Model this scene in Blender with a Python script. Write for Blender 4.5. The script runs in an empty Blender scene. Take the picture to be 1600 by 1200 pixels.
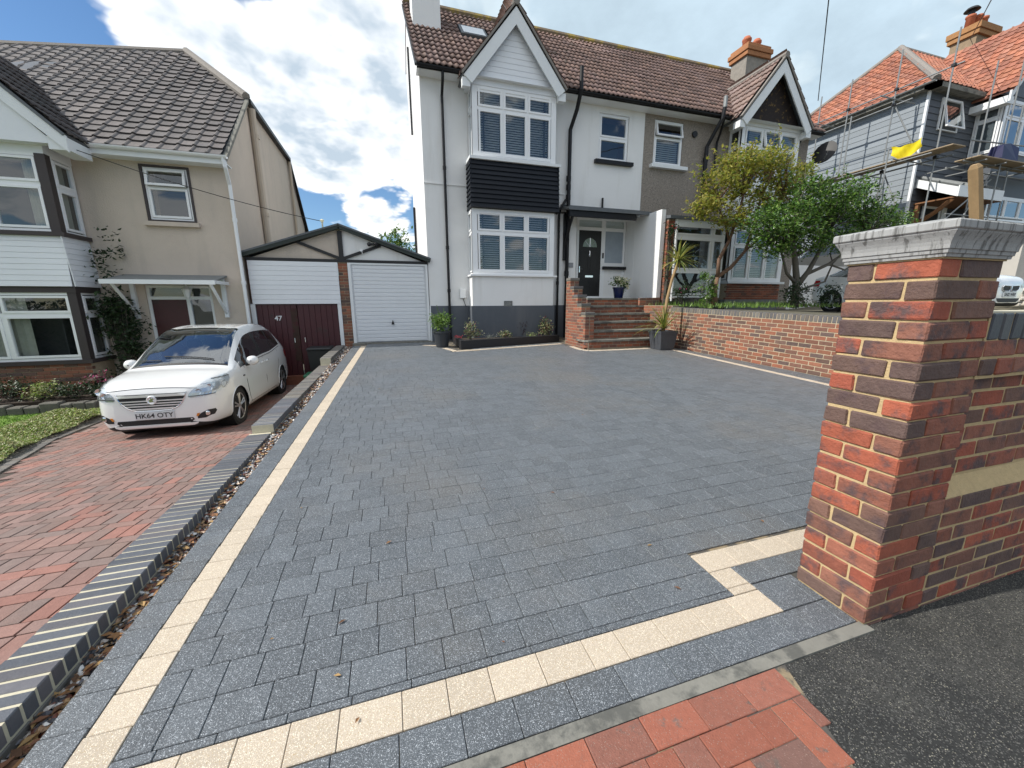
# Driveway of dark block paving in front of a white 1930s semi, built in metres: x along the house fronts, y away from the street
CLOUDS = [((-.49, .78, .40), 11, -.34), ((-.18, .845, .50), 7, -.40), ((0.0, .955, .284), 5.0, -.30), ((-.15, .957, .25), 6, -.26),
          ((-.30, .865, .40), 13, .26), ((-.04, .90, .43), 17, .30), ((.004, .973, .225), 7, .16), ((-.09, .94, .33), 10, .24), ((.1, .86, .5), 14, .2), ((-.2, .88, .40), 14, .22), ((-.03, .93, .36), 14, .16), ((-.1, -.45, .89), 62, .34), ((-.7, -.6, .35), 40, .2)]
VEIL_DIR = (.75, .5, .43)
import bpy, math, random
from mathutils import Vector, Matrix
from mathutils.bvhtree import BVHTree
random.seed(11)
S = bpy.context.scene
R = math.radians
# ------------------------------------------------------------------ camera
cam = bpy.data.objects.new('camera', bpy.data.cameras.new('camera'))
S.collection.objects.link(cam)
cam.location = (0, 0, 1.35)
_p, _y, _r = R(11.83), R(-17.27), R(-0.25)
cam.matrix_world = (Matrix.Translation((0, 0, 1.35)) @ Matrix.Rotation(_y, 4, 'Z')
                    @ Matrix.Rotation(R(90) - _p, 4, 'X') @ Matrix.Rotation(_r, 4, 'Z'))
cam.data.sensor_width = 36.0
cam.data.lens = 601.4 / 1600 * 36
cam.data.clip_start = 0.05
cam.data.clip_end = 2000
S.camera = cam
# ------------------------------------------------------------------ sun
SUN_DIR = Vector((-0.716, 0.050, 0.696)).normalized()      # towards the sun
sun = bpy.data.objects.new('sun', bpy.data.lights.new('sun', 'SUN'))
S.collection.objects.link(sun)
sun.data.energy = 4.7
sun.data.angle = R(0.5)
sun.data.color = (1.0, 0.95, 0.87)
sun.rotation_euler = (-SUN_DIR).to_track_quat('-Z', 'Y').to_euler()
# ------------------------------------------------------------------ world: sky texture with clouds
W = bpy.data.worlds.new('World'); S.world = W; W.use_nodes = True
N = W.node_tree.nodes; L = W.node_tree.links
for n in list(N): N.remove(n)
def wn(t, **k):
    n = N.new(t)
    for a, b in k.items(): setattr(n, a, b)
    return n
def wmath(op, a, b=None, c=None, clamp=False):
    n = wn('ShaderNodeMath', operation=op, use_clamp=clamp)
    for i, v in enumerate((a, b, c)):
        if v is None: continue
        if isinstance(v, (int, float)): n.inputs[i].default_value = v
        else: L.new(v, n.inputs[i])
    return n.outputs[0]
out = wn('ShaderNodeOutputWorld'); bg = wn('ShaderNodeBackground')
bg.inputs['Strength'].default_value = 0.132
sky = wn('ShaderNodeTexSky', sky_type='NISHITA')
sky.sun_disc = False
sky.sun_elevation = math.asin(SUN_DIR.z)
sky.sun_rotation = math.atan2(SUN_DIR.x, SUN_DIR.y)
sky.air_density = 1.0; sky.dust_density = 0.2; sky.ozone_density = 3.0
tc = wn('ShaderNodeTexCoord')
nrm = wn('ShaderNodeVectorMath', operation='NORMALIZE'); L.new(tc.outputs['Generated'], nrm.inputs[0])
DIR = nrm.outputs[0]
sep = wn('ShaderNodeSeparateXYZ'); L.new(DIR, sep.inputs[0])
zz = wmath('MAXIMUM', sep.outputs[2], 0.0)
den = wmath('ADD', zz, 0.30)
px_ = wmath('DIVIDE', sep.outputs[0], den); py_ = wmath('DIVIDE', sep.outputs[1], den)
cmb = wn('ShaderNodeCombineXYZ'); L.new(px_, cmb.inputs[0]); L.new(py_, cmb.inputs[1])
def fbm(scale, off, detail=9, rough=.56, dist=0.0):
    mp = wn('ShaderNodeMapping'); mp.inputs['Location'].default_value = off
    L.new(cmb.outputs[0], mp.inputs['Vector'])
    t = wn('ShaderNodeTexNoise'); t.inputs['Scale'].default_value = scale
    t.inputs['Detail'].default_value = detail; t.inputs['Roughness'].default_value = rough
    t.inputs['Distortion'].default_value = dist
    L.new(mp.outputs[0], t.inputs['Vector'])
    return t.outputs['Fac']
def blob(d, width):          # soft cap of the sky round a direction
    v = Vector(d).normalized()
    n = wn('ShaderNodeVectorMath', operation='DOT_PRODUCT'); L.new(DIR, n.inputs[0]); n.inputs[1].default_value = v
    m = wn('ShaderNodeMapRange', interpolation_type='SMOOTHSTEP', clamp=True)
    m.inputs['From Min'].default_value = math.cos(R(width)); m.inputs['From Max'].default_value = 1.0
    L.new(n.outputs['Value'], m.inputs['Value'])
    return m.outputs[0]
def puffs(scale, off):        # rounded heaps
    mp = wn('ShaderNodeMapping'); mp.inputs['Location'].default_value = off; L.new(cmb.outputs[0], mp.inputs['Vector'])
    nz_ = wn('ShaderNodeTexNoise'); nz_.inputs['Scale'].default_value = 5.0; nz_.inputs['Detail'].default_value = 3; L.new(mp.outputs[0], nz_.inputs['Vector'])
    ad = wn('ShaderNodeVectorMath', operation='MULTIPLY_ADD'); L.new(nz_.outputs['Color'], ad.inputs[0]); ad.inputs[1].default_value = (.12, .12, .12); L.new(mp.outputs[0], ad.inputs[2])
    t = wn('ShaderNodeTexVoronoi', feature='F1', voronoi_dimensions='2D'); t.inputs['Scale'].default_value = scale; t.inputs['Detail'].default_value = 3.0
    t.inputs['Roughness'].default_value = .52; t.inputs['Lacunarity'].default_value = 2.3
    L.new(ad.outputs[0], t.inputs['Vector'])
    return wmath('SUBTRACT', 1.0, wmath('MULTIPLY', t.outputs['Distance'], 1.15))
bias = None
for d, w, k in CLOUDS:
    b = wmath('MULTIPLY', blob(d, w), k)
    bias = b if bias is None else wmath('ADD', bias, b)
def density(ox, oy):
    f = fbm(1.5, (1.3 + ox, .4 + oy, 0), 6, .55); p = puffs(3.3, (.7 + ox, .2 + oy, 0))
    return wmath('ADD', wmath('ADD', wmath('MULTIPLY', f, .62), wmath('MULTIPLY', p, .42)), bias)
f1 = fbm(2.1, (1.3, .4, 0), 6, .55); f3 = fbm(5.5, (4.1, 2.2, .7), 8, .62)
dens = density(0, 0); dens2 = density(-.045, .03)       # the second is looked up towards the sun: the clouds get a lit side
cov = wn('ShaderNodeMapRange', interpolation_type='SMOOTHSTEP', clamp=True)
cov.inputs['From Min'].default_value = .41; cov.inputs['From Max'].default_value = .57
L.new(dens, cov.inputs['Value'])
thick = wn('ShaderNodeMapRange', clamp=True)
thick.inputs['From Min'].default_value = .55; thick.inputs['From Max'].default_value = 1.0
L.new(dens, thick.inputs['Value'])
shade = wmath('SUBTRACT', wmath('ADD', wmath('MULTIPLY', wmath('SUBTRACT', dens, dens2), 2.1), wmath('ADD', wmath('MULTIPLY', wmath('SUBTRACT', f3, .5), 1.0), .86)), wmath('MULTIPLY', thick.outputs[0], .36), clamp=True)
cr = wn('ShaderNodeValToRGB')
e = cr.color_ramp.elements
e[0].position = .12; e[0].color = (4.0, 4.8, 5.6, 1)
e[1].position = .85; e[1].color = (8.4, 8.55, 8.7, 1)
L.new(shade, cr.inputs[0])
# the even grey-blue layer over the right of the sky
veil = blob(VEIL_DIR, 60)
veilc = wn('ShaderNodeRGB'); veilc.outputs[0].default_value = (4.6, 5.7, 6.4, 1)
vm = wn('ShaderNodeMapRange', interpolation_type='SMOOTHSTEP', clamp=True)
vm.inputs['From Min'].default_value = .30; vm.inputs['From Max'].default_value = .52; vm.inputs['To Max'].default_value = .88
L.new(wmath('ADD', veil, wmath('MULTIPLY', wmath('SUBTRACT', f1, .5), .25)), vm.inputs['Value'])
def mixc(f, a, b):
    n = wn('ShaderNodeMix', data_type='RGBA')
    L.new(f, n.inputs[0]); L.new(a, n.inputs[6]); L.new(b, n.inputs[7]); return n.outputs[2]
hs = wn('ShaderNodeHueSaturation'); hs.inputs['Saturation'].default_value = 1.14; hs.inputs['Value'].default_value = .95; L.new(sky.outputs[0], hs.inputs['Color'])
c1 = mixc(cov.outputs[0], hs.outputs[0], cr.outputs[0])
vsh = wn('ShaderNodeMapRange', clamp=True); vsh.inputs['From Min'].default_value = .3; vsh.inputs['From Max'].default_value = .72
vsh.inputs['To Min'].default_value = .90; vsh.inputs['To Max'].default_value = 1.14
L.new(f3, vsh.inputs['Value'])
vcol = wn('ShaderNodeVectorMath', operation='SCALE'); L.new(veilc.outputs[0], vcol.inputs[0]); L.new(vsh.outputs[0], vcol.inputs['Scale'])
c2 = mixc(vm.outputs[0], c1, vcol.outputs[0])
L.new(c2, bg.inputs['Color']); L.new(bg.outputs[0], out.inputs[0])
S.view_settings.view_transform = 'Standard'; S.view_settings.look = 'None'
S.view_settings.gamma = 1.0; S.view_settings.use_curve_mapping = False
S.view_settings.exposure = 0.14
S.render.engine = 'CYCLES'
S.cycles.max_bounces = 8
S.cycles.transparent_max_bounces = 12
# ------------------------------------------------------------------ materials
def M(name, col, rough=.6, metal=0.0, ramp=None, var=0.0, ns=None, na=0.0, c2=None, c2s=3.0, c2t=(.5, .65), bs=None, bd=.1,
      spec=.5, fleck=None, obj=False, trans=0.0, coat=0.0, stretch=None, st=None):
    """col base colour; ramp list of colours picked per object/island; var random value per piece; ns/na fine noise scale/amount;
    c2 second colour laid in patches (c2s scale, c2t thresholds); bs/bd bump scale/strength; fleck (scale, threshold, colour)."""
    m = bpy.data.materials.new(name); m.use_nodes = True
    n = m.node_tree.nodes; l = m.node_tree.links
    b = n['Principled BSDF']
    b.inputs['Roughness'].default_value = rough; b.inputs['Metallic'].default_value = metal
    b.inputs['Specular IOR Level'].default_value = spec
    if coat: b.inputs['Coat Weight'].default_value = coat; b.inputs['Coat Roughness'].default_value = .03
    def mk(t, **k):
        x = n.new(t)
        for a, v in k.items(): setattr(x, a, v)
        return x
    def mt(op, a, bb, clamp=False):
        x = mk('ShaderNodeMath', operation=op, use_clamp=clamp)
        for i, v in enumerate((a, bb)):
            if isinstance(v, (int, float)): x.inputs[i].default_value = v
            else: l.new(v, x.inputs[i])
        return x.outputs[0]
    geo = mk('ShaderNodeNewGeometry')
    vec = geo.outputs['Position']
    if obj:
        t = mk('ShaderNodeTexCoord'); vec = t.outputs['Object']
    rnd = None
    if ramp or var or ns or c2 or bs or fleck:
        oi = mk('ShaderNodeObjectInfo')
        rnd = mt('FRACT', mt('ADD', oi.outputs['Random'], geo.outputs['Random Per Island']), 0)
        sh = mk('ShaderNodeVectorMath', operation='ADD'); cb = mk('ShaderNodeCombineXYZ')
        k = mt('MULTIPLY', rnd, 37.0)
        for i in range(3): l.new(k, cb.inputs[i])
        l.new(vec, sh.inputs[0])
        if ramp or var: l.new(cb.outputs[0], sh.inputs[1])
        vec = sh.outputs[0]
        if stretch:
            mp = mk('ShaderNodeMapping'); mp.inputs['Scale'].default_value = stretch; l.new(vec, mp.inputs['Vector']); vec = mp.outputs[0]
    def noise(s, d=5, r=.6):
        t = mk('ShaderNodeTexNoise'); t.inputs['Scale'].default_value = s; t.inputs['Detail'].default_value = d; t.inputs['Roughness'].default_value = r
        l.new(vec, t.inputs['Vector']); return t.outputs['Fac']
    def mix(f, a, c, bt='MIX'):
        x = mk('ShaderNodeMix', data_type='RGBA', blend_type=bt)
        for i, v in ((0, f), (6, a), (7, c)):
            if isinstance(v, (int, float)): x.inputs[i].default_value = v
            elif isinstance(v, tuple): x.inputs[i].default_value = (*v[:3], 1)
            else: l.new(v, x.inputs[i])
        return x.outputs[2]
    if ramp:
        r_ = mk('ShaderNodeValToRGB'); r_.color_ramp.interpolation = 'CONSTANT'
        el = r_.color_ramp.elements
        while len(el) < len(ramp): el.new(.5)
        for i, c in enumerate(ramp): el[i].position = i / len(ramp); el[i].color = (*c, 1)
        l.new(rnd, r_.inputs[0]); cur = r_.outputs[0]
    else:
        x = mk('ShaderNodeRGB'); x.outputs[0].default_value = (*col, 1); cur = x.outputs[0]
    if c2:
        mr = mk('ShaderNodeMapRange', clamp=True, interpolation_type='SMOOTHSTEP'); mr.inputs['From Min'].default_value, mr.inputs['From Max'].default_value = c2t
        l.new(noise(c2s, 6, .65), mr.inputs['Value']); cur = mix(mr.outputs[0], cur, c2)
    if var:
        h = mk('ShaderNodeHueSaturation'); l.new(cur, h.inputs['Color'])
        rr = mt('FRACT', mt('MULTIPLY', rnd, 7.31), 0)
        l.new(mt('ADD', mt('MULTIPLY', rr, 2 * var), 1 - var), h.inputs['Value']); cur = h.outputs[0]
    if ns:
        h = mk('ShaderNodeHueSaturation'); l.new(cur, h.inputs['Color'])
        l.new(mt('ADD', mt('MULTIPLY', noise(ns, 6, .65), 2 * na), 1 - na), h.inputs['Value']); cur = h.outputs[0]
    if st:                                            # marks that run across the pieces: scale, thresholds, colour, most, stretch
        for ss, t0, t1, sc_, sf, sx in st:
            mp = mk('ShaderNodeMapping'); mp.inputs['Scale'].default_value = sx; l.new(geo.outputs['Position'], mp.inputs['Vector'])
            t = mk('ShaderNodeTexNoise'); t.inputs['Scale'].default_value = ss; t.inputs['Detail'].default_value = 6; t.inputs['Roughness'].default_value = .62; l.new(mp.outputs[0], t.inputs['Vector'])
            mr = mk('ShaderNodeMapRange', clamp=True, interpolation_type='SMOOTHSTEP'); mr.inputs['From Min'].default_value = t0; mr.inputs['From Max'].default_value = t1; mr.inputs['To Max'].default_value = sf
            l.new(t.outputs['Fac'], mr.inputs['Value']); cur = mix(mr.outputs[0], cur, sc_)
    if fleck:
        for fs, ft, fc in fleck:
            v = mk('ShaderNodeTexVoronoi'); v.inputs['Scale'].default_value = fs; l.new(vec, v.inputs['Vector'])
            sp = mk('ShaderNodeSeparateColor'); l.new(v.outputs['Color'], sp.inputs[0])
            cur = mix(mt('GREATER_THAN', sp.outputs[0], ft), cur, fc)
    l.new(cur, b.inputs['Base Color'])
    if bs:
        bp = mk('ShaderNodeBump'); bp.inputs['Strength'].default_value = bd; bp.inputs['Distance'].default_value = .01
        l.new(noise(bs, 5, .65), bp.inputs['Height']); l.new(bp.outputs[0], b.inputs['Normal'])
    if trans:
        b.inputs['Subsurface Weight'].default_value = 0
        tr = mk('ShaderNodeBsdfTranslucent'); l.new(cur, tr.inputs['Color'])
        ms = mk('ShaderNodeMixShader'); ms.inputs[0].default_value = trans
        l.new(b.outputs[0], ms.inputs[1]); l.new(tr.outputs[0], ms.inputs[2])
        l.new(ms.outputs[0], n['Material Output'].inputs[0])
    return m
def glass(name, tint=(.8, .86, .86), base=.07, top=.95, wob=.0):
    m = bpy.data.materials.new(name); m.use_nodes = True
    n = m.node_tree.nodes; l = m.node_tree.links; n.remove(n['Principled BSDF'])
    lw = n.new('ShaderNodeLayerWeight'); lw.inputs['Blend'].default_value = .5
    pw = n.new('ShaderNodeMath'); pw.operation = 'POWER'; pw.inputs[1].default_value = 3.2; l.new(lw.outputs['Facing'], pw.inputs[0])
    mr = n.new('ShaderNodeMapRange'); mr.inputs['To Min'].default_value = base; mr.inputs['To Max'].default_value = top; l.new(pw.outputs[0], mr.inputs['Value'])
    t = n.new('ShaderNodeBsdfTransparent'); t.inputs[0].default_value = (*tint, 1)
    g = n.new('ShaderNodeBsdfGlossy'); g.inputs['Roughness'].default_value = .015; g.inputs['Color'].default_value = (.92, .96, 1, 1)
    if wob:
        geo = n.new('ShaderNodeNewGeometry'); tx = n.new('ShaderNodeTexNoise'); tx.inputs['Scale'].default_value = 1.1; tx.inputs['Detail'].default_value = 1
        l.new(geo.outputs['Position'], tx.inputs['Vector'])
        bp = n.new('ShaderNodeBump'); bp.inputs['Strength'].default_value = wob; bp.inputs['Distance'].default_value = .05
        l.new(tx.outputs[0], bp.inputs['Height']); l.new(bp.outputs[0], g.inputs['Normal'])
    x = n.new('ShaderNodeMixShader'); l.new(mr.outputs[0], x.inputs[0]); l.new(t.outputs[0], x.inputs[1]); l.new(g.outputs[0], x.inputs[2])
    l.new(x.outputs[0], n['Material Output'].inputs[0]); return m
m_glass = glass('window_glass', base=.10, wob=.12)
m_carglass = glass('car_glass', tint=(.40, .46, .46), base=.24, top=.95)
m_lens = glass('lens_glass', tint=(.92, .94, .95), base=.06, top=.7)
FL = [(520, .84, (.25, .275, .30)), (400, .945, (.42, .45, .48)), (600, .84, (.042, .048, .055))]
m_paver = M('granite_paver', (.090, .102, .114), .5, var=.19, ns=9, na=.26, c2=(.16, .17, .175), c2s=1.3, c2t=(.58, .85), bs=300, bd=.35, fleck=FL,
            st=[(.55, .46, .66, (.125, .115, .10), .7, (1, 1, 1)), (1.7, .55, .72, (.06, .066, .075), .55, (1, .5, 1)), (4, .6, .74, (.19, .19, .18), .45, (1, 1, 1))])
m_sand = M('sand_paver', (.47, .40, .315), .8, var=.1, ns=60, na=.16, bs=250, bd=.35, fleck=[(520, .88, (.42, .32, .2)), (480, .88, (.76, .68, .55))])
m_joint = M('joint_sand', (.075, .07, .062), .95, ns=40, na=.5, c2=(.24, .19, .12), c2s=7, c2t=(.5, .6))
m_conc = M('concrete', (.20, .195, .17), .9, ns=12, na=.3, c2=(.10, .10, .09), c2s=5, c2t=(.48, .6), bs=80, bd=.3)
m_brickA = M('pier_brick', None, .8, ramp=[(.31, .082, .048), (.26, .095, .06), (.17, .09, .066), (.34, .092, .05), (.215, .095, .066), (.14, .085, .068), (.31, .08, .045), (.24, .10, .066), (.125, .08, .068), (.28, .09, .056)],
             var=.12, ns=14, na=.45, c2=(.10, .062, .06), c2s=8, c2t=(.47, .66), bs=60, bd=.8)
m_brickB = M('garden_brick', None, .85, ramp=[(.25, .105, .06), (.22, .09, .055), (.13, .078, .06), (.28, .105, .06), (.19, .085, .055), (.105, .07, .06), (.24, .10, .06), (.17, .085, .06)],
             var=.16, ns=18, na=.35, bs=50, bd=.4)
m_brickD = M('dark_brick', None, .85, ramp=[(.24, .085, .05), (.20, .075, .045), (.14, .065, .05), (.27, .09, .05)], var=.15, ns=18, na=.35, bs=50, bd=.4)
m_mortarA = M('buff_mortar', (.50, .375, .20), .95, ns=30, na=.25, bs=120, bd=.5)
m_mortarD = M('grey_brown_mortar', (.26, .21, .15), .95, ns=30, na=.25)
m_mortarB = M('pale_mortar', (.42, .345, .24), .95, ns=30, na=.25, bs=120, bd=.5)
m_blue = M('blue_brick', None, .5, ramp=[(.105, .112, .128), (.125, .13, .145), (.09, .097, .112), (.115, .112, .122)], var=.15, ns=30, na=.25, bs=90, bd=.2)
m_bluedark = M('dark_blue_brick', None, .45, ramp=[(.045, .052, .066), (.055, .06, .07), (.038, .044, .056)], var=.15, ns=30, na=.25, bs=90, bd=.2)
m_bluegrey = M('weathered_blue_brick', None, .75, ramp=[(.13, .125, .115), (.16, .15, .135), (.11, .105, .105), (.14, .125, .11)], var=.2, ns=30, na=.3, bs=90, bd=.3)
m_mortarC = M('coping_mortar', (.52, .48, .36), .95, ns=40, na=.2)
m_redpav = M('red_paver', None, .85, ramp=[(.25, .152, .128), (.225, .148, .128), (.265, .152, .128), (.205, .14, .12), (.285, .14, .112), (.24, .158, .138), (.195, .142, .126)], var=.10, ns=20, na=.3,
             st=[(.5, .5, .66, (.27, .125, .092), .45, (1, .8, 1)), (1.4, .5, .7, (.17, .12, .10), .6, (1, 1, 1))], bs=120, bd=.35)
m_newpav = M('terracotta_paver', None, .85, ramp=[(.34, .105, .058), (.37, .11, .058), (.23, .095, .068), (.28, .095, .06), (.19, .10, .08), (.25, .10, .068), (.31, .105, .064), (.29, .11, .075)], var=.12, ns=40, na=.3,
             c2=(.14, .10, .085), c2s=14, c2t=(.58, .68), bs=160, bd=.5, fleck=[(520, .975, (.30, .21, .17))])
m_tarmac = M('tarmac', (.029, .030, .029), .8, ns=90, na=.45, c2=(.056, .056, .051), c2s=1.3, c2t=(.40, .58), bs=210, bd=1.0,
             fleck=[(260, .88, (.12, .12, .112)), (330, .965, (.22, .21, .19)), (240, .84, (.016, .016, .016)), (420, .985, (.4, .38, .3))])
m_white = M('white_render', (.78, .78, .775), .85, ns=1.2, na=.05, bs=180, bd=.12, st=[(2.2, .52, .75, (.60, .59, .56), .5, (1, 1, .12)), (.8, .5, .7, (.70, .70, .69), .5, (1, 1, 1))])
m_grey = M('grey_masonry_paint', (.085, .097, .115), .7, ns=4, na=.1, st=[(2.5, .5, .72, (.14, .145, .15), .5, (1, 1, .2))], bs=200, bd=.15)
m_upvc = M('white_upvc', (.80, .81, .82), .3, ns=3, na=.03)
m_whitewood = M('white_paint', (.74, .76, .77), .5, ns=5, na=.06)
m_black = M('black_paint', (.009, .009, .011), .45, spec=.3)
m_blackboard = M('black_cladding', (.008, .011, .017), .5, spec=.25, var=.12, ns=8, na=.2)
m_gutter = M('black_plastic', (.010, .010, .012), .42, spec=.3)
m_tile = M('roof_tile', None, .55, ramp=[(.17, .105, .085), (.20, .125, .10), (.15, .095, .08), (.185, .12, .105)], var=.18, ns=14, na=.35, c2=(.10, .075, .06), c2s=2.2, c2t=(.55, .7), bs=80, bd=.3)
m_tilegrey = M('grey_roof_tile', None, .75, ramp=[(.125, .115, .112), (.145, .13, .125), (.115, .105, .102), (.135, .12, .115)], var=.16, ns=14, na=.3, bs=80, bd=.3)
m_tilered = M('clay_tile', None, .75, ramp=[(.36, .135, .08), (.31, .12, .075), (.39, .155, .09), (.26, .105, .07), (.34, .15, .10)], var=.18, ns=10, na=.3, bs=60, bd=.3)
m_ridge = M('ridge_tile', (.20, .15, .10), .85, ns=12, na=.4, c2=(.34, .25, .06), c2s=1.6, c2t=(.48, .6))
m_ridgegrey = M('grey_ridge', (.22, .20, .18), .85, ns=12, na=.3)
m_cream = M('cream_render', (.56, .48, .405), .92, ns=2.2, na=.12, c2=(.49, .425, .36), c2s=1.1, c2t=(.5, .7), bs=38, bd=1.0, st=[(2.0, .5, .74, (.42, .37, .32), .5, (1, 1, .15))])
m_pebble = M('pebble_dash', (.27, .235, .20), .95, ns=70, na=.55, bs=75, bd=1.0, fleck=[(75, .8, (.36, .32, .28)), (90, .85, (.13, .11, .1))])
m_dark = M('dark_interior', (.012, .013, .014), .9)
m_room = M('room_wall', (.05, .05, .05), .9)  # dark colour stands in for the shade of unlit rooms
m_blind = M('blind_slat', (.78, .79, .80), .6)
m_curtain = M('curtain', (.40, .38, .33), .9, ns=8, na=.2)
m_slatboard = M('white_cladding', (.74, .76, .79), .4, ns=3, na=.05)
m_garage = M('garage_door_white', (.72, .74, .77), .4, ns=3, na=.04)
m_maroon = M('maroon_paint', (.055, .010, .014), .45, ns=6, na=.3, c2=(.03, .016, .014), c2s=2.5, c2t=(.58, .7))
m_doorblack = M('door_black', (.007, .007, .008), .45)
m_steel = M('galvanised_tube', (.26, .27, .27), .55, metal=.5, ns=8, na=.2)
m_chrome = M('chrome', (.85, .86, .88), .12, metal=1.0)
m_satin = M('bright_chrome', (.88, .89, .90), .3, metal=.45)
m_alloy = M('alloy', (.55, .56, .58), .3, metal=.8)
m_rubber = M('tyre_rubber', (.018, .018, .019), .85, ns=60, na=.2)
m_plastic = M('black_trim', (.015, .015, .017), .55)
m_carwhite = M('car_paint_white', (.78, .79, .79), .25, coat=1.0)
m_carunder = M('car_shadow_gap', (.01, .01, .01), .9)
m_plate = M('number_plate', (.60, .62, .63), .35)
m_ink = M('plate_ink', (.012, .012, .014), .5)
m_amber = M('amber_lens', (.6, .22, .04), .2)
m_redlens = M('red_lens', (.45, .02, .02), .15)
m_clad = M('grey_weatherboard', (.23, .26, .285), .55, var=.06, ns=6, na=.08)
m_cladd = M('dark_weatherboard', (.085, .095, .11), .55, var=.06, ns=6, na=.08)
m_lead = M('lead', (.10, .11, .12), .5, ns=8, na=.3)
m_leadlight = M('grey_felt', (.18, .19, .19), .8, ns=8, na=.35)
m_timber = M('weathered_timber', (.33, .22, .11), .85, ns=9, na=.35, stretch=(1, 1, .12), bs=30, bd=.4)
m_board = M('scaffold_board', (.30, .23, .15), .9, ns=9, na=.35)
m_brown = M('brown_timber', (.20, .09, .035), .7, ns=8, na=.3)
m_soil = M('soil', (.035, .024, .016), 1, ns=25, na=.5, bs=30, bd=1)
m_lawn = M('lawn', (.11, .20, .02), .9, ns=6, na=.35, bs=60, bd=.6)
m_earth = M('earth', (.10, .09, .06), 1, ns=3, na=.4)
m_stone = M('stone', (.12, .115, .10), .95, ns=14, na=.4, bs=30, bd=.8)
m_cap = M('cast_stone', (.33, .335, .33), .85, ns=25, na=.18, c2=(.13, .13, .125), c2s=24, c2t=(.50, .64), stretch=(2.2, 2.2, .10), bs=120, bd=.25)
m_slate = M('slate_planter', (.055, .06, .07), .55, ns=20, na=.4, bs=35, bd=.8)
m_pot = M('dark_pot', (.03, .034, .04), .5)
m_bluepot = M('blue_glazed_pot', (.006, .012, .06), .15)
m_bark = M('bark', (.17, .10, .065), .9, ns=18, na=.4, bs=30, bd=.8)
m_barkg = M('grey_bark', (.10, .09, .075), .9, ns=18, na=.4, bs=30, bd=.8)
m_chim = M('chimney_pot', (.42, .13, .065), .8, ns=10, na=.25)
m_pebs = M('pebble', None, .4, ramp=[(.55, .5, .45), (.06, .06, .07), (.30, .18, .10), (.75, .74, .72), (.16, .05, .03), (.05, .045, .04), (.4, .25, .12), (.12, .12, .14)], var=.2)
def leafm(name, ramp, tr=.35, rough=.5):
    return M(name, None, rough, ramp=ramp, var=.25, trans=tr)
m_leafy = leafm('yellow_green_leaf', [(.33, .34, .05), (.27, .30, .05), (.37, .33, .07), (.19, .25, .045), (.42, .38, .08)], .5)
m_leafg = leafm('glossy_green_leaf', [(.095, .20, .032), (.14, .25, .045), (.06, .14, .025), (.20, .30, .07), (.04, .09, .02)], .35, .22)
m_leafd = leafm('dark_leaf', [(.02, .045, .014), (.028, .06, .018), (.018, .035, .012)], .2)
m_leafl = leafm('light_leaf', [(.14, .24, .04), (.10, .20, .03), (.18, .28, .06)], .3)
m_leafv = leafm('variegated_leaf', [(.30, .32, .15), (.12, .18, .05), (.42, .42, .25), (.10, .15, .05), (.20, .06, .05)], .3)
m_leafcov = leafm('ground_cover_leaf', [(.20, .29, .045), (.28, .35, .08), (.15, .22, .05), (.40, .42, .20), (.30, .27, .13)], .25)
m_pink = leafm('pink_petal', [(.55, .06, .22), (.65, .12, .30), (.45, .04, .15)], .3)
m_redf = leafm('red_petal', [(.5, .02, .04), (.6, .05, .07)], .3)
m_cream_f = m_cream_petal = leafm('cream_petal', [(.75, .72, .5), (.8, .78, .62)], .3)
m_burg = leafm('burgundy_leaf', [(.03, .008, .012), (.05, .012, .016)], .2)
m_cord = leafm('strap_leaf', [(.30, .30, .06), (.20, .24, .05), (.40, .38, .12), (.13, .18, .04)], .3)
m_grassb = leafm('grass_blade', [(.10, .20, .02), (.13, .25, .03), (.08, .16, .02)], .3)
m_yellow = M('yellow_tarp', (.75, .62, .02), .5, ns=6, na=.15)
m_bluebag = M('navy_tarp', (.01, .012, .06), .5)
m_binblack = M('bin_plastic', (.02, .024, .026), .5)
m_bingreen = M('green_plastic', (.02, .13, .07), .5)
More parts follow.
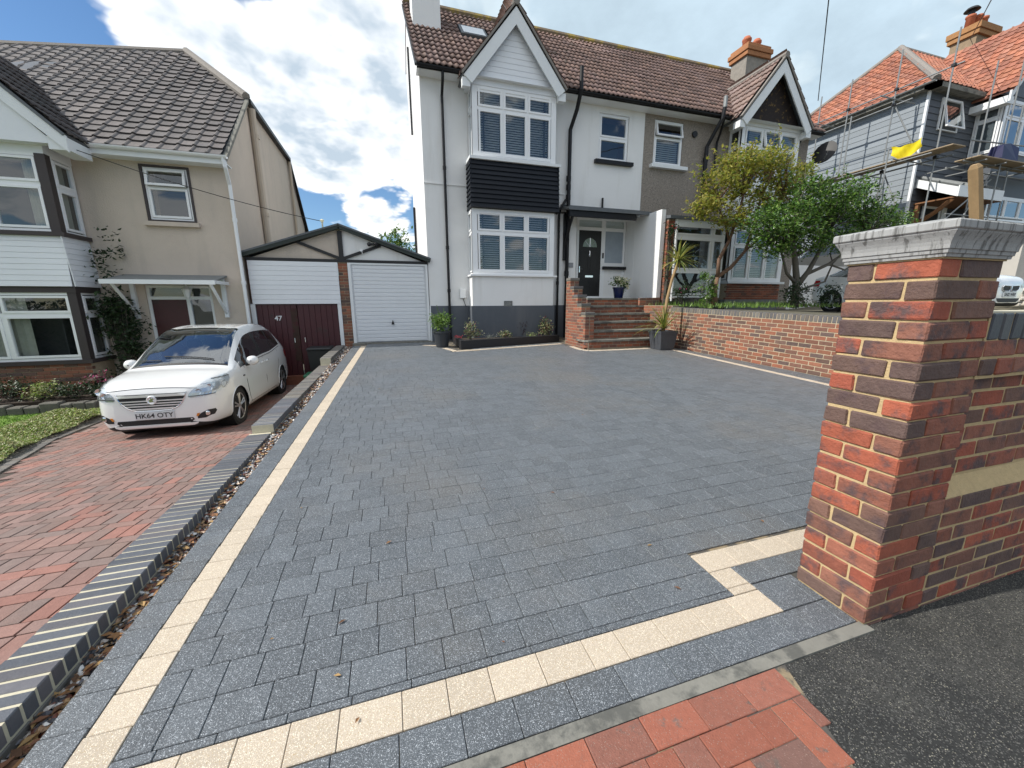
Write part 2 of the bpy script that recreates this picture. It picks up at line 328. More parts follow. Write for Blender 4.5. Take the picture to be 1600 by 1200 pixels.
# ------------------------------------------------------------------ mesh builder
class MB:
    def __init__(s, T=None): s.v = []; s.f = []; s.T = T or (lambda x, y, z: (x, y, z))
    def add(s, vs, fs):
        o = len(s.v); s.v += [s.T(*p) for p in vs]; s.f += [tuple(o + i for i in f) for f in fs]; return s
    def quad(s, a, b, c, d): return s.add([a, b, c, d], [(0, 1, 2, 3)])
    def poly(s, pts): return s.add(pts, [tuple(range(len(pts)))])
    def box(s, x0, y0, z0, x1, y1, z1):
        return s.add([(x0, y0, z0), (x1, y0, z0), (x1, y1, z0), (x0, y1, z0), (x0, y0, z1), (x1, y0, z1), (x1, y1, z1), (x0, y1, z1)],
                     [(0, 3, 2, 1), (4, 5, 6, 7), (0, 1, 5, 4), (1, 2, 6, 5), (2, 3, 7, 6), (3, 0, 4, 7)])
    def cbox(s, x0, y0, z0, x1, y1, z1, c):
        """box with chamfered edges, 44 triangles"""
        vs = []; ix = {}
        for i, (x, sx) in enumerate(((x0, 1), (x1, -1))):
            for j, (y, sy) in enumerate(((y0, 1), (y1, -1))):
                for k, (z, sz) in enumerate(((z0, 1), (z1, -1))):
                    for a in range(3):
                        p = [x, y, z]
                        for b_, (d, sg) in enumerate(zip((0, 1, 2), (sx, sy, sz))):
                            if b_ != a: p[b_] += sg * c
                        ix[i, j, k, a] = len(vs); vs.append(tuple(p))
        fs = []
        for a in range(3):
            b_, c_ = [(1, 2), (0, 2), (0, 1)][a]
            for side in (0, 1):
                q = []
                for (u, w) in ((0, 0), (1, 0), (1, 1), (0, 1)):
                    t = [0, 0, 0]; t[a] = side; t[b_] = u; t[c_] = w; q.append(ix[(*t, a)])
                fs.append(tuple(q))
            for u in (0, 1):
                for w in (0, 1):
                    t0 = [0, 0, 0]; t0[b_] = u; t0[c_] = w; t1 = list(t0); t1[a] = 1
                    fs.append((ix[(*t0, b_)], ix[(*t0, c_)], ix[(*t1, c_)], ix[(*t1, b_)]))
        for i in (0, 1):
            for j in (0, 1):
                for k in (0, 1): fs.append((ix[i, j, k, 0], ix[i, j, k, 1], ix[i, j, k, 2]))
        return s.add(vs, fs)
    def prism(s, poly, axis, a0, a1):
        """2-D polygon extruded along axis ('x','y','z')"""
        def P(p, a): return {'x': (a, p[0], p[1]), 'y': (p[0], a, p[1]), 'z': (p[0], p[1], a)}[axis]
        n = len(poly)
        return s.add([P(p, a0) for p in poly] + [P(p, a1) for p in poly],
                     [tuple(range(n)), tuple(range(2 * n - 1, n - 1, -1))] + [(i, (i + 1) % n, n + (i + 1) % n, n + i) for i in range(n)])
    def tube(s, pts, r, n=8, caps=True):
        pts = [Vector(p) for p in pts]; rs = r if isinstance(r, (list, tuple)) else [r] * len(pts)
        vs = []; fs = []; up = None
        for i, p in enumerate(pts):
            d = (pts[min(i + 1, len(pts) - 1)] - pts[max(i - 1, 0)]).normalized()
            if up is None:
                up = Vector((0, 0, 1)) if abs(d.z) < .9 else Vector((1, 0, 0))
            a = d.cross(up).normalized(); b_ = a.cross(d).normalized(); up = b_
            for k in range(n):
                t = 2 * math.pi * k / n
                vs.append(tuple(p + (a * math.cos(t) + b_ * math.sin(t)) * rs[i]))
        for i in range(len(pts) - 1):
            for k in range(n): fs.append((i * n + k, i * n + (k + 1) % n, (i + 1) * n + (k + 1) % n, (i + 1) * n + k))
        if caps: fs += [tuple(range(n - 1, -1, -1)), tuple(range((len(pts) - 1) * n, len(pts) * n))]
        return s.add(vs, fs)
    def lathe(s, prof, c=(0, 0, 0), n=20, axis='z', sq=False):
        vs = []; fs = []
        for r, h in prof:
            for k in range(n):
                t = 2 * math.pi * (k + .5) / n
                a, b_ = r * math.cos(t), r * math.sin(t)
                p = {'z': (a, b_, h), 'x': (h, a, b_), 'y': (a, h, b_)}[axis]
                vs.append((c[0] + p[0], c[1] + p[1], c[2] + p[2]))
        for i in range(len(prof) - 1):
            for k in range(n): fs.append((i * n + k, i * n + (k + 1) % n, (i + 1) * n + (k + 1) % n, (i + 1) * n + k))
        fs += [tuple(range(n - 1, -1, -1)), tuple(range((len(prof) - 1) * n, len(prof) * n))]
        return s.add(vs, fs)
    def ring(s, x0, z0, x1, z1, w, d0, d1, wb=None):
        """rectangular picture-frame ring in the local (x, d, z) frame"""
        wb = w if wb is None else wb
        s.box(x0, d0, z0, x0 + w, d1, z1); s.box(x1 - w, d0, z0, x1, d1, z1)
        s.box(x0 + w, d0, z1 - w, x1 - w, d1, z1); s.box(x0 + w, d0, z0, x1 - w, d1, z0 + wb); return s
    def mesh(s, name, mat, smooth=False):
        me = bpy.data.meshes.new(name); me.from_pydata(s.v, [], s.f); me.materials.append(mat)
        if smooth: me.polygons.foreach_set('use_smooth', [True] * len(me.polygons))
        me.update(); return me
COL = S.collection; OFF = {}
def link(name, me, parent=None, loc=(0, 0, 0), rot=(0, 0, 0), label=None, kind=None):
    o = bpy.data.objects.new(name, me); COL.objects.link(o)
    o.location = loc; o.rotation_euler = rot
    if parent is not None:
        o.parent = parent; o.location = Vector(loc) - OFF.get(parent.name, Vector())
    if label: o['label'] = label
    if kind: o['kind'] = kind
    return o
def part(name, mb, mat, parent, label=None, kind=None, smooth=False):
    return link(name, mb.mesh(name, mat, smooth), parent, label=label, kind=kind)
def piece(o, parent, loc, rot=(0, 0, 0), sc=None):
    """a copy of a one-mesh part placed under a parent"""
    c = o.copy(); COL.objects.link(c); c.parent = parent
    c.location = Vector(loc) - OFF.get(parent.name, Vector()); c.rotation_euler = rot
    if sc: c.scale = sc
    return c
def tag(o, label, cat=None, group=None, kind=None):
    o['label'] = label
    if cat: o['category'] = cat
    if group: o['group'] = group
    if kind: o['kind'] = kind
    return o
def thing(name, label, cat, loc=(0, 0, 0), rz=0.0, group=None, local=False):
    o = bpy.data.objects.new(name, None); COL.objects.link(o); o.empty_display_size = .2
    o.location = loc; o.rotation_euler = (0, 0, rz); tag(o, label, cat, group)
    OFF[o.name] = Vector() if local else Vector(loc)
    return o
def struct(name, mb, mat, smooth=False, label=None):
    return tag(link(name, mb.mesh(name, mat, smooth)), label or name.replace('_', ' '), kind='structure')
def copy_tree(o, loc, rz=0.0, label=None):
    c = o.copy(); COL.objects.link(c); c.location = loc; c.rotation_euler = (0, 0, rz); OFF[c.name] = Vector()
    if label: c['label'] = label
    for a in o.children:
        b_ = a.copy(); COL.objects.link(b_); b_.parent = c
        for d in a.children:
            e_ = d.copy(); COL.objects.link(e_); e_.parent = b_
    return c
def FY(Y): return lambda x, d, z: (x, Y - d, z)        # wall facing the street
def FXp(X): return lambda s, d, z: (X + d, s, z)       # wall facing +x
def FXm(X): return lambda s, d, z: (X - d, s, z)       # wall facing -x
def holes_wall(mb, a0, a1, z0, z1, holes, reveal=.09):
    xs = sorted({a0, a1, *[h[0] for h in holes], *[h[1] for h in holes]}); zs = sorted({z0, z1, *[h[2] for h in holes], *[h[3] for h in holes]})
    for i in range(len(xs) - 1):
        for j in range(len(zs) - 1):
            cx, cz = (xs[i] + xs[i + 1]) / 2, (zs[j] + zs[j + 1]) / 2
            if any(h[0] < cx < h[1] and h[2] < cz < h[3] for h in holes): continue
            mb.quad((xs[i], 0, zs[j]), (xs[i + 1], 0, zs[j]), (xs[i + 1], 0, zs[j + 1]), (xs[i], 0, zs[j + 1]))
    for h in holes:
        r = h[4] if len(h) > 4 else reveal
        x0, x1, b0, b1 = h[:4]
        mb.quad((x0, 0, b0), (x0, -r, b0), (x0, -r, b1), (x0, 0, b1)); mb.quad((x1, 0, b0), (x1, -r, b0), (x1, -r, b1), (x1, 0, b1))
        mb.quad((x0, 0, b0), (x1, 0, b0), (x1, -r, b0), (x0, -r, b0)); mb.quad((x0, 0, b1), (x1, 0, b1), (x1, -r, b1), (x0, -r, b1))
    return mb
def window(parent, T, x0, x1, z0, z1, lights, fw=.05, sw=.045, d=0.0, mat=None, blind=None, back=.22, open_=None, name='window', curtain=None):
    """frame ring + for every light (x0,x1,z0,z1) a sash, a pane and, where wanted, a blind; d is the depth of the frame's face"""
    mat = mat or m_upvc
    mb = MB(T); mb.ring(x0, z0, x1, z1, fw, d - .06, d)
    xs = sorted({l_[0] for l_ in lights}); 
    lx = sorted(lights)
    # mullions and transoms fill between the lights
    for i, a in enumerate(lights):
        for b_ in lights[i + 1:]:
            if abs(a[2] - b_[2]) < .02 and 0 < b_[0] - a[1] < .25: mb.box(a[1], d - .055, a[2], b_[0], d - .003, a[3])
    ups = sorted({(l_[2], l_[3]) for l_ in lights})
    if len(ups) > 1:
        for (p, q), (r_, s_) in zip(ups, ups[1:]):
            if r_ > q: mb.box(x0 + fw, d - .054, q, x1 - fw, d - .004, r_)
    w = part(name, mb, mat, parent)
    for k, (a, b_, c, e_) in enumerate(lights):
        rot = open_ == k
        t = T
        if rot:
            def t(x, dd, z, T=T, e_=e_): 
                q = (e_ - z); return T(x, dd + q * .22 + .012, z)
        part('sash', MB(t).ring(a, c, b_, e_, sw, d - .05, d + .014), mat, w)
        part('pane', MB(t).quad((a + sw, d - .02, c + sw), (b_ - sw, d - .02, c + sw), (b_ - sw, d - .02, e_ - sw), (a + sw, d - .02, e_ - sw)), m_glass, w)
        if blind and (blind == 'all' or k in blind):
            sl = MB(T); z = c + sw + .02
            while z < e_ - sw:
                sl.add([(a + sw, d - .135, z - .006), (b_ - sw, d - .135, z - .006), (b_ - sw, d - .085, z + .010), (a + sw, d - .085, z + .010)], [(0, 1, 2, 3)])
                z += .058
            part('blind', sl, m_blind, w, kind='stuff')
    part('interior', MB(T).box(x0 + .02, d - back - .02, z0 + .02, x1 - .02, d - back, z1 - .02), m_room, w)  # dark backing sheet in place of the unlit room behind the glass
    if curtain:
        for (a, b_) in curtain:
            cu = MB(T); n = 14
            pts = [(a + (b_ - a) * i / n, d - .12 - .025 * (i % 2)) for i in range(n + 1)]
            for p, q in zip(pts, pts[1:]): cu.quad((p[0], p[1], z0 + .05), (q[0], q[1], z0 + .05), (q[0], q[1], z1 - .06), (p[0], p[1], z1 - .06))
            part('curtain', cu, m_curtain, w)
    return w
def grid_lights(x0, x1, zb, fx=.05, gap=.02, n=3):
    """n equal lights in each of the rows (z0,z1) of zb"""
    w = (x1 - x0 - 2 * fx - gap * (n - 1)) / n
    return [(x0 + fx + i * (w + gap), x0 + fx + i * (w + gap) + w, a, b_) for (a, b_) in zb for i in range(n)]
def boards(parent, T, x0, x1, z0, z1, n, mat, name='board', proud=.022, lap=.012, clip=None):
    """n lapped horizontal boards on a wall frame; each board an object of its own"""
    h = (z1 - z0) / n
    for i in range(n):
        a, b_ = z0 + i * h, z0 + (i + 1) * h
        l0, r0, l1, r1 = x0, x1, x0, x1
        if clip: l0, r0 = clip(a); l1, r1 = clip(b_)
        if r0 - l0 < .02: continue
        mb = MB(T)
        vs = [(l0, 0, a), (r0, 0, a), (r1, 0, b_), (l1, 0, b_), (l0, proud, a + .002), (r0, proud, a + .002), (r1, proud - lap, b_ - .002), (l1, proud - lap, b_ - .002)]
        mb.add(vs, [(4, 5, 6, 7), (0, 1, 5, 4), (1, 2, 6, 5), (2, 3, 7, 6), (3, 0, 4, 7)])
        part(name, mb, mat, parent)
def text(name, s_, size, mat, parent, loc, rot, depth=.002, align='CENTER'):
    cu = bpy.data.curves.new(name, 'FONT'); cu.body = s_; cu.size = size; cu.extrude = depth; cu.align_x = align; cu.offset = size * .012; cu.align_y = 'CENTER'
    t = bpy.data.objects.new(name, cu); COL.objects.link(t)
    dg = bpy.context.evaluated_depsgraph_get(); me = bpy.data.meshes.new_from_object(t.evaluated_get(dg))
    bpy.data.objects.remove(t); bpy.data.curves.remove(cu)
    me.materials.clear(); me.materials.append(mat)
    return link(name, me, parent, loc, rot)
# ------------------------------------------------------------------ ground and paving
SL = .03; ASL = math.atan(SL)
def gz(y): return SL * (y - .9)
def nz(y): return (0 if y < 1.3 else -.68 * (y - 1.3) / 6.3 if y < 7.6 else -.68) - .012        # the neighbour's drive falls towards his garage
def sheet(name, xs, ys, fz, mat, label=None):
    mb = MB(); n = len(ys)
    mb.add([(x, y, fz(x, y)) for x in xs for y in ys], [(i * n + j, (i + 1) * n + j, (i + 1) * n + j + 1, i * n + j + 1) for i in range(len(xs) - 1) for j in range(n - 1)])
    return struct(name, mb, mat, label=label)
sheet('ground', [-400, -40, -9.5, 40, 400], [-400, -3.2, 60, 400], lambda x, y: -1.6, m_earth, 'flat earth running to the horizon under everything')
sheet('road', [-120, 120], [-9.5, -2.0], lambda x, y: -.12, m_tarmac, 'tarmac road along the street')
mb = MB(); mb.box(-120, -2.0, -.6, 120, -1.85, 0.0); struct('kerb', mb, m_conc, label='concrete kerb between road and pavement')
mb = MB(); mb.prism([(-120, -1.85), (120, -1.85), (120, 1.0), (1.86, 1.0), (1.86, .858), (-120, .858)], 'z', -.5, -.009); struct('pavement', mb, m_tarmac, label='black tarmac pavement beside the brick crossover')
mb = MB(); mb.box(-120, -13.5, -1.0, 120, -9.5, 0.0); struct('far_pavement', mb, m_conc, label='pavement across the street')
mb = MB(); za_, zb_ = gz(.86) - .009, gz(11.6) - .009
mb.add([(-1.13, .86, -.6), (6.93, .86, -.6), (6.93, 11.6, -.6), (-.93, 11.6, -.6), (-1.13, .86, za_), (6.93, .86, za_), (6.93, 11.6, zb_), (-.93, 11.6, zb_)], [(0, 3, 2, 1), (4, 5, 6, 7), (0, 1, 5, 4), (1, 2, 6, 5), (2, 3, 7, 6), (3, 0, 4, 7)])
drive = struct('driveway', mb, m_joint, label='dark granite block driveway edged in cream blocks')
def xl(y): return -.885 + .0262 * (y - 1.2)            # inner edge of the cream border
def xo(y): return -1.144 + .019 * (y - 1.2)            # outer edge of the paving
def xs_(y): return 6.343 + .056 * (y - 4.0)            # drive side of the cream strip by the wall
pm = {}
def paver_mesh(w, h, t=.05, c=.0022, mat=None, nm='paver'):
    k = (round(w, 3), round(h, 3), nm, c, mat.name)
    if k not in pm:
        pm[k] = MB().cbox(-k[0] / 2 + .0011, -k[1] / 2 + .0011, -t, k[0] / 2 - .0011, k[1] / 2 - .0011, 0, c).mesh(nm, mat)
    return pm[k]
# --- dark blocks: rows across the drive, three lengths at random
blocks = []                                             # (x0, x1, y0, y1)
def back_limit(x):                                      # the paving stops at the cream strip before bed and steps
    if x < 1.35: return 10.95
    if x < 4.45: return 8.98 + (x - 1.5) * .205
    return 8.32
rows = [(1.182, 1.215)] + [(1.215 + .139 * k, 1.215 + .139 * (k + 1)) for k in range(70)]
rnd = random.Random(5)
for (y0, y1) in rows:
    yc = (y0 + y1) / 2; x = xl(yc); end = xs_(yc) - .004
    if yc < 1.47: end = 1.455
    x -= 0; first = True
    while x < end - .01:
        w = rnd.choice((.12, .14, .16, .16, .18, .20))
        if first: w *= rnd.uniform(.5, 1.0); w = max(.09, w); first = False
        x1 = min(x + w, end)
        if end - x1 < .05: x1 = end
        if yc < back_limit((x + x1) / 2): blocks.append((x, x1, y0, y1))
        x = x1
for k in range(-1, 70):                                 # single dark course outside the cream edge, left
    y0 = .937 + .139 * k
    if y0 > .85: blocks.append((xo(y0), -1.0145 + .0262 * (y0 - 1.2), y0, y0 + .139))
x = -1.0                                                # dark course along the street edge
while x < 1.60:
    w = rnd.choice((.16, .18, .2, .2)); blocks.append((x, min(x + w, 1.62), .912, 1.044)); x += w
for (y0, y1) in ((.912, 1.044), (1.046, 1.212), (1.216, 1.338)):   # dark blocks inside the notch, running behind the pier
    x = 1.592 if y0 > 1 else 1.62
    while x < 6.9:
        w = rnd.choice((.16, .2)); 
        if y0 > 1.2 or x < 1.83: blocks.append((x, min(x + w, 1.842 if y0 < 1.2 else 6.9), y0, y1))
        x += w
for k in range(50):                                     # dark blocks between cream strip and garden wall
    y0 = 1.48 + .139 * k; x = xs_(y0) + .134
    if y0 > 8.3: break
    while x < 6.9:
        w = min(.2, 6.925 - x); blocks.append((x, x + w, y0, y0 + .139)); x += .2
blocks = [b for b in blocks if b[1] - b[0] > .012]
def shows(b):
    y = (b[2] + b[3]) / 2; x = (b[0] + b[1]) / 2
    f = y * .955 + x * .297
    if f < .3: return 0
    return (b[1] - b[0]) * (b[3] - b[2]) / f ** 3 if abs((x * .955 - y * .297) / f) < 1.35 else 0
blocks.sort(key=shows, reverse=True)
def lay(blks, n, mat, nm, parent, fz=gz, jit=.0008, ang=None):
    rr = random.Random(3); rest = MB()
    for i, (x0, x1, y0, y1) in enumerate(blks):
        xc, yc = (x0 + x1) / 2, (y0 + y1) / 2; z = fz(yc) + rr.uniform(-jit, jit)
        sl = math.atan((fz(yc + .1) - fz(yc - .1)) / .2)
        if i < n:
            link(nm, paver_mesh(x1 - x0, y1 - y0, mat=mat, nm=nm), parent, (xc, yc, z), (sl + rr.uniform(-.003, .003), rr.uniform(-.003, .003), 0))
        else:
            w, h = (x1 - x0) / 2 - .0010, (y1 - y0) / 2 - .0010; s_ = math.tan(sl); c = .0018
            def q(dx, dy, dz): return (xc + dx, yc + dy, z + dy * s_ + dz)
            rest.add([q(-w, -h, -.04), q(w, -h, -.04), q(w, h, -.04), q(-w, h, -.04), q(-w, -h, -c), q(w, -h, -c), q(w, h, -c), q(-w, h, -c),
                      q(-w + c, -h + c, 0), q(w - c, -h + c, 0), q(w - c, h - c, 0), q(-w + c, h - c, 0)],
                     [(8, 9, 10, 11)] + [(i_, (i_ + 1) % 4, 4 + (i_ + 1) % 4, 4 + i_) for i_ in range(4)] + [(4 + i_, 4 + (i_ + 1) % 4, 8 + (i_ + 1) % 4, 8 + i_) for i_ in range(4)])
    if rest.v: part(nm.split('_')[0] + '_field' if False else nm, rest, mat, parent, kind='stuff')
lay(blocks, 300, m_paver, 'dark_paver', drive)
# --- cream border blocks
cream = []
for k in range(70):
    y0 = 1.044 + .139 * k
    if y0 < 10.6: cream.append((xl(y0 + .07) - .129, xl(y0 + .07) - .001, y0, y0 + .139))
x = -.885
while x < 1.45:
    w = rnd.choice((.149, .150, .155, .19, .195, .2)); x1 = min(x + w, 1.592)
    if 1.592 - x1 < .06: x1 = 1.592
    cream.append((x, x1, 1.046, 1.180)); x = x1
cream += [(1.458, 1.592, 1.182, 1.225), (1.458, 1.592, 1.225, 1.338), (1.458, 1.66, 1.338, 1.472)]
x = 1.66
while x < 6.2: cream.append((x, min(x + .2, 6.2), 1.338, 1.472)); x += .2
for k in range(34):
    y0 = 1.475 + .19 * k
    if y0 < 8.0: cream.append((xs_(y0 + .09), xs_(y0 + .09) + .13, y0, y0 + .19))
cream.sort(key=shows, reverse=True)
lay(cream, 300, m_sand, 'cream_paver', drive)
def strip(pts, w, step, mat, nm, parent, lift=.004):      # cream blocks along a bent line
    for (ax, ay), (bx, by) in zip(pts, pts[1:]):
        ln = math.hypot(bx - ax, by - ay); n = max(1, round(ln / step)); a = math.atan2(by - ay, bx - ax)
        for i in range(n):
            t = (i + .5) / n; x, y = ax + (bx - ax) * t, ay + (by - ay) * t
            o = link(nm, paver_mesh(ln / n, w, mat=mat, nm=nm), parent, (x, y, gz(y) + lift)); o.rotation_euler = (0, 0, a); o.rotation_euler.x = ASL * math.cos(a); o.rotation_euler.y = -ASL * math.sin(a)
strip([(1.24, 9.66), (1.44, 9.06)], .13, .2, m_sand, 'cream_paver', drive)
strip([(1.44, 9.06), (4.42, 9.66)], .13, .2, m_sand, 'cream_paver', drive)
strip([(.78, 10.35), (1.24, 10.1)], .13, .2, m_sand, 'cream_paver', drive)
cv = [(4.46, 9.10)] + [(4.66 + .24 * math.cos(R(t)), 8.62 + .36 * math.sin(R(t))) for t in (180, 210, 240, 268)] + [(6.2, 8.25)]
strip(cv, .13, .2, m_sand, 'cream_paver', drive)
dk = [(1.9 + .2 * i, 2.1 + .2 * i, 9.3 + (.2 * i) * .2, 9.44 + .2 * i * .2) for i in range(13)]
lay(dk, 300, m_paver, 'dark_paver', drive)
# --- concrete edging strip and the crossover of red blocks
mb = MB(); mb.box(-1.25, .858, -.5, 1.86, .909, -.001); struct('concrete_edging', mb, m_conc, label='narrow concrete edging between driveway and crossover')
mb = MB(); mb.prism([(-3.2, -1.85), (.3, -1.85), (1.22, .52), (1.352, .856), (-3.2, .856)], 'z', -.12, -.005)
cross = struct('crossover', mb, m_joint, label='vehicle crossover of red brick pavers')
cb = []; x = -2.9
while x < 1.2: cb.append((x, x + .2, .752, .856)); x += .2
cb.append((x, 1.36, .752, .856)) if x < 1.3 else None
for i in range(-40, 20):
    for j in range(-24, 40):
        c = (i - j) % 4; X, Y = i * .1 + .05, .752 - (j + 1) * .1
        if c == 0: b = (X, X + .2, Y, Y + .1)
        elif c == 3: b = (X, X + .1, Y - .1, Y + .1)
        else: continue
        if b[3] > .7525 and b[2] < .74: b = (b[0], b[1], b[2], .7515)
        if b[3] <= .7525 and b[2] > -1.6 and b[0] > -2.9 and b[0] < 1.36 - (.856 - (b[2] + b[3]) / 2) * .40 - .02: cb.append((b[0], min(b[1], 1.36 - (.856 - (b[2] + b[3]) / 2) * .40), b[2], b[3]))
cb.sort(key=shows, reverse=True)
lay(cb, 220, m_newpav, 'brick_paver', cross, fz=lambda y: 0.0, jit=.003)
m_redjoint = M('red_joint', (.07, .055, .045), .95, ns=40, na=.4)
mb = MB(); mb.box(-1.25, .9, -.6, -.9, 11, -.09); struct('channel_floor', mb, m_soil, label='soil under the pebble channel')
# --- the neighbour's drive of red blocks
mb = MB(); mb.prism([(-1.8, -.7), (11.2, -.9), (11.2, nz(11.2) - .011), (7.6, nz(7.6) - .011), (1.3, nz(1.3) - .011), (-1.8, -.023)], 'x', -5.6, -1.47)
nd = struct('red_driveway', mb, m_redjoint, label='sloping red brick driveway of the cream house')
def nleft(y): return max(-5.06, -4.22 - .41 * (y - 5.46)) if y > 1.5 else -2.6
rb = []; y = .95; q = 0; rq = random.Random(17)
while y < 11.15:                                         # a course of upright blocks, then a course laid lengthwise
    dep, wid = (.2, .1) if q % 2 == 0 else (.1, .2); x = -5.3 + (.05 if q % 4 < 2 else 0) + rq.uniform(0, .02)
    while x < -1.45:
        if x >= nleft(y + dep / 2): rb.append((x + .0026, min(x + wid, -1.43) - .0026, y + .0026, y + dep - .0026))
        x += wid
    y += dep; q += 1
rb.sort(key=shows, reverse=True)
lay(rb, 300, m_redpav, 'brick_paver', nd, fz=nz, jit=.0015)
mb = MB(); mb.add([(-1.53, .95, nz(1) + .0), (-1.43, .95, .035), (-1.43, 5.2, .05), (-1.50, 5.2, nz(5.2) + .01)], [(0, 1, 2, 3)]); struct('concrete_haunch', mb, m_conc, label='thin concrete fillet beside the coping')
eb = MB()
for k in range(95):                                      # two courses of blue-grey bricks along the planting
    y = 1.6 + k * .078; xc = nleft(y) - .02
    for q in (0, 1):
        x0 = xc - .11 - q * .112; z = nz(y) + .004
        eb.box(x0, y, z - .06, x0 + .102, y + .07, z)
part('edging_brick', eb, m_bluegrey, nd, kind='stuff')
# --- gravel channel between coping and paving
rg = random.Random(9); gv = MB()
for i in range(5200):
    y = .75 + 10.2 * rg.random() ** 1.7; x = rg.uniform(-1.245 + .006 * (y - 1.5), xo(y) - .004); r = rg.uniform(.006, .017); z = gz(y) - .052 + rg.uniform(0, .018)
    a = rg.uniform(0, 6.3); ca, sa = math.cos(a), math.sin(a); l1, l2, l3 = r * rg.uniform(.9, 1.7), r * rg.uniform(.6, 1), r * rg.uniform(.4, .9)
    gv.add([(x + ca * l1, y + sa * l1, z), (x - ca * l1, y - sa * l1, z + rg.uniform(-.004, .004)), (x - sa * l2, y + ca * l2, z), (x + sa * l2, y - ca * l2, z), (x, y, z + l3), (x, y, z - l3)],
           [(0, 2, 4), (2, 1, 4), (1, 3, 4), (3, 0, 4), (2, 0, 5), (1, 2, 5), (3, 1, 5), (0, 3, 5)])
tag(link('gravel', gv.mesh('gravel', m_pebs)), 'mixed pebbles and dead leaves in the channel beside the coping', 'gravel', kind='stuff')
lf = MB()
for i in range(420):
    y = .8 + 8 * rg.random() ** 2.2; x = rg.uniform(-1.24, xo(y)); z = gz(y) - .03 + rg.uniform(0, .012); a = rg.uniform(0, 6.3); r = rg.uniform(.012, .03)
    ca, sa = math.cos(a) * r, math.sin(a) * r
    lf.add([(x + ca, y + sa, z), (x - sa * .45, y + ca * .45, z + .006), (x - ca, y - sa, z + .002), (x + sa * .45, y - ca * .45, z + rg.uniform(-.004, .008))], [(0, 1, 2, 3)])
for i in range(26):
    y = .95 + 7 * rg.random() ** 1.6; x = rg.uniform(-.9, 1.3 + y * .6); z = gz(y) + .004; a = rg.uniform(0, 6.3); r = rg.uniform(.008, .02); ca, sa = math.cos(a) * r, math.sin(a) * r
    lf.add([(x + ca, y + sa, z), (x - sa * .45, y + ca * .45, z + .005), (x - ca, y - sa, z + .002), (x + sa * .45, y - ca * .45, z + .004)], [(0, 1, 2, 3)])
m_dead = M('dead_leaf', None, .8, ramp=[(.26, .13, .05), (.18, .08, .04), (.32, .2, .08), (.12, .06, .03)], var=.2)
tag(link('fallen_leaves', lf.mesh('fallen_leaves', m_dead)), 'brown fallen leaves lying on the pebbles', 'leaves', kind='stuff')
# --- stepped coping wall of blue bricks on edge
cw = thing('boundary_wall', 'low stepped boundary wall capped with blue bricks on edge beside the pebble channel', 'wall', (-1.33, 1, 0))
mcap = MB().cbox(-.1, -.0238, -.07, .1, .0238, 0, .004).mesh('coping_brick', m_blue)
mcap2 = MB().cbox(-.1, -.0238, -.07, .1, .0238, 0, .004).mesh('coping_brick', m_bluegrey)
core = MB(); nb = 0; far = MB()
for (ya, yb, z) in ((.8, 4.30, .08), (4.30, 8.35, .16), (8.35, 10.95, .30)):
    xm = -1.335 + .006 * ((ya + yb) / 2 - 1.5)
    core.add([(xm - .096, ya + .004, -.8), (xm + .096, ya + .004, -.8), (xm + .096, yb, -.8), (xm - .096, yb, -.8), (xm - .096, ya + .004, z - .004), (xm + .096, ya + .004, z - .004), (xm + .096, yb, z - .004), (xm - .096, yb, z - .004)],
             [(0, 1, 5, 4), (1, 2, 6, 5), (2, 3, 7, 6), (3, 0, 4, 7), (4, 5, 6, 7)])
    y = ya + .03; pit = .0585
    while y < yb - .02:
        lo = (xm, y, z + rg.uniform(-.002, .002))
        link('coping_brick', mcap if y < 5.5 else mcap2, cw, lo, (0, 0, rg.uniform(-.01, .01))); nb += 1
        y += pit
part('mortar_bed', core, m_mortarC, cw)
mf = MB().cbox(-.1, -.02, -.032, .1, .02, .032, .004)
for (ya, z) in ((4.30, .16), (8.35, .30)):
    o = MB(); xm = -1.335 + .006 * (ya - 1.5); o.cbox(xm - .1, ya - .004, z - .068, xm + .1, ya + .0, z, .002); 
mb = MB()
for (ya, yb, z) in ((.8, 4.30, .08), (4.30, 8.35, .16), (8.35, 10.95, .30)):
    xm = -1.335 + .006 * ((ya + yb) / 2 - 1.5); y = ya
    while y < yb: mb.cbox(xm + .085, y + .003, z - .29, xm + .1015, min(y + .212, yb), z - .078, .003); y += .222
part('side_brick', mb, m_bluegrey, cw, kind='stuff')
# --- the cream house's front garden
def gx(x, y): return nz(y) + .05
sheet('lawn', [-16, -9, -6.5, -5.62], [-1.8, 1.3, 4, 7.6, 11.2], lambda x, y: nz(y) + .03, m_lawn, 'mown lawn in front of the cream house')
for (xs__, ys__) in (([-5.64, -3.2, -2.55], [-1.8, 1.4]),):
    sheet('garden_bed', xs__, ys__, lambda x, y: -.02, m_soil)
mb = MB(); q_ = [(nleft(y), y, nz(y) - .012) for y in (1.5, 3, 4.5, 6, 7.0, 7.5, 9, 11.2)]; w_ = [(-9.0 if False else -5.64, y, nz(y) - .012) for y in (1.5, 3, 4.5, 6, 7.0, 7.5, 9, 11.2)]
mb.add(q_ + w_, [(i, i + 1, 9 + i, 8 + i) for i in range(7)]); struct('planting_strip', mb, m_soil, label='soil strip between red driveway and lawn')
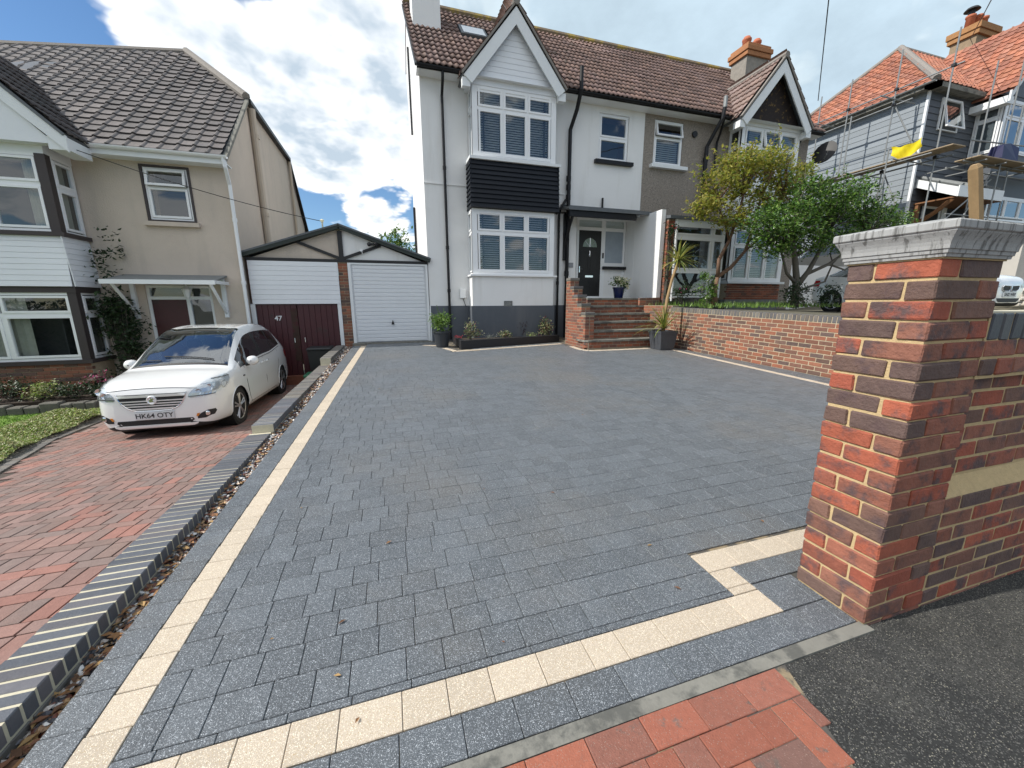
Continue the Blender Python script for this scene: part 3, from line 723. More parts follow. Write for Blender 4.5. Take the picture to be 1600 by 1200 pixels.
# ------------------------------------------------------------------ brick pier, street wall, garden wall, steps
bm_ = {}
rk = random.Random(21)
def brick_mesh(w, d, h, mat, nm='brick', c=.005):
    k = (round(w, 3), round(d, 3), round(h, 3), mat.name, nm, rk.randrange(5))
    if k not in bm_:                                   # five irregular castings of each size
        mb = MB().cbox(-w / 2, -d / 2, -h / 2, w / 2, d / 2, h / 2, c); r_ = random.Random(str(k))
        mb.v = [tuple(q + r_.uniform(-.0022, .0022) for q in p) for p in mb.v]; bm_[k] = mb.mesh(nm, mat)
    return bm_[k]
rk = random.Random(21)
def brick(parent, x0, y0, z0, x1, y1, z1, mat, nm='brick', jit=.0015, rot=(0, 0, 0)):
    return link(nm, brick_mesh(x1 - x0, y1 - y0, z1 - z0, mat, nm), parent,
                ((x0 + x1) / 2 + rk.uniform(-jit, jit), (y0 + y1) / 2 + rk.uniform(-jit, jit), (z0 + z1) / 2 + rk.uniform(-jit, jit) * .6),
                (rot[0] + rk.uniform(-.004, .004), rot[1] + rk.uniform(-.004, .004), rot[2] + rk.uniform(-.004, .004)))
PX0, PX1, PY0, PY1 = 1.84, 2.208, .885, 1.180
pier = thing('gate_pier', 'square red brick gate pier with a moulded grey cast stone cap', 'gate pier', (2.0, 1.05, 0))
part('mortar', MB().box(PX0 + .007, PY0 + .007, -.3, PX1 - .007, PY1 - .007, 1.502), m_mortarA, pier)
for k in range(-1, 20):
    z0 = .0085 + .075 * k; z1 = z0 + .066
    Lx, Wx, Ly, Wy = .2425, .1145, .1935, .0915        # stretcher and header lengths along the two faces
    if k % 2:   # header at the back of the left face
        bs_ = [(PX0, PY0, PX0 + Wx, PY0 + Ly), (PX0 + Wx + .011, PY0, PX1, PY0 + Wy), (PX1 - Wx, PY0 + Wy + .01, PX1, PY1), (PX0, PY1 - Wy, PX1 - Wx - .011, PY1)]
    else:
        bs_ = [(PX0, PY0, PX0 + Lx, PY0 + Wy), (PX1 - Wx, PY0, PX1, PY0 + Ly), (PX0 + Wx + .011, PY1 - Wy, PX1, PY1), (PX0, PY0 + Wy + .01, PX0 + Wx, PY1)]
    for b in bs_: brick(pier, b[0], b[1], z0, b[2], b[3], z1, m_brickA, jit=.0025)
cx, cy = (PX0 + PX1) / 2, (PY0 + PY1) / 2; hx, hy = (PX1 - PX0) / 2, (PY1 - PY0) / 2
prof = [(-.02, 1.502), (.010, 1.502), (.011, 1.512), (.015, 1.514), (.016, 1.526), (.020, 1.528), (.021, 1.541), (.024, 1.554), (.029, 1.566), (.035, 1.577), (.038, 1.582), (.039, 1.587), (.043, 1.589), (.045, 1.592), (.045, 1.613), (.041, 1.618), (-.05, 1.636), (-.12, 1.642)]
mb = MB(); vs = []; fs = []
for o_, z in prof:
    vs += [(cx - hx - o_, cy - hy - o_, z), (cx + hx + o_, cy - hy - o_, z), (cx + hx + o_, cy + hy + o_, z), (cx - hx - o_, cy + hy + o_, z)]
for i in range(len(prof) - 1):
    for k in range(4): fs.append((i * 4 + k, i * 4 + (k + 1) % 4, i * 4 + 4 + (k + 1) % 4, i * 4 + 4 + k))
fs.append(tuple(range(len(vs) - 4, len(vs)))); mb.add(vs, fs); part('cap', mb, m_cap, pier)
part('bedding', MB().box(PX0 - .003, PY0 - .003, 1.496, PX1 + .003, PY1 + .003, 1.5015), m_mortarA, pier)
# street wall
sw = thing('street_wall', 'red brick street wall with recessed panel and upright blue bricks on top beside the pier', 'wall', (4.5, 1.0, 0))
WX1 = 6.94
mb = MB(); mb.box(PX1, PY0 + .004, -.3, WX1, 1.097, .523); mb.box(PX1, PY0 + .044, .523, WX1, 1.097, 1.045); mb.box(PX1, PY0 + .004, 1.045, WX1, 1.097, 1.304)
mb.add([(PX1, PY0 + .002, .526), (WX1, PY0 + .002, .526), (WX1, PY0 + .046, .600), (PX1, PY0 + .046, .600)], [(0, 1, 2, 3)])
part('mortar', mb, m_mortarA, sw)
cnt = 0; wrest = MB()
def wbrick(x0, y0, z0, x1, y1, z1, mat=None, nm='brick', near=True):
    global cnt
    mat = mat or m_brickA
    if x0 < 4.6 and near: brick(sw, x0, y0, z0, x1, y1, z1, mat, nm)
    else: wrest.box(x0, y0, z0, x1, y1, z1)
for k in list(range(-1, 7)) + list(range(8, 16)):
    z0 = .0085 + .075 * k; z1 = z0 + .066
    yf = PY0 + (.040 if 8 <= k <= 13 else 0.0) - (.004 if k == 14 else 0)
    st = .1025 if k == 14 else .2155
    x = PX1 + .01 + (0 if k % 2 else -.115)
    while x < WX1:
        a, b = max(x, PX1 + .003), min(x + st, WX1)
        if b - a > .03: wbrick(a, yf, z0, b, yf + .1025, z1)
        x += st + .01
x = PX1 + .012
while x < WX1:
    if x < 4.6: brick(sw, x, PY0 - .002, 1.2, x + .065, 1.100, 1.306, m_bluedark, 'coping_brick')
    else: wrest.box(x, PY0 - .002, 1.2, x + .065, 1.1, 1.306)
    x += .075
part('brick', wrest, m_brickA, sw, kind='stuff')
part('coping_top', MB().box(PX1 + .002, PY0 + .006, 1.304, WX1, 1.094, 1.3085), m_mortarC, sw)
# garden retaining wall, raked with the drive
gw = thing('garden_wall', 'long brick retaining wall topped with grey bricks on edge at the right of the drive', 'wall', (7.0, 5, 0))
GX = 6.95
sh = lambda x, y, z: (x, y, z + SL * (y - .9))
mb = MB(sh); mb.box(GX + .004, 1.1, -.4, GX + .21, 8.46, 1.0); part('mortar', mb, m_mortarB, gw)
lst = []
for k in range(13):
    z0 = 1.01 - .113 - .008 - (k + 1) * .075 + .009; z1 = z0 + .066
    y = 1.12 + (.1125 if k % 2 else 0)
    while y < 8.45:
        b = min(y + .2155, 8.45)
        if b - y > .04: lst.append((y, b, z0, z1))
        y += .2255
lst.sort(key=lambda t: (t[0] < 4.1, t[0])); rest = MB(sh); n = 0
for (y, b, z0, z1) in lst:
    if y > 4.1 and n < 300:
        yc = (y + b) / 2; o = brick(gw, GX, y, z0 + gz(yc), GX + .1025, b, z1 + gz(yc), m_brickB, rot=(ASL, 0, 0)); n += 1
    else: rest.box(GX, y, z0, GX + .1025, b, z1)
part('brick', rest, m_brickB, gw, kind='stuff')
y = 1.12
while y < 8.44:
    z = 1.01 + gz(y + .03)
    if y > 3.6: brick(gw, GX - .003, y, z - .108, GX + .212, y + .065, z, m_bluegrey, 'coping_brick', rot=(ASL, 0, 0))
    y += .075
part('coping_brick', MB(sh).box(GX - .003, 1.1, .902, GX + .212, 3.6, 1.01), m_bluegrey, gw, kind='stuff')
# raised garden behind it
sheet('raised_garden', [7.16, 9, 12, 15, 18.4], [1.1, 4, 8, 11.3, 30], lambda x, y: .975 + gz(min(y, 9)) - .03 * min(6, max(0, x - 8)) + max(0, x - 14.5) * .08, m_earth, 'raised front garden behind the brick retaining wall')
# ---- entrance steps
st = thing('entrance_steps', 'red brick entrance steps with stepped side pier leading to the black door', 'steps', (5.8, 9.2, .24))
SX0, SX1 = 4.83, 7.0
ys = [8.5, 8.8, 9.1, 9.4, 9.7, 10.0]; tops = [.45, .66, .87, 1.075, 1.28, 1.49]
core = MB(); prev = .15
def course(y, z0, xa, xb, off, mat=m_brickD, par=st):
    x = xa - off
    while x < xb:
        a, b = max(x, xa), min(x + .2155, xb)
        if b - a > .03: brick(par, a, y, z0, b, y + .1025, z0 + .065, mat)
        x += .2255
for i, (y, t) in enumerate(zip(ys, tops)):
    y2 = ys[i + 1] if i < 5 else 11.78; xa = SX0 if i < 5 else 5.35
    xb = 7.0 if i < 5 else 7.6
    core.box((xa + .01) if i else 4.62, y + .004, prev - .3, xb, (y2 + .1) if i else 9.0, t - .046)
    for j in range(2): course(y, t - .048 - (j + 1) * .075 + .004, xa if i else 4.64, xb, .11 * (j % 2))
    pts = [(xa, y - .025), (xb, y - .025), (xb, y2 + .05), (xa, y2 + .05)]
    if i == 0:
        pts = [(6.98, y - .025)] + [(4.70 + .18 * math.cos(R(a)), y + .155 + .18 * math.sin(R(a))) for a in (270, 240, 210, 180)] + [(4.52, 9.0), (6.98, 9.0)]
    part('tread', MB().prism(pts, 'z', t - .045, t), m_conc, st)
    prev = t
for a in range(0, 90, 18):                                  # rounded end of the lowest step
    for j in range(2):
        t0 = R(180 + a + 9); c = (4.70, 8.5 + .155)
        o = link('brick', brick_mesh(.05, .1, .065, m_brickB), st, (c[0] + .11 * math.cos(t0), c[1] + .11 * math.sin(t0), .45 - .048 - (j + 1) * .075 + .004 + .0325), (0, 0, t0 + math.pi / 2))
part('mortar', core, m_mortarD, st)
pier_m = MB()
segs = [(8.63, 8.86, 1.13), (8.86, 9.08, 1.34), (9.08, 9.3, 1.56), (9.3, 9.52, 1.78), (9.52, 9.76, 2.0)]
zb = .15
for (ya, yb, zt) in segs:
    pier_m.box(4.584, ya + .004, zb - .1, 4.826, yb + .004, zt - .07)
nl = 0
for k in range(25):
    z0 = .2 + k * .075
    yy0 = next((a for a, b, t in segs if z0 + .07 < t - .06), None)
    if yy0 is None: break
    for (xa, xb) in ((4.58, 4.58 + .118), (4.712, 4.83)): brick(st, xa, yy0, z0, xb, yy0 + .1, z0 + .065, m_brickB if k % 2 else m_brickD)   # fronts
    y = yy0 + .108 - (.11 if k % 2 else 0)
    while y < 9.76:
        a, b = max(y, yy0 + .108), min(y + .215, 9.76)
        if b - a > .03:
            brick(st, 4.58, a, z0, 4.68, b, z0 + .065, m_brickD); brick(st, 4.73, a, z0, 4.83, b, z0 + .065, m_brickD)
        y += .2255
for (ya, yb, zt) in segs: brick(st, 4.57, ya - .012, zt - .066, 4.84, yb - .0, zt, m_bluegrey, 'coping_brick')
part('pier_mortar', pier_m, m_mortarD, st)
# right-hand cheek of the stairwell
ck = MB(); ck.box(7.004, 8.47, 0, 7.2, 9.9, 1.28); ck.box(7.004, 9.9, 0, 7.7, 11.2, 1.49); part('mortar', ck, m_mortarD, st)
for k in range(18):
    z0 = .15 + .075 * k; y = 8.50 + (.11 if k % 2 else 0)
    if z0 > 1.45: break
    while y < 10.9:
        b = min(y + .2155, 10.9)
        if b - y > .04 and (z0 < 1.24 or y > 9.9): brick(st, 7.0, y, z0, 7.1, b, z0 + .065, m_brickB)
        y += .2255
    if z0 > 1.2: 
        x = 7.0
        while x < 7.7: brick(st, x, 9.895, z0, min(x + .2155, 7.72), 9.99, z0 + .065, m_brickB); x += .2255
# ---- raised flower bed under the bay
bed = thing('flower_bed', 'low raised flower bed with dark timber edging below the bay window', 'flower bed', (3, 10, .25))
A_, B_ = (1.61, 9.36), (4.56, 10.12)
dx, dy = B_[0] - A_[0], B_[1] - A_[1]; ln = math.hypot(dx, dy); nx, ny = -dy / ln, dx / ln
def rail(p, q, w, z0, z1, nm='edging'):
    ex, ey = q[0] - p[0], q[1] - p[1]; l_ = math.hypot(ex, ey); ax, ay = -ey / l_ * w, ex / l_ * w
    mb = MB(); pts = [(p[0], p[1]), (q[0], q[1]), (q[0] + ax, q[1] + ay), (p[0] + ax, p[1] + ay)]
    mb.prism(pts, 'z', z0, z1); part(nm, mb, m_plastic, bed)
rail(A_, B_, .13, .18, .46); rail((1.61, 10.66), (1.61, 9.50), .12, .18, .458)
part('soil', MB().prism([(1.7, 9.5), (4.56, 10.24), (4.56, 11.18), (1.7, 11.18)], 'z', .2, .40), m_soil, bed)
# ------------------------------------------------------------------ roofs
def tile_mesh(tw, tg, amp, mat, rolls=2, nm='roof_tile'):
    mb = MB(); n = 4 * rolls; L_ = tg + .05; th = .02; P = []
    if rolls == 1: P = [(tw * a, amp * b) for a, b in ((-.5, 0), (-.44, 1.3), (-.36, 2), (-.28, 1.3), (-.2, 0), (.15, -.3), (.5, 0))]; n = 6
    else:
        for i in range(n + 1):
            x = -tw / 2 + tw * i / n; P.append((x, amp * math.cos(2 * math.pi * rolls * (i / n))))
    for (y, dz) in ((0, .036), (L_, 0.0)): mb.v += [(x, y, z + dz) for x, z in P]
    mb.v += [(x, .002, z + .036 - th) for x, z in P]
    m = n + 1
    for i in range(n): mb.f += [(i, i + 1, m + i + 1, m + i), (2 * m + i, 2 * m + i + 1, i + 1, i)]
    return mb
def tiles(roof, O, U, V, w, h, tw, tg, amp, mat, rolls=2, clip=None, budget=300, nm='roof_tile', lift=.03, seed=1, warp=None):
    O, U, V = Vector(O), Vector(U).normalized(), Vector(V).normalized(); Nn = U.cross(V).normalized()
    src = tile_mesh(tw, tg, amp, mat, rolls); me = src.mesh(nm, mat, rolls > 1); rr = random.Random(seed); L_ = []
    nu, nv = int(math.ceil(w / tw)), int(math.ceil(h / tg))
    for j in range(nv):
        for i in range(nu):
            u, v = (i + .5) * tw, j * tg
            if u > w + .05 or (clip and not clip(u, v + tg * .4)): continue
            p = O + U * u + V * v + Nn * (lift + rr.uniform(-.004, .004))
            if warp: p = warp(p)
            L_.append((p.length, p))
    L_.sort(key=lambda t: t[0]); rest = MB()
    for k, (d, p) in enumerate(L_):
        a = rr.uniform(-.01, .01); b_ = rr.uniform(-.012, .012)
        Mx = Matrix((U, V, Nn)).transposed().to_4x4() @ Matrix.Rotation(a, 4, 'Z') @ Matrix.Rotation(b_, 4, 'X')
        Mx.translation = p
        if k < budget:
            o = link(nm, me, roof); o.matrix_local = Mx
        else: rest.add([tuple(Mx @ Vector(q)) for q in src.v], src.f)
    if rest.v: part(nm, rest, mat, roof, kind='stuff', smooth=False)
    return len(L_)
def slab(pts, th=.06):
    """a thin slab under a sloping polygon"""
    a = [Vector(p) for p in pts]; n = (a[1] - a[0]).cross(a[2] - a[0]).normalized() * th
    if n.z > 0: n = -n
    mb = MB(); k = len(a); mb.add([tuple(p) for p in a] + [tuple(p + n) for p in a], [tuple(range(k)), tuple(range(2 * k - 1, k - 1, -1))] + [(i, (i + 1) % k, k + (i + 1) % k, k + i) for i in range(k)])
    return mb
def pipe(parent, pts, r, mat=None, name='downpipe', collars=()):
    mb = MB(); mb.tube(pts, r, 10)
    for (p, q) in collars: mb.tube([p, q], r * 1.3, 10)
    return part(name, mb, mat or m_gutter, parent, smooth=False)
def gutter(parent, a, b, r=.055, mat=None, th=.004):
    a, b = Vector(a), Vector(b); d = (b - a).normalized(); s_ = d.cross(Vector((0, 0, 1))).normalized(); mb = MB(); n = 8; vs = []
    for p in (a, b):
        for rr in (r, r - th * 2):
            for k in range(n + 1):
                t = math.pi * k / n; vs.append(tuple(p + s_ * (rr * math.cos(t)) - Vector((0, 0, 1)) * rr * math.sin(t)))
    m = n + 1; f = []
    for k in range(n): f += [(k, k + 1, 2 * m + k + 1, 2 * m + k), (m + k, 3 * m + k, 3 * m + k + 1, m + k + 1)]
    f += [(0, 2 * m, 3 * m, m), (n, m + n, 3 * m + n, 2 * m + n)]
    for e in (0, 2 * m): f.append(tuple([e + k for k in range(m)] + [e + m + k for k in range(n, -1, -1)]))
    mb.add(vs, f); part('gutter', mb, mat or m_gutter, parent)
EY, EZ, RY, RZ = 10.86, 7.04, 14.4, 10.42                       # eaves and ridge of the semi-detached pair
PV = Vector((0, RY - EY, RZ - EZ)).normalized(); PH = math.hypot(RY - EY, RZ - EZ)
def bay_gable(house, roof, xc, hw_, zb, za, yf, face_mat, wood, tile, budget, board_n=0, tileface=False):
    """pitched gable over a bay: bargeboards, face, two tiled slopes running back into the main roof"""
    ov = .27; yb = EY + (za - EZ) / ((RZ - EZ) / (RY - EY)) + .3
    sl = (za - zb) / (hw_ + .0)
    for sgn in (-1, 1):
        e = (xc + sgn * (hw_ + .08), zb - .08 * sl)
        Lh = math.hypot(hw_ + .08, za - e[1])
        pts = [(e[0], yf, e[1]), (xc, yf, za), (xc, yb, za), (e[0], yb, e[1])]
        part('gable_slope', slab(pts, .05), m_lead, roof)
        V = (-sgn * (hw_ + .08), 0, za - e[1]); U = (0, 1, 0) if sgn < 0 else (0, -1, 0)
        O = (e[0], yf - .02, e[1]) if sgn < 0 else (e[0], yb, e[1])
        # keep the tiles in front of the main roof plane
        def clip(u, v, sgn=sgn, O=O, e=e, Lh=Lh):
            y = O[1] + u if sgn < 0 else O[1] - u
            z = e[1] + (za - e[1]) * v / Lh
            return z > EZ + (y - EY) * (RZ - EZ) / (RY - EY) - .12 and v < Lh - .05
        U2 = Vector(U); V2 = Vector(V)
        if U2.cross(V2).z < 0: U2 = -U2
        # origin such that u runs along U2
        O2 = (e[0], yf - .02, e[1]) if U2.y > 0 else (e[0], yb, e[1])
        tiles(roof, O2, U2, V2, yb - yf, Lh, .30, .31, .018, tile, 2, (lambda u, v, Uy=U2.y, e=e, Lh=Lh: (e[1] + (za - e[1]) * v / Lh) > EZ + ((yf + u if Uy > 0 else yb - u) - EY) * (RZ - EZ) / (RY - EY) - .1), budget)
        # bargeboard
        nx_, nz_ = -sgn * 0, 0
        d = Vector((-sgn * (hw_ + .08), 0, za - e[1])).normalized(); pn = Vector((sgn * d.z, 0, abs(d.x)))     # outward normal of slope
        o0 = Vector((e[0], 0, e[1])); w = .27
        top0, top1 = o0 - pn * .03, Vector((xc, 0, za)) - pn * .03
        bt = [(top0.x, top0.z), (xc, top1.z + (xc - top1.x) * 0 - 0.0), (xc, za - .03 - w / abs(d.x) ), (top0.x - pn.x * w - 0, top0.z - pn.z * w)]
        part('bargeboard', MB().prism(bt, 'y', yf + .0, yf + .035), wood, house)
        # boxed foot
        part('box_end', MB().box(min(e[0], e[0] - sgn * .2), yf + .036, e[1] - .26, max(e[0], e[0] - sgn * .2), 10.72, e[1] - .07), wood, house)
        # verge edge of the tiles
        part('verge', MB().prism([(e[0] + pn.x * .03, e[1] + pn.z * .03), (xc, za + .05), (xc, za - .02), (e[0] - pn.x * .02, e[1] - pn.z * .02)], 'y', yf - .03, yf + .05), m_ridgegrey, roof)
    part('ridge_tile', MB().tube([(xc, yf - .04, za + .02), (xc, yb, za + .02)], .09, 8), m_ridgegrey, roof)
    part('soffit', MB().add([(xc - hw_, yf + .03, zb - .09), (xc + hw_, yf + .03, zb - .09), (xc + hw_, 10.72, zb - .09), (xc - hw_, 10.72, zb - .09)], [(0, 1, 2, 3)]), wood, house)
    g = part('gable_face', MB().prism([(xc - hw_ + .1, zb - .1), (xc + hw_ - .1, zb - .1), (xc, za - .12)], 'y', 10.70, 10.76), face_mat, house)
    return g
# ------------------------------------------------------------------ the white house
wh = thing('white_house', 'white rendered semi with black bay cladding and grey base behind the driveway', 'house', (4.4, 11.2, .3))
PTY = 7.72
mb = holes_wall(MB(FY(11.2)), 1.08, PTY, 1.29, 7.10, [(6.18, 7.18, 5.50, 6.76, .10), (5.55, 7.598, 1.5, 3.95, .60)])
mb.quad((1.08, 0, 7.1), (PTY, 0, 7.1), (PTY, -.3, 7.25), (1.08, -.3, 7.25))
part('front_wall', mb, m_white, wh)
part('side_wall', MB(FXm(1.08)).poly([(11.2, 0, .2), (15.6, 0, .2), (15.6, 0, 9.2), (14.4, 0, 10.3), (11.2, 0, 7.1)]), m_white, wh)
part('plinth', MB().box(1.076, 11.17, .1, 5.6, 11.21, 1.29), m_grey, wh)
part('plinth', MB().box(2.17, 10.672, .1, 4.63, 11.17, 1.285), m_grey, wh)
part('corner_trim', MB().box(1.07, 11.165, .1, 1.10, 11.2, 1.29), m_whitewood, wh)
part('drip_bead', MB().box(1.07, 11.175, 4.46, 2.2, 11.21, 4.49).box(4.6, 11.175, 4.46, 5.1, 11.21, 4.49), m_white, wh)
part('bay_wall', MB().box(2.20, 10.70, 1.286, 4.60, 11.2, 2.085), m_white, wh)
part('bay_core', MB().box(2.30, 11.15, 2.0, 4.55, 11.19, 6.8), m_dark, wh)  # dark sheet stands in for the shaded room behind the bay
part('bay_sill', MB().box(2.15, 10.62, 2.086, 4.68, 11.2, 2.13), m_upvc, wh)
def bay_windows(house, xa, xb, z0, z1, rows, blind, posts=.19, fr=None):
    window(house, FY(10.70), xa + .03, xb - .03, z0, z1, grid_lights(xa + .03 + posts * .7, xb - .03 - posts * .7, rows, .03, .05), fw=posts * .75, d=.0, blind=blind, back=.44)
    for X, F in ((xa + .03, FXm), (xb - .03, FXp)):
        window(house, F(X), 10.702, 11.19, z0, z1, [(10.77, 11.15, a, b_) for a, b_ in rows], fw=.05, blind=None, back=.3, sw=.04)
bay_windows(wh, 2.2, 4.63, 2.131, 3.82, [(2.20, 3.20), (3.27, 3.75)], 'all')
bay_windows(wh, 2.27, 4.63, 5.06, 6.70, [(5.12, 6.17), (6.24, 6.66)], 'all')
part('bay_sill', MB().box(2.19, 10.58, 4.985, 4.71, 11.2, 5.055), m_whitewood, wh)
bc = part('bay_cladding', MB().prism([(10.655, 4.985), (10.60, 3.83), (11.2, 3.83), (11.2, 4.985)], 'x', 2.235, 4.645), m_black, wh)
def clad_T(x, d, z): return (x, 10.655 - (4.985 - z) * .048 - d, z)
boards(bc, clad_T, 2.19, 4.69, 3.83, 4.985, 10, m_blackboard, proud=.035, lap=.03)
for X, sg in ((2.235, -1), (4.645, 1)):
    boards(bc, (lambda s, d, z, X=X, sg=sg: (X + sg * d, s, z)), 10.60, 11.19, 3.83, 4.985, 10, m_blackboard, proud=.04, lap=.03)
part('bay_fascia', MB().box(2.2, 10.685, 6.702, 4.66, 11.2, 6.86).box(2.17, 10.67, 6.86, 4.69, 11.2, 6.90), m_slatboard, wh)
WR = part('roof', slab([(.96, EY, EZ), (PTY, EY, EZ), (PTY, RY, RZ), (.96, RY, RZ)]), m_lead, wh)
part('rear_slope', slab([(1.06, RY, RZ), (PTY, RY, RZ), (PTY, 17.8, EZ), (1.9, 17.8, EZ), (1.9, 15.7, 9.18), (1.06, 15.7, 9.18)]), m_tile, WR)
# roof light lies in the left part of the slope
def wclip(u, v):
    x = .96 + u; z = EZ + v * PV.z
    if x < 1.02 or x > PTY: return False
    dz = 8.72 - abs(x - 3.42) * 1.27
    if z < dz - .35 and v < 2.9 and abs(x - 3.42) < 1.3: return False
    return not (2.5 < x < 3.3 and 2.72 < v < 3.5)
tiles(WR, (.96, EY - .03, EZ - .02), (1, 0, 0), PV, PTY - .96, PH - .1, .30, .335, .02, m_tile, 2, wclip, 300)
part('ridge_tile', MB().tube([(1.0, RY, RZ + .06), (PTY, RY, RZ + .06)], .11, 8), m_ridge, WR)
ry0 = Vector((0, EY, EZ)) + PV * 2.75; ry1 = Vector((0, EY, EZ)) + PV * 3.5; nn_ = Vector((0, -PV.z, PV.y))
rl = part('roof_light', MB().add([(2.5, *(ry0 + nn_ * .1).yz), (3.3, *(ry0 + nn_ * .1).yz), (3.3, *(ry1 + nn_ * .1).yz), (2.5, *(ry1 + nn_ * .1).yz), (2.5, *ry0.yz), (3.3, *ry0.yz), (3.3, *ry1.yz), (2.5, *ry1.yz)], [(0, 1, 2, 3), (0, 1, 5, 4), (1, 2, 6, 5), (2, 3, 7, 6), (3, 0, 4, 7)]), m_lead, WR)
q0, q1 = ry0 + PV * .07 + nn_ * .11, ry1 - PV * .07 + nn_ * .11
part('roof_light_pane', MB().quad((2.57, *q0.yz), (3.23, *q0.yz), (3.23, *q1.yz), (2.57, *q1.yz)), m_whitewood, WR)
ch = part('chimney', MB().box(1.14, 12.9, 8.0, 1.92, 13.6, 12.6), m_white, WR)
bay_gable(wh, WR, 3.43, 1.30, 6.93, 8.53, 10.53, m_white, m_whitewood, m_tile, 60)
gb = part('gable_boards', MB().box(2.3, 10.695, 6.9, 4.55, 10.70, 6.91), m_slatboard, wh)
boards(gb, FY(10.70), 2.2, 4.65, 6.905, 8.3, 11, m_slatboard, proud=.018, lap=.006, clip=lambda z: (3.43 - (8.36 - z) * .80, 3.43 + (8.36 - z) * .80))
gutter(wh, (1.0, 10.80, 7.0), (2.1, 10.80, 7.0)); gutter(wh, (4.75, 10.80, 7.0), (PTY, 10.80, 7.0))
[part('soffit', MB().box(a, 10.87, 6.93, b, 11.2, 6.96), m_upvc, wh) for a, b in ((1.0, 2.2), (4.66, PTY))]
part('fascia_board', MB().box(1.0, 10.84, 6.94, 2.2, 10.865, 7.06).box(4.66, 10.84, 6.94, PTY, 10.865, 7.06), m_black, wh)
def dp(house, x, z1, z0, y=11.12, r=.036, off=0, mat=None, zc=(4.9, 2.9, 1.75)):
    pts = [(x + off, 10.84, z1), (x + off, 10.86, z1 - .12), (x, y, z1 - .42), (x, y, z0)]
    pipe(house, pts, r, mat, collars=[((x, y, z), (x, y, z - .09)) for z in zc])
dp(wh, 1.62, 6.95, .35)
pipe(wh, [(5.33, 10.72, 7.55), (5.33, 10.72, 7.0), (5.31, 10.9, 6.6), (5.21, 11.09, 6.15), (5.2, 11.1, .3)], .055, collars=[((5.2, 11.1, z), (5.2, 11.1, z - .14)) for z in (4.95, 4.72, 4.45, 2.3)])
pipe(wh, [(4.66, 10.68, 3.82), (4.8, 10.9, 3.95), (4.98, 11.08, 4.1), (5.12, 11.1, 4.3)], .035)
pipe(wh, [(4.98, 11.12, 4.1), (4.93, 11.12, 3.9), (4.92, 11.12, .3)], .034, collars=[((4.92, 11.12, 2.0), (4.92, 11.12, 1.9))])
pipe(wh, [(1.03, 14.6, 4.6), (1.03, 14.6, 2.4)], .04); pipe(wh, [(1.04, 13.9, 9.0), (1.04, 13.9, 6.6)], .03)
window(wh, FY(11.2), 6.19, 7.17, 5.505, 6.755, [(6.23, 7.13, 5.54, 6.10), (6.23, 7.13, 6.15, 6.72)], fw=.04, d=-.03, back=.5)
part('window_sill', MB().box(6.05, 11.08, 5.40, 7.33, 11.2, 5.498), m_black, wh)
# porch and entrance door
DY = 11.76
part('porch_wall', MB(FY(DY)).quad((5.5, 0, 1.5), (7.62, 0, 1.5), (7.62, 0, 4.0), (5.5, 0, 4.0)).box(6.78, 0.0, 1.5, 7.60, .05, 2.52), m_white, wh)
part('porch_ceiling', MB().box(5.0, 11.2, 3.951, 7.7, 11.8, 3.99), m_black, wh)
part('wing_wall', MB().box(7.602, 9.95, 1.5, 7.74, 11.8, 3.96), m_white, wh)
df = part('door_frame', MB(FY(DY)).ring(5.82, 1.5, 7.58, 4.0, .07, -.02, .06).box(6.70, 0, 1.51, 6.84, .055, 3.93).box(5.89, 0, 3.62, 7.51, .056, 3.72).box(6.84, 0, 2.522, 7.51, .057, 2.64), m_upvc, wh)
part('pane', MB(FY(DY)).quad((6.84, .03, 2.64), (7.51, .03, 2.64), (7.51, .03, 3.62), (6.84, .03, 3.62)), M('obscure_glass', (.30, .35, .40), .35, ns=3, na=.2), df)
part('fanlight', MB(FY(DY)).quad((5.89, .03, 3.72), (6.70, .03, 3.72), (6.70, .03, 3.93), (5.89, .03, 3.93)).quad((6.84, .03, 3.72), (7.51, .03, 3.72), (7.51, .03, 3.93), (6.84, .03, 3.93)), m_glass, df)
part('interior', MB(FY(DY)).box(5.85, -.06, 1.5, 7.55, -.03, 3.95), m_room, df)  # dark sheet for the unlit hall behind the fanlight
dr = part('front_door', MB(FY(DY)).box(5.89, -.01, 1.53, 6.70, .04, 3.62), m_doorblack, wh, label='black front door with a half-round window')
fan = [(6.295 + .25 * math.cos(R(a)), 3.12 + .27 * math.sin(R(a))) for a in range(0, 181, 15)]
part('fan_window', MB().prism(fan, 'y', DY - .046, DY - .035), M('bevelled_glass', (.25, .32, .28), .15, ns=14, na=.5), dr)
part('fan_window_bars', MB(FY(DY)).tube([(6.295, .05, 3.12), (6.295, .05, 3.39)], .008, 6).tube([(6.295, .05, 3.12), (6.11, .05, 3.30)], .008, 6).tube([(6.295, .05, 3.12), (6.48, .05, 3.30)], .008, 6), m_chrome, dr)
part('knocker', MB(FY(DY)).tube([(6.295, .05, 3.0), (6.295, .065, 2.92), (6.27, .06, 2.86), (6.295, .06, 2.82), (6.32, .06, 2.86), (6.295, .065, 2.92)], .012, 6), m_chrome, dr)
part('letterbox', MB(FY(DY)).cbox(6.15, .038, 2.17, 6.44, .055, 2.24, .006), m_chrome, dr)
part('handle', MB(FY(DY)).cbox(5.925, .038, 2.32, 5.96, .05, 2.52, .005).tube([(5.94, .06, 2.43), (6.05, .07, 2.43)], .011, 6), m_chrome, dr)
for (a, b_, c, e_) in ((5.97, 6.26, 1.62, 2.08), (6.33, 6.62, 1.62, 2.08), (5.97, 6.26, 2.32, 3.02), (6.33, 6.62, 2.32, 3.02)):
    part('door_moulding', MB(FY(DY)).ring(a, c, b_, e_, .018, .036, .046), m_doorblack, dr)
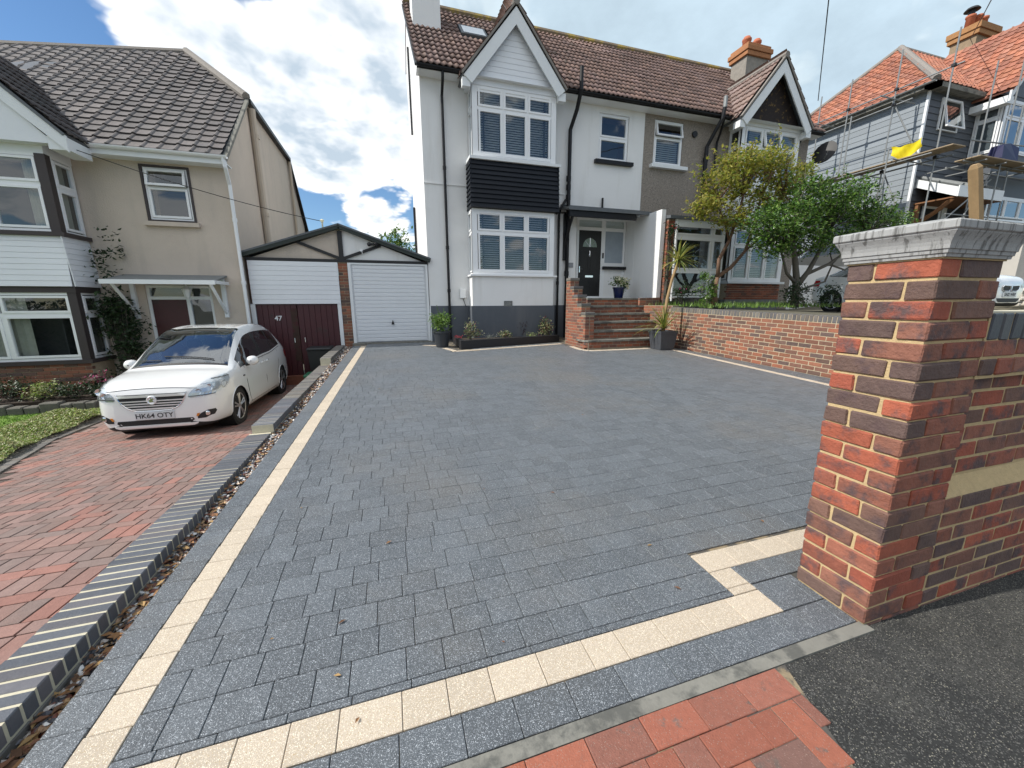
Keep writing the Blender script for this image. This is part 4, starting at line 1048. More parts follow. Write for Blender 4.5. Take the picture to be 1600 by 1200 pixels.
part('doorbell', MB(FY(DY)).cbox(6.745, .056, 2.78, 6.80, .075, 2.95, .006), m_black, wh)
part('window_sill', MB(FY(DY)).box(6.76, .052, 2.43, 7.60, .17, 2.521), m_black, wh)
plq = part('name_plaque', MB(FY(11.2)).cbox(5.28, .0, 2.42, 5.46, .02, 2.56, .004), M('slate_plaque', (.25, .26, .28), .6), wh)
part('meter_box', MB(FY(11.2)).cbox(1.93, .0, 1.5, 2.1, .08, 1.76, .01), m_upvc, wh)
part('cable', MB(FY(11.2)).tube([(2.02, .02, 1.5), (2.06, .02, 1.38), (2.10, .034, 1.27)], .008, 5), m_plastic, wh)
av = part('air_vent', MB(FY(10.7)).ring(3.10, 1.27, 3.34, 1.42, .02, 0, .03), m_leadlight, wh)
for i in range(4): part('louvre', MB(FY(10.7)).box(3.12, .005, 1.295 + i * .028, 3.32, .02, 1.31 + i * .028), m_leadlight, av)
cn = part('canopy', MB().prism([(10.55, 4.01), (11.2, 4.11), (11.2, 4.05), (10.55, 3.96)], 'x', 4.98, 7.72), m_leadlight, wh)
part('canopy_edge', MB().box(4.97, 10.525, 3.92, 7.70, 10.548, 4.015), m_lead, wh)
part('canopy_beam', MB().box(5.02, 10.58, 3.76, 7.2, 10.66, 3.95), m_black, wh)
br = MB(); br.box(5.10, 11.1, 2.62, 5.19, 11.2, 3.93); br.tube([(5.145, 11.12, 3.0), (5.145, 11.0, 3.25), (5.145, 10.85, 3.55), (5.145, 10.62, 3.84)], .045, 6); br.tube([(5.145, 11.1, 3.35), (5.145, 10.85, 3.5)], .03, 6); br.tube([(5.2, 11.12, 3.2), (5.145, 10.98, 3.3), (5.145, 10.9, 3.15)], .03, 6)
part('bracket', br, m_black, wh)
part('canopy_rod', MB().tube([(6.35, 11.13, 4.12), (6.35, 11.13, 4.45)], .03, 6), m_gutter, wh)
part('flashing', MB().box(5.0, 11.165, 4.112, 7.72, 11.2, 4.19), m_lead, wh)
# ------------------------------------------------------------------ the pebble-dashed neighbour
ph = thing('pebbledash_house', 'grey pebble-dashed semi with white bay and stained dark gable, attached on the right', 'house', (11, 11.2, 1.2))
PE = 14.45
mb = holes_wall(MB(FY(11.2)), PTY + .002, PE, 1.1, 7.10, [(8.08, 9.14, 5.54, 6.82, .1), (8.1, 10.6, 1.5, 3.9, .25)])
part('front_wall', mb, m_pebble, ph)
part('side_wall', MB(FXp(PE)).poly([(11.2, 0, 1), (17.6, 0, 1), (17.6, 0, 7.1), (14.4, 0, 10.3), (11.2, 0, 7.1)]), m_pebble, ph)
PR = part('roof', slab([(PTY, EY, EZ), (14.6, EY, EZ), (14.6, RY, RZ), (PTY, RY, RZ)]), m_lead, ph)
part('rear_slope', slab([(PTY, RY, RZ), (14.6, RY, RZ), (14.6, 17.8, EZ), (PTY, 17.8, EZ)]), m_tile, PR)
def pclip(u, v):
    x = PTY + u; z = EZ + v * PV.z; dz = 8.72 - abs(x - 12.1) * 1.1
    return not (z < dz - .3 and abs(x - 12.1) < 1.35)
tiles(PR, (PTY, EY - .03, EZ - .02), (1, 0, 0), PV, 14.6 - PTY, PH - .1, .30, .335, .02, m_tile, 2, pclip, 300, seed=4)
part('ridge_tile', MB().tube([(PTY, RY, RZ + .06), (14.65, RY, RZ + .06)], .11, 8), m_ridge, PR)
bay_gable(ph, PR, 12.07, 1.40, 6.98, 8.72, 10.43, M('stained_panel', (.020, .014, .013), .9, ns=3, na=.3, c2=(.16, .10, .03), c2s=7, c2t=(.54, .68)), m_whitewood, m_tile, 120)
cp = part('chimney', MB().box(13.15, 13.0, 8.4, 14.15, 13.7, 10.25), M('lichen_render', (.26, .24, .21), .95, ns=8, na=.4, bs=40, bd=.6), PR)
part('chimney_crown', MB().cbox(13.08, 12.93, 10.25, 14.22, 13.77, 10.40, .01).cbox(13.04, 12.89, 10.40, 14.26, 13.81, 10.55, .01).cbox(13.1, 12.95, 10.55, 14.2, 13.75, 10.66, .01), M('orange_brick', (.36, .16, .07), .9, ns=9, na=.4), PR)
for x in (13.42, 13.9): part('chimney_pot', MB().lathe([(.15, 10.64), (.14, 10.9), (.16, 10.92), (.16, 10.98), (.12, 11.0), (.11, 11.05)], (x, 13.35, 0), 14), m_chim, PR, smooth=True)
window(ph, FY(11.2), 8.09, 9.13, 5.55, 6.81, [(8.13, 9.09, 5.60, 6.33), (8.13, 9.09, 6.37, 6.76)], fw=.04, d=-.02, blind=[0], back=.5, open_=1)
part('window_sill', MB().box(7.96, 11.06, 5.45, 9.3, 11.2, 5.548), m_whitewood, ph)
part('round_vent', MB().lathe([(.09, 11.14), (.09, 11.2)], (9.55, 0, 6.55), 14, 'y'), m_plastic, ph)
part('bay_wall', MB().box(10.98, 10.7, 1.0, 13.35, 11.2, 1.45), m_leadlight, ph)
bw = part('bay_brickwork', MB().box(10.98, 10.704, 1.45, 13.35, 11.2, 1.97), m_mortarB, ph)
for k in range(7):
    x = 10.98 - (.11 if k % 2 else 0)
    while x < 13.35:
        a, b_ = max(x, 10.98), min(x + .2155, 13.35)
        if b_ - a > .04: brick(bw, a, 10.69, 1.452 + k * .075, b_, 10.79, 1.517 + k * .075, m_brickD)
        x += .2255
part('bay_sill', MB().box(10.92, 10.6, 1.98, 13.45, 11.2, 2.05), m_whitewood, ph)
window(ph, FY(10.7), 10.98, 13.35, 2.051, 3.8, grid_lights(11.1, 13.23, [(2.12, 3.18), (3.25, 3.72)], .03, .06, 3), fw=.13, blind='all', back=.4)
window(ph, FXm(10.98), 10.702, 11.19, 2.051, 3.8, [(10.77, 11.15, 2.12, 3.18), (10.77, 11.15, 3.25, 3.72)], fw=.05, back=.3)
part('bay_panel', MB().box(10.95, 10.66, 3.8, 13.4, 11.2, 5.05), m_slatboard, ph)
window(ph, FY(10.7), 10.95, 13.4, 5.06, 6.80, grid_lights(11.07, 13.28, [(5.12, 6.2), (6.25, 6.74)], .03, .06, 3), fw=.13, blind='all', back=.4, open_=4)
window(ph, FXm(10.95), 10.702, 11.19, 5.06, 6.80, [(10.77, 11.15, 5.12, 6.2), (10.77, 11.15, 6.25, 6.74)], fw=.05, back=.3)
part('bay_fascia', MB().box(10.9, 10.66, 6.80, 13.45, 11.2, 6.93), m_whitewood, ph)
gutter(ph, (PTY, 10.80, 7.0), (10.55, 10.80, 7.0)); gutter(ph, (13.6, 10.80, 7.0), (14.6, 10.80, 7.0))
[part('soffit', MB().box(a, 10.87, 6.93, b, 11.2, 6.96), m_upvc, ph) for a, b in ((PTY, 10.9), (13.45, 14.6))]
part('fascia_board', MB().box(PTY, 10.84, 6.94, 10.9, 10.865, 7.06).box(13.45, 10.84, 6.94, 14.6, 10.865, 7.06), m_black, ph)
pipe(ph, [(10.2, 10.72, 7.5), (10.2, 10.72, 7.2)], .06, m_steel, name='flue')
pipe(ph, [(10.2, 10.72, 7.2), (10.17, 10.75, 6.9), (9.98, 11.08, 6.2), (10.0, 11.1, 1.5)], .06, collars=[((9.99, 11.1, z), (9.99, 11.1, z - .12)) for z in (5.9, 4.7)])
pipe(ph, [(10.3, 10.8, 6.95), (10.38, 11.0, 6.6), (10.4, 11.12, 6.4), (10.38, 11.12, 5.2), (10.05, 11.12, 4.9)], .035)
dp(ph, 13.75, 6.95, 1.2)
part('porch_roof', MB().prism([(9.75, 3.78), (11.2, 3.95), (11.2, 3.87), (9.75, 3.70)], 'x', 7.75, 10.9), m_lead, ph)
# glazed porch beside the wing wall
ppi = part('porch_pier', MB().box(7.79, 9.87, 1.3, 7.99, 11.2, 3.70), m_mortarD, ph)
for k in range(31):
    z0 = 1.34 + k * .075
    if k % 2: brick(ppi, 7.78, 9.855, z0, 8.0, 9.96, z0 + .065, m_brickD)
    else: brick(ppi, 7.78, 9.855, z0, 7.885, 10.07, z0 + .065, m_brickD); brick(ppi, 7.895, 9.855, z0, 8.0, 9.96, z0 + .065, m_brickD)
pw = window(ph, FY(9.9), 8.02, 9.9, 1.5, 3.69, [(8.10, 9.40, 2.32, 3.20), (8.10, 9.40, 3.30, 3.60), (9.46, 9.84, 2.32, 3.20), (9.46, 9.84, 3.3, 3.6), (8.10, 9.40, 1.58, 2.26), (9.46, 9.84, 1.58, 2.26)], fw=.06, back=1.0)
part('porch_fascia', MB().box(8.0, 9.82, 3.5, 9.95, 9.86, 3.7), m_whitewood, ph)
part('porch_downpipe', MB().tube([(8.05, 9.84, 3.7), (8.05, 9.84, 1.4)], .03, 8), m_upvc, ph)
# ------------------------------------------------------------------ paired garages
gg = thing('twin_garage', 'pair of joined garages under one low gable, white doors right and maroon doors left', 'garage', (-1.1, 11.2, .2))
zr = 3.27
part('gable_panel', MB(FY(11.2)).prism([(-3.28, 2.40), (-1.1, 2.40), (-1.1, 3.2)], 'y', -.06, -.02) if False else MB().prism([(-3.28, 2.42), (-1.1, 2.42), (-1.1, zr - .05)], 'y', 11.22, 11.26), m_cream, gg, label='cream half of the garage gable')
part('gable_panel', MB().prism([(-1.1, 2.42), (1.06, 2.42), (-1.1, zr - .05)], 'y', 11.22, 11.26), m_white, gg, label='white half of the garage gable')
def beam(nm, a, b_, w, y0=11.16, y1=11.225, mat=None):
    (x0, z0), (x1, z1) = a, b_; l_ = math.hypot(x1 - x0, z1 - z0); px, pz = -(z1 - z0) / l_ * w / 2, (x1 - x0) / l_ * w / 2
    return part(nm, MB().prism([(x0 + px, z0 + pz), (x1 + px, z1 + pz), (x1 - px, z1 - pz), (x0 - px, z0 - pz)], 'y', y0, y1), mat or m_plastic, gg)
gg_d = M('dark_green_board', (.018, .026, .022), .6)
beam('bargeboard', (-3.32, 2.52), (-1.1, zr), .12, 11.06, 11.16, gg_d); beam('bargeboard', (-1.1, zr), (1.14, 2.50), .12, 11.06, 11.16, gg_d)
beam('tie_beam', (-3.25, 2.44), (1.06, 2.44), .07, 11.165, 11.22); beam('king_post', (-1.1, 2.45), (-1.1, zr - .1), .11, 11.17, 11.22)
beam('brace', (-1.14, 2.5), (-2.1, 2.87), .07, 11.175, 11.22); beam('brace', (-1.06, 2.5), (-.12, 2.85), .07, 11.175, 11.22)
gr = part('roof', slab([(-3.34, 11.05, 2.58), (-1.1, 11.05, zr + .06), (-1.1, 18, zr + .06), (-3.34, 18, 2.58)], .04), m_lead, gg)
part('roof_slope', slab([(-1.1, 11.05, zr + .06), (1.16, 11.05, 2.56), (1.16, 18, 2.56), (-1.1, 18, zr + .06)], .04), m_lead, gr)
part('side_wall', MB().box(-3.28, 11.3, -.8, -3.2, 18, 2.5).box(.98, 11.3, .1, 1.06, 18, 2.5).box(-3.28, 17.9, -.8, 1.06, 18, 2.5), m_brickD, gg)
gp = part('brick_pier', MB().box(-1.205, 11.205, -.6, -.985, 11.40, 2.41), m_mortarB, gg)
for k in range(38):
    z0 = -.55 + k * .0775
    if z0 > 2.34: break
    for a, b_ in (((-1.205, -.985),) if k % 2 else ((-1.205, -1.10), (-1.09, -.985))): brick(gp, a, 11.195, z0, b_, 11.28, z0 + .066, m_brickB)
gd = part('white_garage_door', MB(FY(11.2)).box(-.90, -.05, .33, 1.0, -.01, 2.36), m_garage, gg, label='white ribbed up-and-over garage door')
for i in range(20):
    a = .34 + i * .1005
    part('panel', MB(FY(11.2)).add([(-.86, 0, a), (.96, 0, a), (.96, .0, a + .097), (-.86, 0, a + .097), (-.86, .012, a + .012), (.96, .012, a + .012), (.96, .016, a + .085), (-.86, .016, a + .085)],
         [(4, 5, 6, 7), (0, 1, 5, 4), (1, 2, 6, 5), (2, 3, 7, 6), (3, 0, 4, 7)]), m_garage, gd)
part('handle', MB(FY(11.2)).prism([(-.02 + .04, .82), (-.02 - .04, .82), (-.02, .93)], 'y', 11.15, 11.19) if False else MB().prism([(.02, .80), (.10, .80), (.06, .92)], 'y', 11.15, 11.186), m_black, gd)
part('door_frame', MB(FY(11.2)).box(-.975, 0, .31, -.90, .03, 2.40).box(1.0, 0, .31, 1.06, .03, 2.40).box(-.90, 0, 2.36, 1.0, .03, 2.40), m_whitewood, gg)
part('threshold', MB().box(-1.0, 10.98, .2, 1.06, 11.2, .325), m_conc, gg)
cl = part('white_cladding', MB(FY(11.2)).box(-3.22, -.02, 1.36, -1.21, .012, 2.40), m_slatboard, gg)
boards(cl, FY(11.185), -3.22, -1.21, 1.36, 2.40, 9, m_slatboard, proud=.02, lap=.004)
part('door_frame', MB(FY(11.2)).box(-1.30, -.03, -.68, -1.21, .02, 1.36).box(-3.28, -.03, -.6, -3.18, .02, 1.36), m_whitewood, gg)
for a, b_ in ((-3.17, -2.28), (-2.26, -1.31)):
    rd = part('maroon_door', MB(FY(11.2)).box(a, -.05, -.48, b_, -.03, 1.355), m_maroon, gg)
    n = 7; w = (b_ - a) / n
    for i in range(n): part('plank', MB(FY(11.2)).cbox(a + i * w + .003, -.031, -.478, a + (i + 1) * w - .003, -.012, 1.352, .004), m_maroon, rd)
    part('handle', MB(FY(11.2)).cbox(b_ - .12 if a < -3 else a + .1, -.012, .38, b_ - .10 if a < -3 else a + .12, .01, .5, .003), m_chrome, rd)
part('bare_board', MB(FY(11.2)).box(-2.42, -.012, -.1, -2.27, -.006, 1.25), M('worn_maroon_board', (.045, .024, .017), .9, ns=7, na=.5, c2=(.055, .01, .014), c2s=3, c2t=(.5, .6)), gg)
part('door_step', MB().box(-3.2, 11.0, -.8, -1.3, 11.2, -.475), m_brickD, gg)
text('house_number', '47', .17, m_whitewood, gg, (-2.71, 11.2 + .005, 1.0), (R(90), 0, 0), .006)
fl = part('floodlight', MB().tube([(-.62, 11.13, 2.68), (-.62, 11.05, 2.68)], .02, 6).lathe([(.02, -.05), (.05, 0), (.05, .06)], (-.40, 11.06, 2.86), 12, 'y').lathe([(.02, -.05), (.05, 0), (.05, .06)], (-.24, 11.06, 2.87), 12, 'y').box(-.37, 11.09, 2.84, -.27, 11.16, 2.89), m_plastic, gg)
part('camera', MB().lathe([(.035, 0), (.04, .1), (.02, .12)], (-.60, 11.0, 2.70), 12, 'y').tube([(-.60, 11.12, 2.70), (-.58, 11.16, 2.62)], .015, 6), m_upvc, gg)
part('insulator', MB().tube([(-1.46, 11.1, 3.15), (-1.46, 11.1, 3.36)], .02, 6).lathe([(.03, 0), (.045, .05), (.02, .07)], (-1.46, 11.1, 3.34), 10), m_cream_f, gg)
# ------------------------------------------------------------------ the cream house
lh = thing('cream_house', 'cream rendered house with grey tiled roof and white bay cladding on the left', 'house', (-6, 11, -.5))
LX, LY, LE = -3.30, 11.0, 4.72
mb = holes_wall(MB(FY(LY)), -13, LX, -.9, LE, [(-4.93, -4.05, 3.16, 4.30, .08), (-5.25, -3.98, -.5, 1.80, .12)])
part('front_wall', mb, m_cream, lh)
part('side_wall', MB(FXp(LX)).poly([(LY, 0, -.9), (19.56, 0, -.9), (19.56, 0, LE), (17.5, 0, 6.58), (13.06, 0, 6.58), (LY, 0, LE)]), m_cream, lh)
LR = part('roof', slab([(-14, 10.72, 4.50), (LX + .08, 10.72, 4.50), (LX + .08, 13.06, 6.66), (-5.2, 15.28, 8.50), (-14, 15.28, 7.5)]), m_lead, lh)
part('hip_slope', slab([(LX + .1, 13.06, 6.66), (LX + .1, 17.5, 6.66), (-5.2, 15.28, 8.55)]), m_tilegrey, LR)
part('rear_slope', slab([(-14, 15.28, 7.5), (-5.2, 15.28, 8.5), (LX + .08, 17.5, 6.66), (LX + .08, 19.9, 4.45), (-14, 19.9, 4.45)]), m_tilegrey, LR)
LV = Vector((0, 15.28 - 10.72, 8.55 - 4.50)).normalized(); LPH = math.hypot(4.56, 4.05)
def lwarp(p): p.z -= .115 * max(0, -5.2 - p.x) * (p.z - 4.5) / 4.0; return p
def lclip(u, v):
    x = LX + .08 - 7.2 + u; y = 10.72 + v * LV.y
    if v > LPH - .15: return False
    lim = LX + .06 if y < 13.06 else LX + .06 - (y - 13.06) * (1.9 / 2.22)
    if x > lim: return False
    z = 4.5 + v * LV.z
    return not (x < -5.72 and z < 6.25 - abs(x + 7.55) * .95 - .25)
tiles(LR, (LX + .08 - 7.2, 10.70, 4.50), (1, 0, 0), LV, 7.2, LPH, .285, .285, .014, m_tilegrey, 1, lclip, 300, seed=8, warp=lwarp)
part('ridge_tile', MB().tube([(-14, 15.28, 7.57), (-5.2, 15.28, 8.58)], .1, 8), m_ridgegrey, LR)
part('hip_tile', MB().tube([(-5.2, 15.28, 8.62), (LX + .05, 13.04, 6.72)], .10, 8), m_ridgegrey, LR)
part('verge', MB().prism([(10.7, 4.50), (13.04, 6.66), (13.04, 6.59), (10.72, 4.42)], 'x', LX + .02, LX + .10), m_conc, LR)
part('gable_gutter', MB().box(LX, 13.06, 6.58, LX + .14, 17.5, 6.68), m_gutter, lh)
part('verge', MB().prism([(17.5, 6.68), (19.85, 4.5), (19.85, 4.40), (17.5, 6.58)], 'x', LX, LX + .12), m_gutter, lh)
gutter(lh, (LX + .2, 20.0, 4.42), (-6, 20.0, 4.42))
pinkcream = M('cream_pipe', (.45, .38, .30), .6)
pipe(lh, [(LX + .1, 13.2, 6.5), (LX + .08, 13.25, 6.1), (LX + .08, 13.3, -.5)], .085, pinkcream, collars=[((LX + .08, 13.28, z), (LX + .08, 13.28, z - .1)) for z in (5.9, 3.9)])
pipe(lh, [(LX + .08, 17.5, 6.55), (LX + .06, 17.5, -.5)], .05, pinkcream)
gutter(lh, (-5.95, 10.66, 4.52), (LX + .12, 10.66, 4.52), .06, m_upvc)
part('fascia_board', MB().box(-5.95, 10.70, 4.36, LX + .09, 10.725, 4.52), m_whitewood, lh)
part('soffit', MB().box(-5.95, 10.725, 4.36, LX + .09, 11.0, 4.38), m_whitewood, lh)
pipe(lh, [(LX + .04, 10.66, 4.47), (LX + .06, 10.68, 4.3), (LX + .02, 10.93, 4.0), (LX + .02, 10.94, -.5)], .038, m_upvc, collars=[((LX + .02, 10.94, z), (LX + .02, 10.94, z - .08)) for z in (3.3, 1.9)])
darkw = M('dark_window_surround', (.045, .035, .035), .6)
part('window_surround', MB(FY(LY)).ring(-4.94, 3.15, -4.04, 4.31, .045, -.02, .02), darkw, lh)
window(lh, FY(LY), -4.89, -4.09, 3.2, 4.27, [(-4.85, -4.13, 3.24, 3.86), (-4.85, -4.13, 3.89, 4.23)], fw=.03, d=-.01, back=.4, open_=1)
part('window_sill', MB().box(-5.0, 10.9, 3.06, -3.98, 11.0, 3.148), m_cream, lh)
BX = -6.07
part('bay_gable_wall', MB().box(-9.0, 10.3, 4.16, BX, 11.0, 4.5), m_whitewood, lh)
part('bay_gable_face', MB().prism([(-9.4, 4.3), (-5.75, 4.3), (-7.55, 6.2)], 'y', 10.12, 10.3), m_slatboard, lh)
for sg in (-1, 1):
    e = (-7.55 + sg * 2.0, 4.42)
    part('bargeboard', MB().prism([(e[0], e[1] + .02), (-7.55, 6.40), (-7.55, 6.08), (e[0], e[1] - .26)], 'y', 10.06, 10.10), m_whitewood, lh)
    part('bay_roof', slab([(e[0], 10.04, e[1] + .05), (-7.55, 10.04, 6.43), (-7.55, 13.2, 6.43), (e[0], 13.2, e[1] + .05)], .05), m_lead, LR)
V = Vector((-1.98, 0, 1.96)); tiles(LR, (-5.55, 10.03, 4.45), (0, 1, 0), V, 2.6, 2.8, .30, .31, .016, M('dark_roof_tile', None, .6, ramp=[(.06, .05, .05), (.075, .06, .058), (.05, .045, .045)], var=.15, ns=10, na=.3), 2, lambda u, v: (4.45 + v * .703) > 4.5 + (10.03 + u - 10.72) * .888 - .15, 150)
part('bay_box_end', MB().box(-5.85, 10.1, 4.2, -5.55, 10.7, 4.42), m_whitewood, lh)
window(lh, FY(10.3), -8.95, BX, 2.76, 4.16, [(-8.9, -7.05, 2.82, 3.58), (-6.98, -6.22, 3.66, 4.10), (-8.9, -7.05, 3.66, 4.10), (-6.98, -6.22, 2.82, 3.58)], fw=.05, back=.6, curtain=[(-6.5, -6.2)])
part('bay_post', MB().box(BX - .14, 10.285, 2.72, BX + .012, 10.42, 4.16), darkw, lh)
window(lh, FXp(BX), 10.43, 10.98, 2.76, 4.16, [(10.47, 10.94, 2.82, 3.58), (10.47, 10.94, 3.64, 4.10)], fw=.04, back=.4, curtain=[(10.75, 10.95)])
part('bay_sill', MB().box(-9, 10.22, 2.68, BX + .08, 11.0, 2.755), darkw, lh)
bcl = part('bay_cladding', MB().prism([(10.31, 2.68), (10.24, 1.72), (11.0, 1.72), (11.0, 2.68)], 'x', -9, BX), m_slatboard, lh)
boards(bcl, lambda x, d, z: (x, 10.30 - (2.68 - z) * .07 - d, z), -9, BX + .02, 1.72, 2.68, 9, m_slatboard, proud=.02, lap=.005)
boards(bcl, lambda s, d, z: (BX + .003 + d + (2.68 - z) * .05, s, z), 10.24, 10.99, 1.72, 2.68, 9, m_slatboard, proud=.02, lap=.005)
part('bay_head', MB().box(-9, 10.27, 1.60, BX + .03, 11.0, 1.718), darkw, lh)
window(lh, FY(10.3), -8.95, BX, .24, 1.60, [(-8.9, -7.3, .30, 1.14), (-7.25, -6.2, 1.20, 1.54), (-8.9, -7.3, 1.20, 1.54), (-7.25, -6.2, .30, 1.14)], fw=.05, back=.5, curtain=[(-7.8, -6.95)])
part('bay_post', MB().box(BX - .13, 10.287, .2, BX + .012, 10.42, 1.60), darkw, lh)
window(lh, FXp(BX), 10.43, 10.98, .24, 1.60, [(10.47, 10.94, .30, 1.14), (10.47, 10.94, 1.2, 1.54)], fw=.04, back=.4, curtain=[(10.5, 10.75)])
part('bay_sill', MB().box(-9, 10.24, .16, BX + .06, 11.0, .238), darkw, lh)
bb = part('bay_brickwork', MB().box(-9, 10.304, -.9, BX - .004, 11.0, .16), m_mortarB, lh)
for k in range(13):
    x = -9 - (.11 if k % 2 else 0); z0 = -.80 + k * .075
    while x < BX:
        a, b_ = max(x, -9), min(x + .2155, BX)
        if b_ - a > .04: brick(bb, a, 10.29, z0, b_, 10.39, z0 + .065, m_brickB)
        x += .2255
# entrance
part('porch_back', MB(FY(LY)).box(-5.25, -.14, -.5, -3.98, -.12, 1.8), m_room, lh)  # dark sheet for the unlit hall behind the door panes
ldf = part('door_frame', MB(FY(LY)).ring(-5.25, -.5, -3.98, 1.79, .06, -.12, -.04).box(-4.52, -.1, -.44, -4.44, -.045, 1.73).box(-5.19, -.1, 1.47, -4.04, -.046, 1.54), m_whitewood, lh)
part('front_door', MB(FY(LY)).box(-5.19, -.11, -.44, -4.52, -.06, 1.47), m_maroon, lh, label='maroon front door under the porch canopy')
part('pane', MB(FY(LY)).quad((-4.44, -.08, -.44), (-4.04, -.08, -.44), (-4.04, -.08, 1.47), (-4.44, -.08, 1.47)).quad((-5.19, -.08, 1.54), (-4.04, -.08, 1.54), (-4.04, -.08, 1.73), (-5.19, -.08, 1.73)), m_glass, ldf)
part('porch_canopy', MB().prism([(10.22, 1.86), (11.0, 2.02), (11.0, 1.98), (10.22, 1.82)], 'x', -5.58, -3.62), m_leadlight, lh)
part('canopy_edge', MB().box(-5.6, 10.19, 1.78, -3.6, 10.22, 1.87).box(-3.64, 10.22, 1.80, -3.60, 11.0, 1.87), m_whitewood, lh)
for x in (-5.45, -3.72): part('bracket', MB().box(x - .04, 10.93, 1.05, x + .04, 11.0, 1.95).tube([(x, 10.95, 1.15), (x, 10.26, 1.82)], .035, 6), m_whitewood, lh)
ln_ = part('porch_lantern', MB().lathe([(.03, 1.50), (.05, 1.52), (.085, 1.68), (.09, 1.69), (.03, 1.76), (.01, 1.80)], (-4.40, 10.84, 0), 6).tube([(-4.40, 10.99, 1.45), (-4.40, 10.88, 1.40), (-4.40, 10.84, 1.50)], .012, 6), m_whitewood, lh)
# ------------------------------------------------------------------ the grey boarded house
bh = thing('boarded_house', 'grey weatherboarded house with orange tiled hipped roof behind scaffolding', 'house', (24, 11.2, 3.5))
CX, CZ = 20.3, 9.45
wl = part('side_wall', MB().box(CX + .02, 11.22, 2.4, CX + .10, 17.4, CZ), m_clad, bh, label='light grey boarded side wall')
boards(wl, FXm(CX + .02), 11.2, 17.4, 2.6, CZ, 30, m_clad, proud=.026, lap=.014)
wf = part('front_wall', MB().box(CX + .02, 11.22, 2.4, 32, 11.3, CZ), m_cladd, bh, label='dark grey boarded front wall')
boards(wf, FY(11.22), CX + .06, 23.4, 2.6, CZ, 30, m_cladd, proud=.03, lap=.024)
part('corner_post', MB().box(CX - .03, 11.17, 2.4, CX + .06, 11.25, CZ), m_upvc, bh)
BR = part('roof', slab([(20.0, 10.9, 9.40), (23.25, 14.25, 12.7), (23.25, 14.26, 12.7), (20.0, 17.7, 9.40)]), m_tilered, bh)
part('front_slope', slab([(20.0, 10.9, 9.40), (32, 10.9, 9.40), (32, 14.25, 12.7), (23.25, 14.25, 12.7)]), m_tilered, BR)
V = Vector((3.25, 0, 3.3)); Lr = V.length
tiles(BR, (20.0, 17.7, 9.42), (0, -1, 0), V, 6.8, Lr, .28, .27, .022, m_tilered, 1, lambda u, v: (v / Lr) * 3.4 < u < 6.8 - (v / Lr) * 3.4, 300, seed=2)
V2 = Vector((0, 3.35, 3.3)); Lr2 = V2.length
tiles(BR, (20.0, 10.9, 9.42), (1, 0, 0), V2, 9, Lr2, .28, .27, .022, m_tilered, 1, lambda u, v: u > (v / Lr2) * 3.25 and not (3.0 < u < 7 and v < 2.2 - abs(u - 4.9)), 200, seed=3)
part('hip_tile', MB().tube([(19.98, 10.88, 9.48), (23.25, 14.25, 12.78)], .13, 8), m_ridgegrey, BR)
part('hip_tile', MB().tube([(19.98, 17.7, 9.48), (23.25, 14.25, 12.78)], .11, 8), m_ridgegrey, BR)
part('ridge_tile', MB().tube([(23.2, 14.25, 12.76), (32, 14.25, 12.76)], .11, 8), m_ridgegrey, BR)
part('eaves', MB().box(19.95, 10.85, 9.26, 20.3, 17.5, 9.42).box(19.95, 10.85, 9.26, 23.4, 11.2, 9.42), m_conc, bh)
gutter(bh, (19.9, 17.6, 9.42), (19.9, 10.85, 9.42), .06, m_steel)
part('chimney', MB().box(26.4, 13.2, 11.0, 27.7, 14.1, 13.3), M('old_render', (.27, .20, .13), .95, ns=7, na=.35), BR)
part('chimney_crown', MB().cbox(26.3, 13.1, 13.3, 27.8, 14.2, 13.5, .01).cbox(26.25, 13.05, 13.5, 27.85, 14.25, 13.75, .01), M('ochre_brick', (.33, .17, .07), .9, ns=9, na=.4), BR)
for i, x in enumerate((26.6, 27.15, 27.55)): part('chimney_pot', MB().lathe([(.17, 13.7), (.15, 14.2 + .1 * (i > 0)), (.18, 14.22 + .1 * (i > 0)), (.18, 14.3 + .1 * (i > 0)), (.12, 14.32 + .1 * (i > 0))], (x, 13.65, 0), 14), m_chim, BR, smooth=True)
part('cowl', MB().lathe([(.12, 14.3), (.12, 14.5), (.28, 14.5), (.2, 14.6), (.05, 14.62)], (26.6, 13.65, 0), 14), m_plastic, BR)
window(bh, FY(11.19), 21.1, 22.3, 8.0, 9.12, [(21.14, 22.26, 8.04, 9.08)], fw=.04, sw=.06, d=.05, back=.04, open_=0)
# bay with its own gable
part('bay_wall', MB().box(23.4, 10.4, 2.4, 27.2, 11.2, 9.2), m_cladd, bh)
window(bh, FXm(23.4), 10.42, 11.18, 7.2, 9.05, [(10.5, 11.1, 7.26, 8.4), (10.5, 11.1, 8.47, 8.98)], fw=.06, d=.03, back=.04)
window(bh, FY(10.4), 23.42, 27.1, 7.2, 9.05, grid_lights(23.6, 27.0, [(7.26, 8.4), (8.47, 8.98)], .04, .06, 3), fw=.15, d=.03, back=.04)
window(bh, FY(10.4), 23.6, 27.1, 3.4, 5.6, grid_lights(23.8, 27.0, [(3.5, 4.7), (4.8, 5.5)], .04, .06, 3), fw=.12, d=.03, back=.04)
part('bay_gable_face', MB().prism([(23.2, 9.2), (27.4, 9.2), (25.3, 11.9)], 'y', 10.38, 10.5), m_cladd, bh)
for sg in (-1, 1):
    e = 25.3 + sg * 2.35
    part('bargeboard', MB().prism([(e, 9.15), (25.3, 12.2), (25.3, 11.85), (e, 8.8)], 'y', 10.1, 10.16), m_whitewood, bh)
    part('bay_roof', slab([(e, 10.08, 9.18), (25.3, 10.08, 12.24), (25.3, 13.6, 12.24), (e, 13.6, 9.18)], .05), m_tilered, BR)
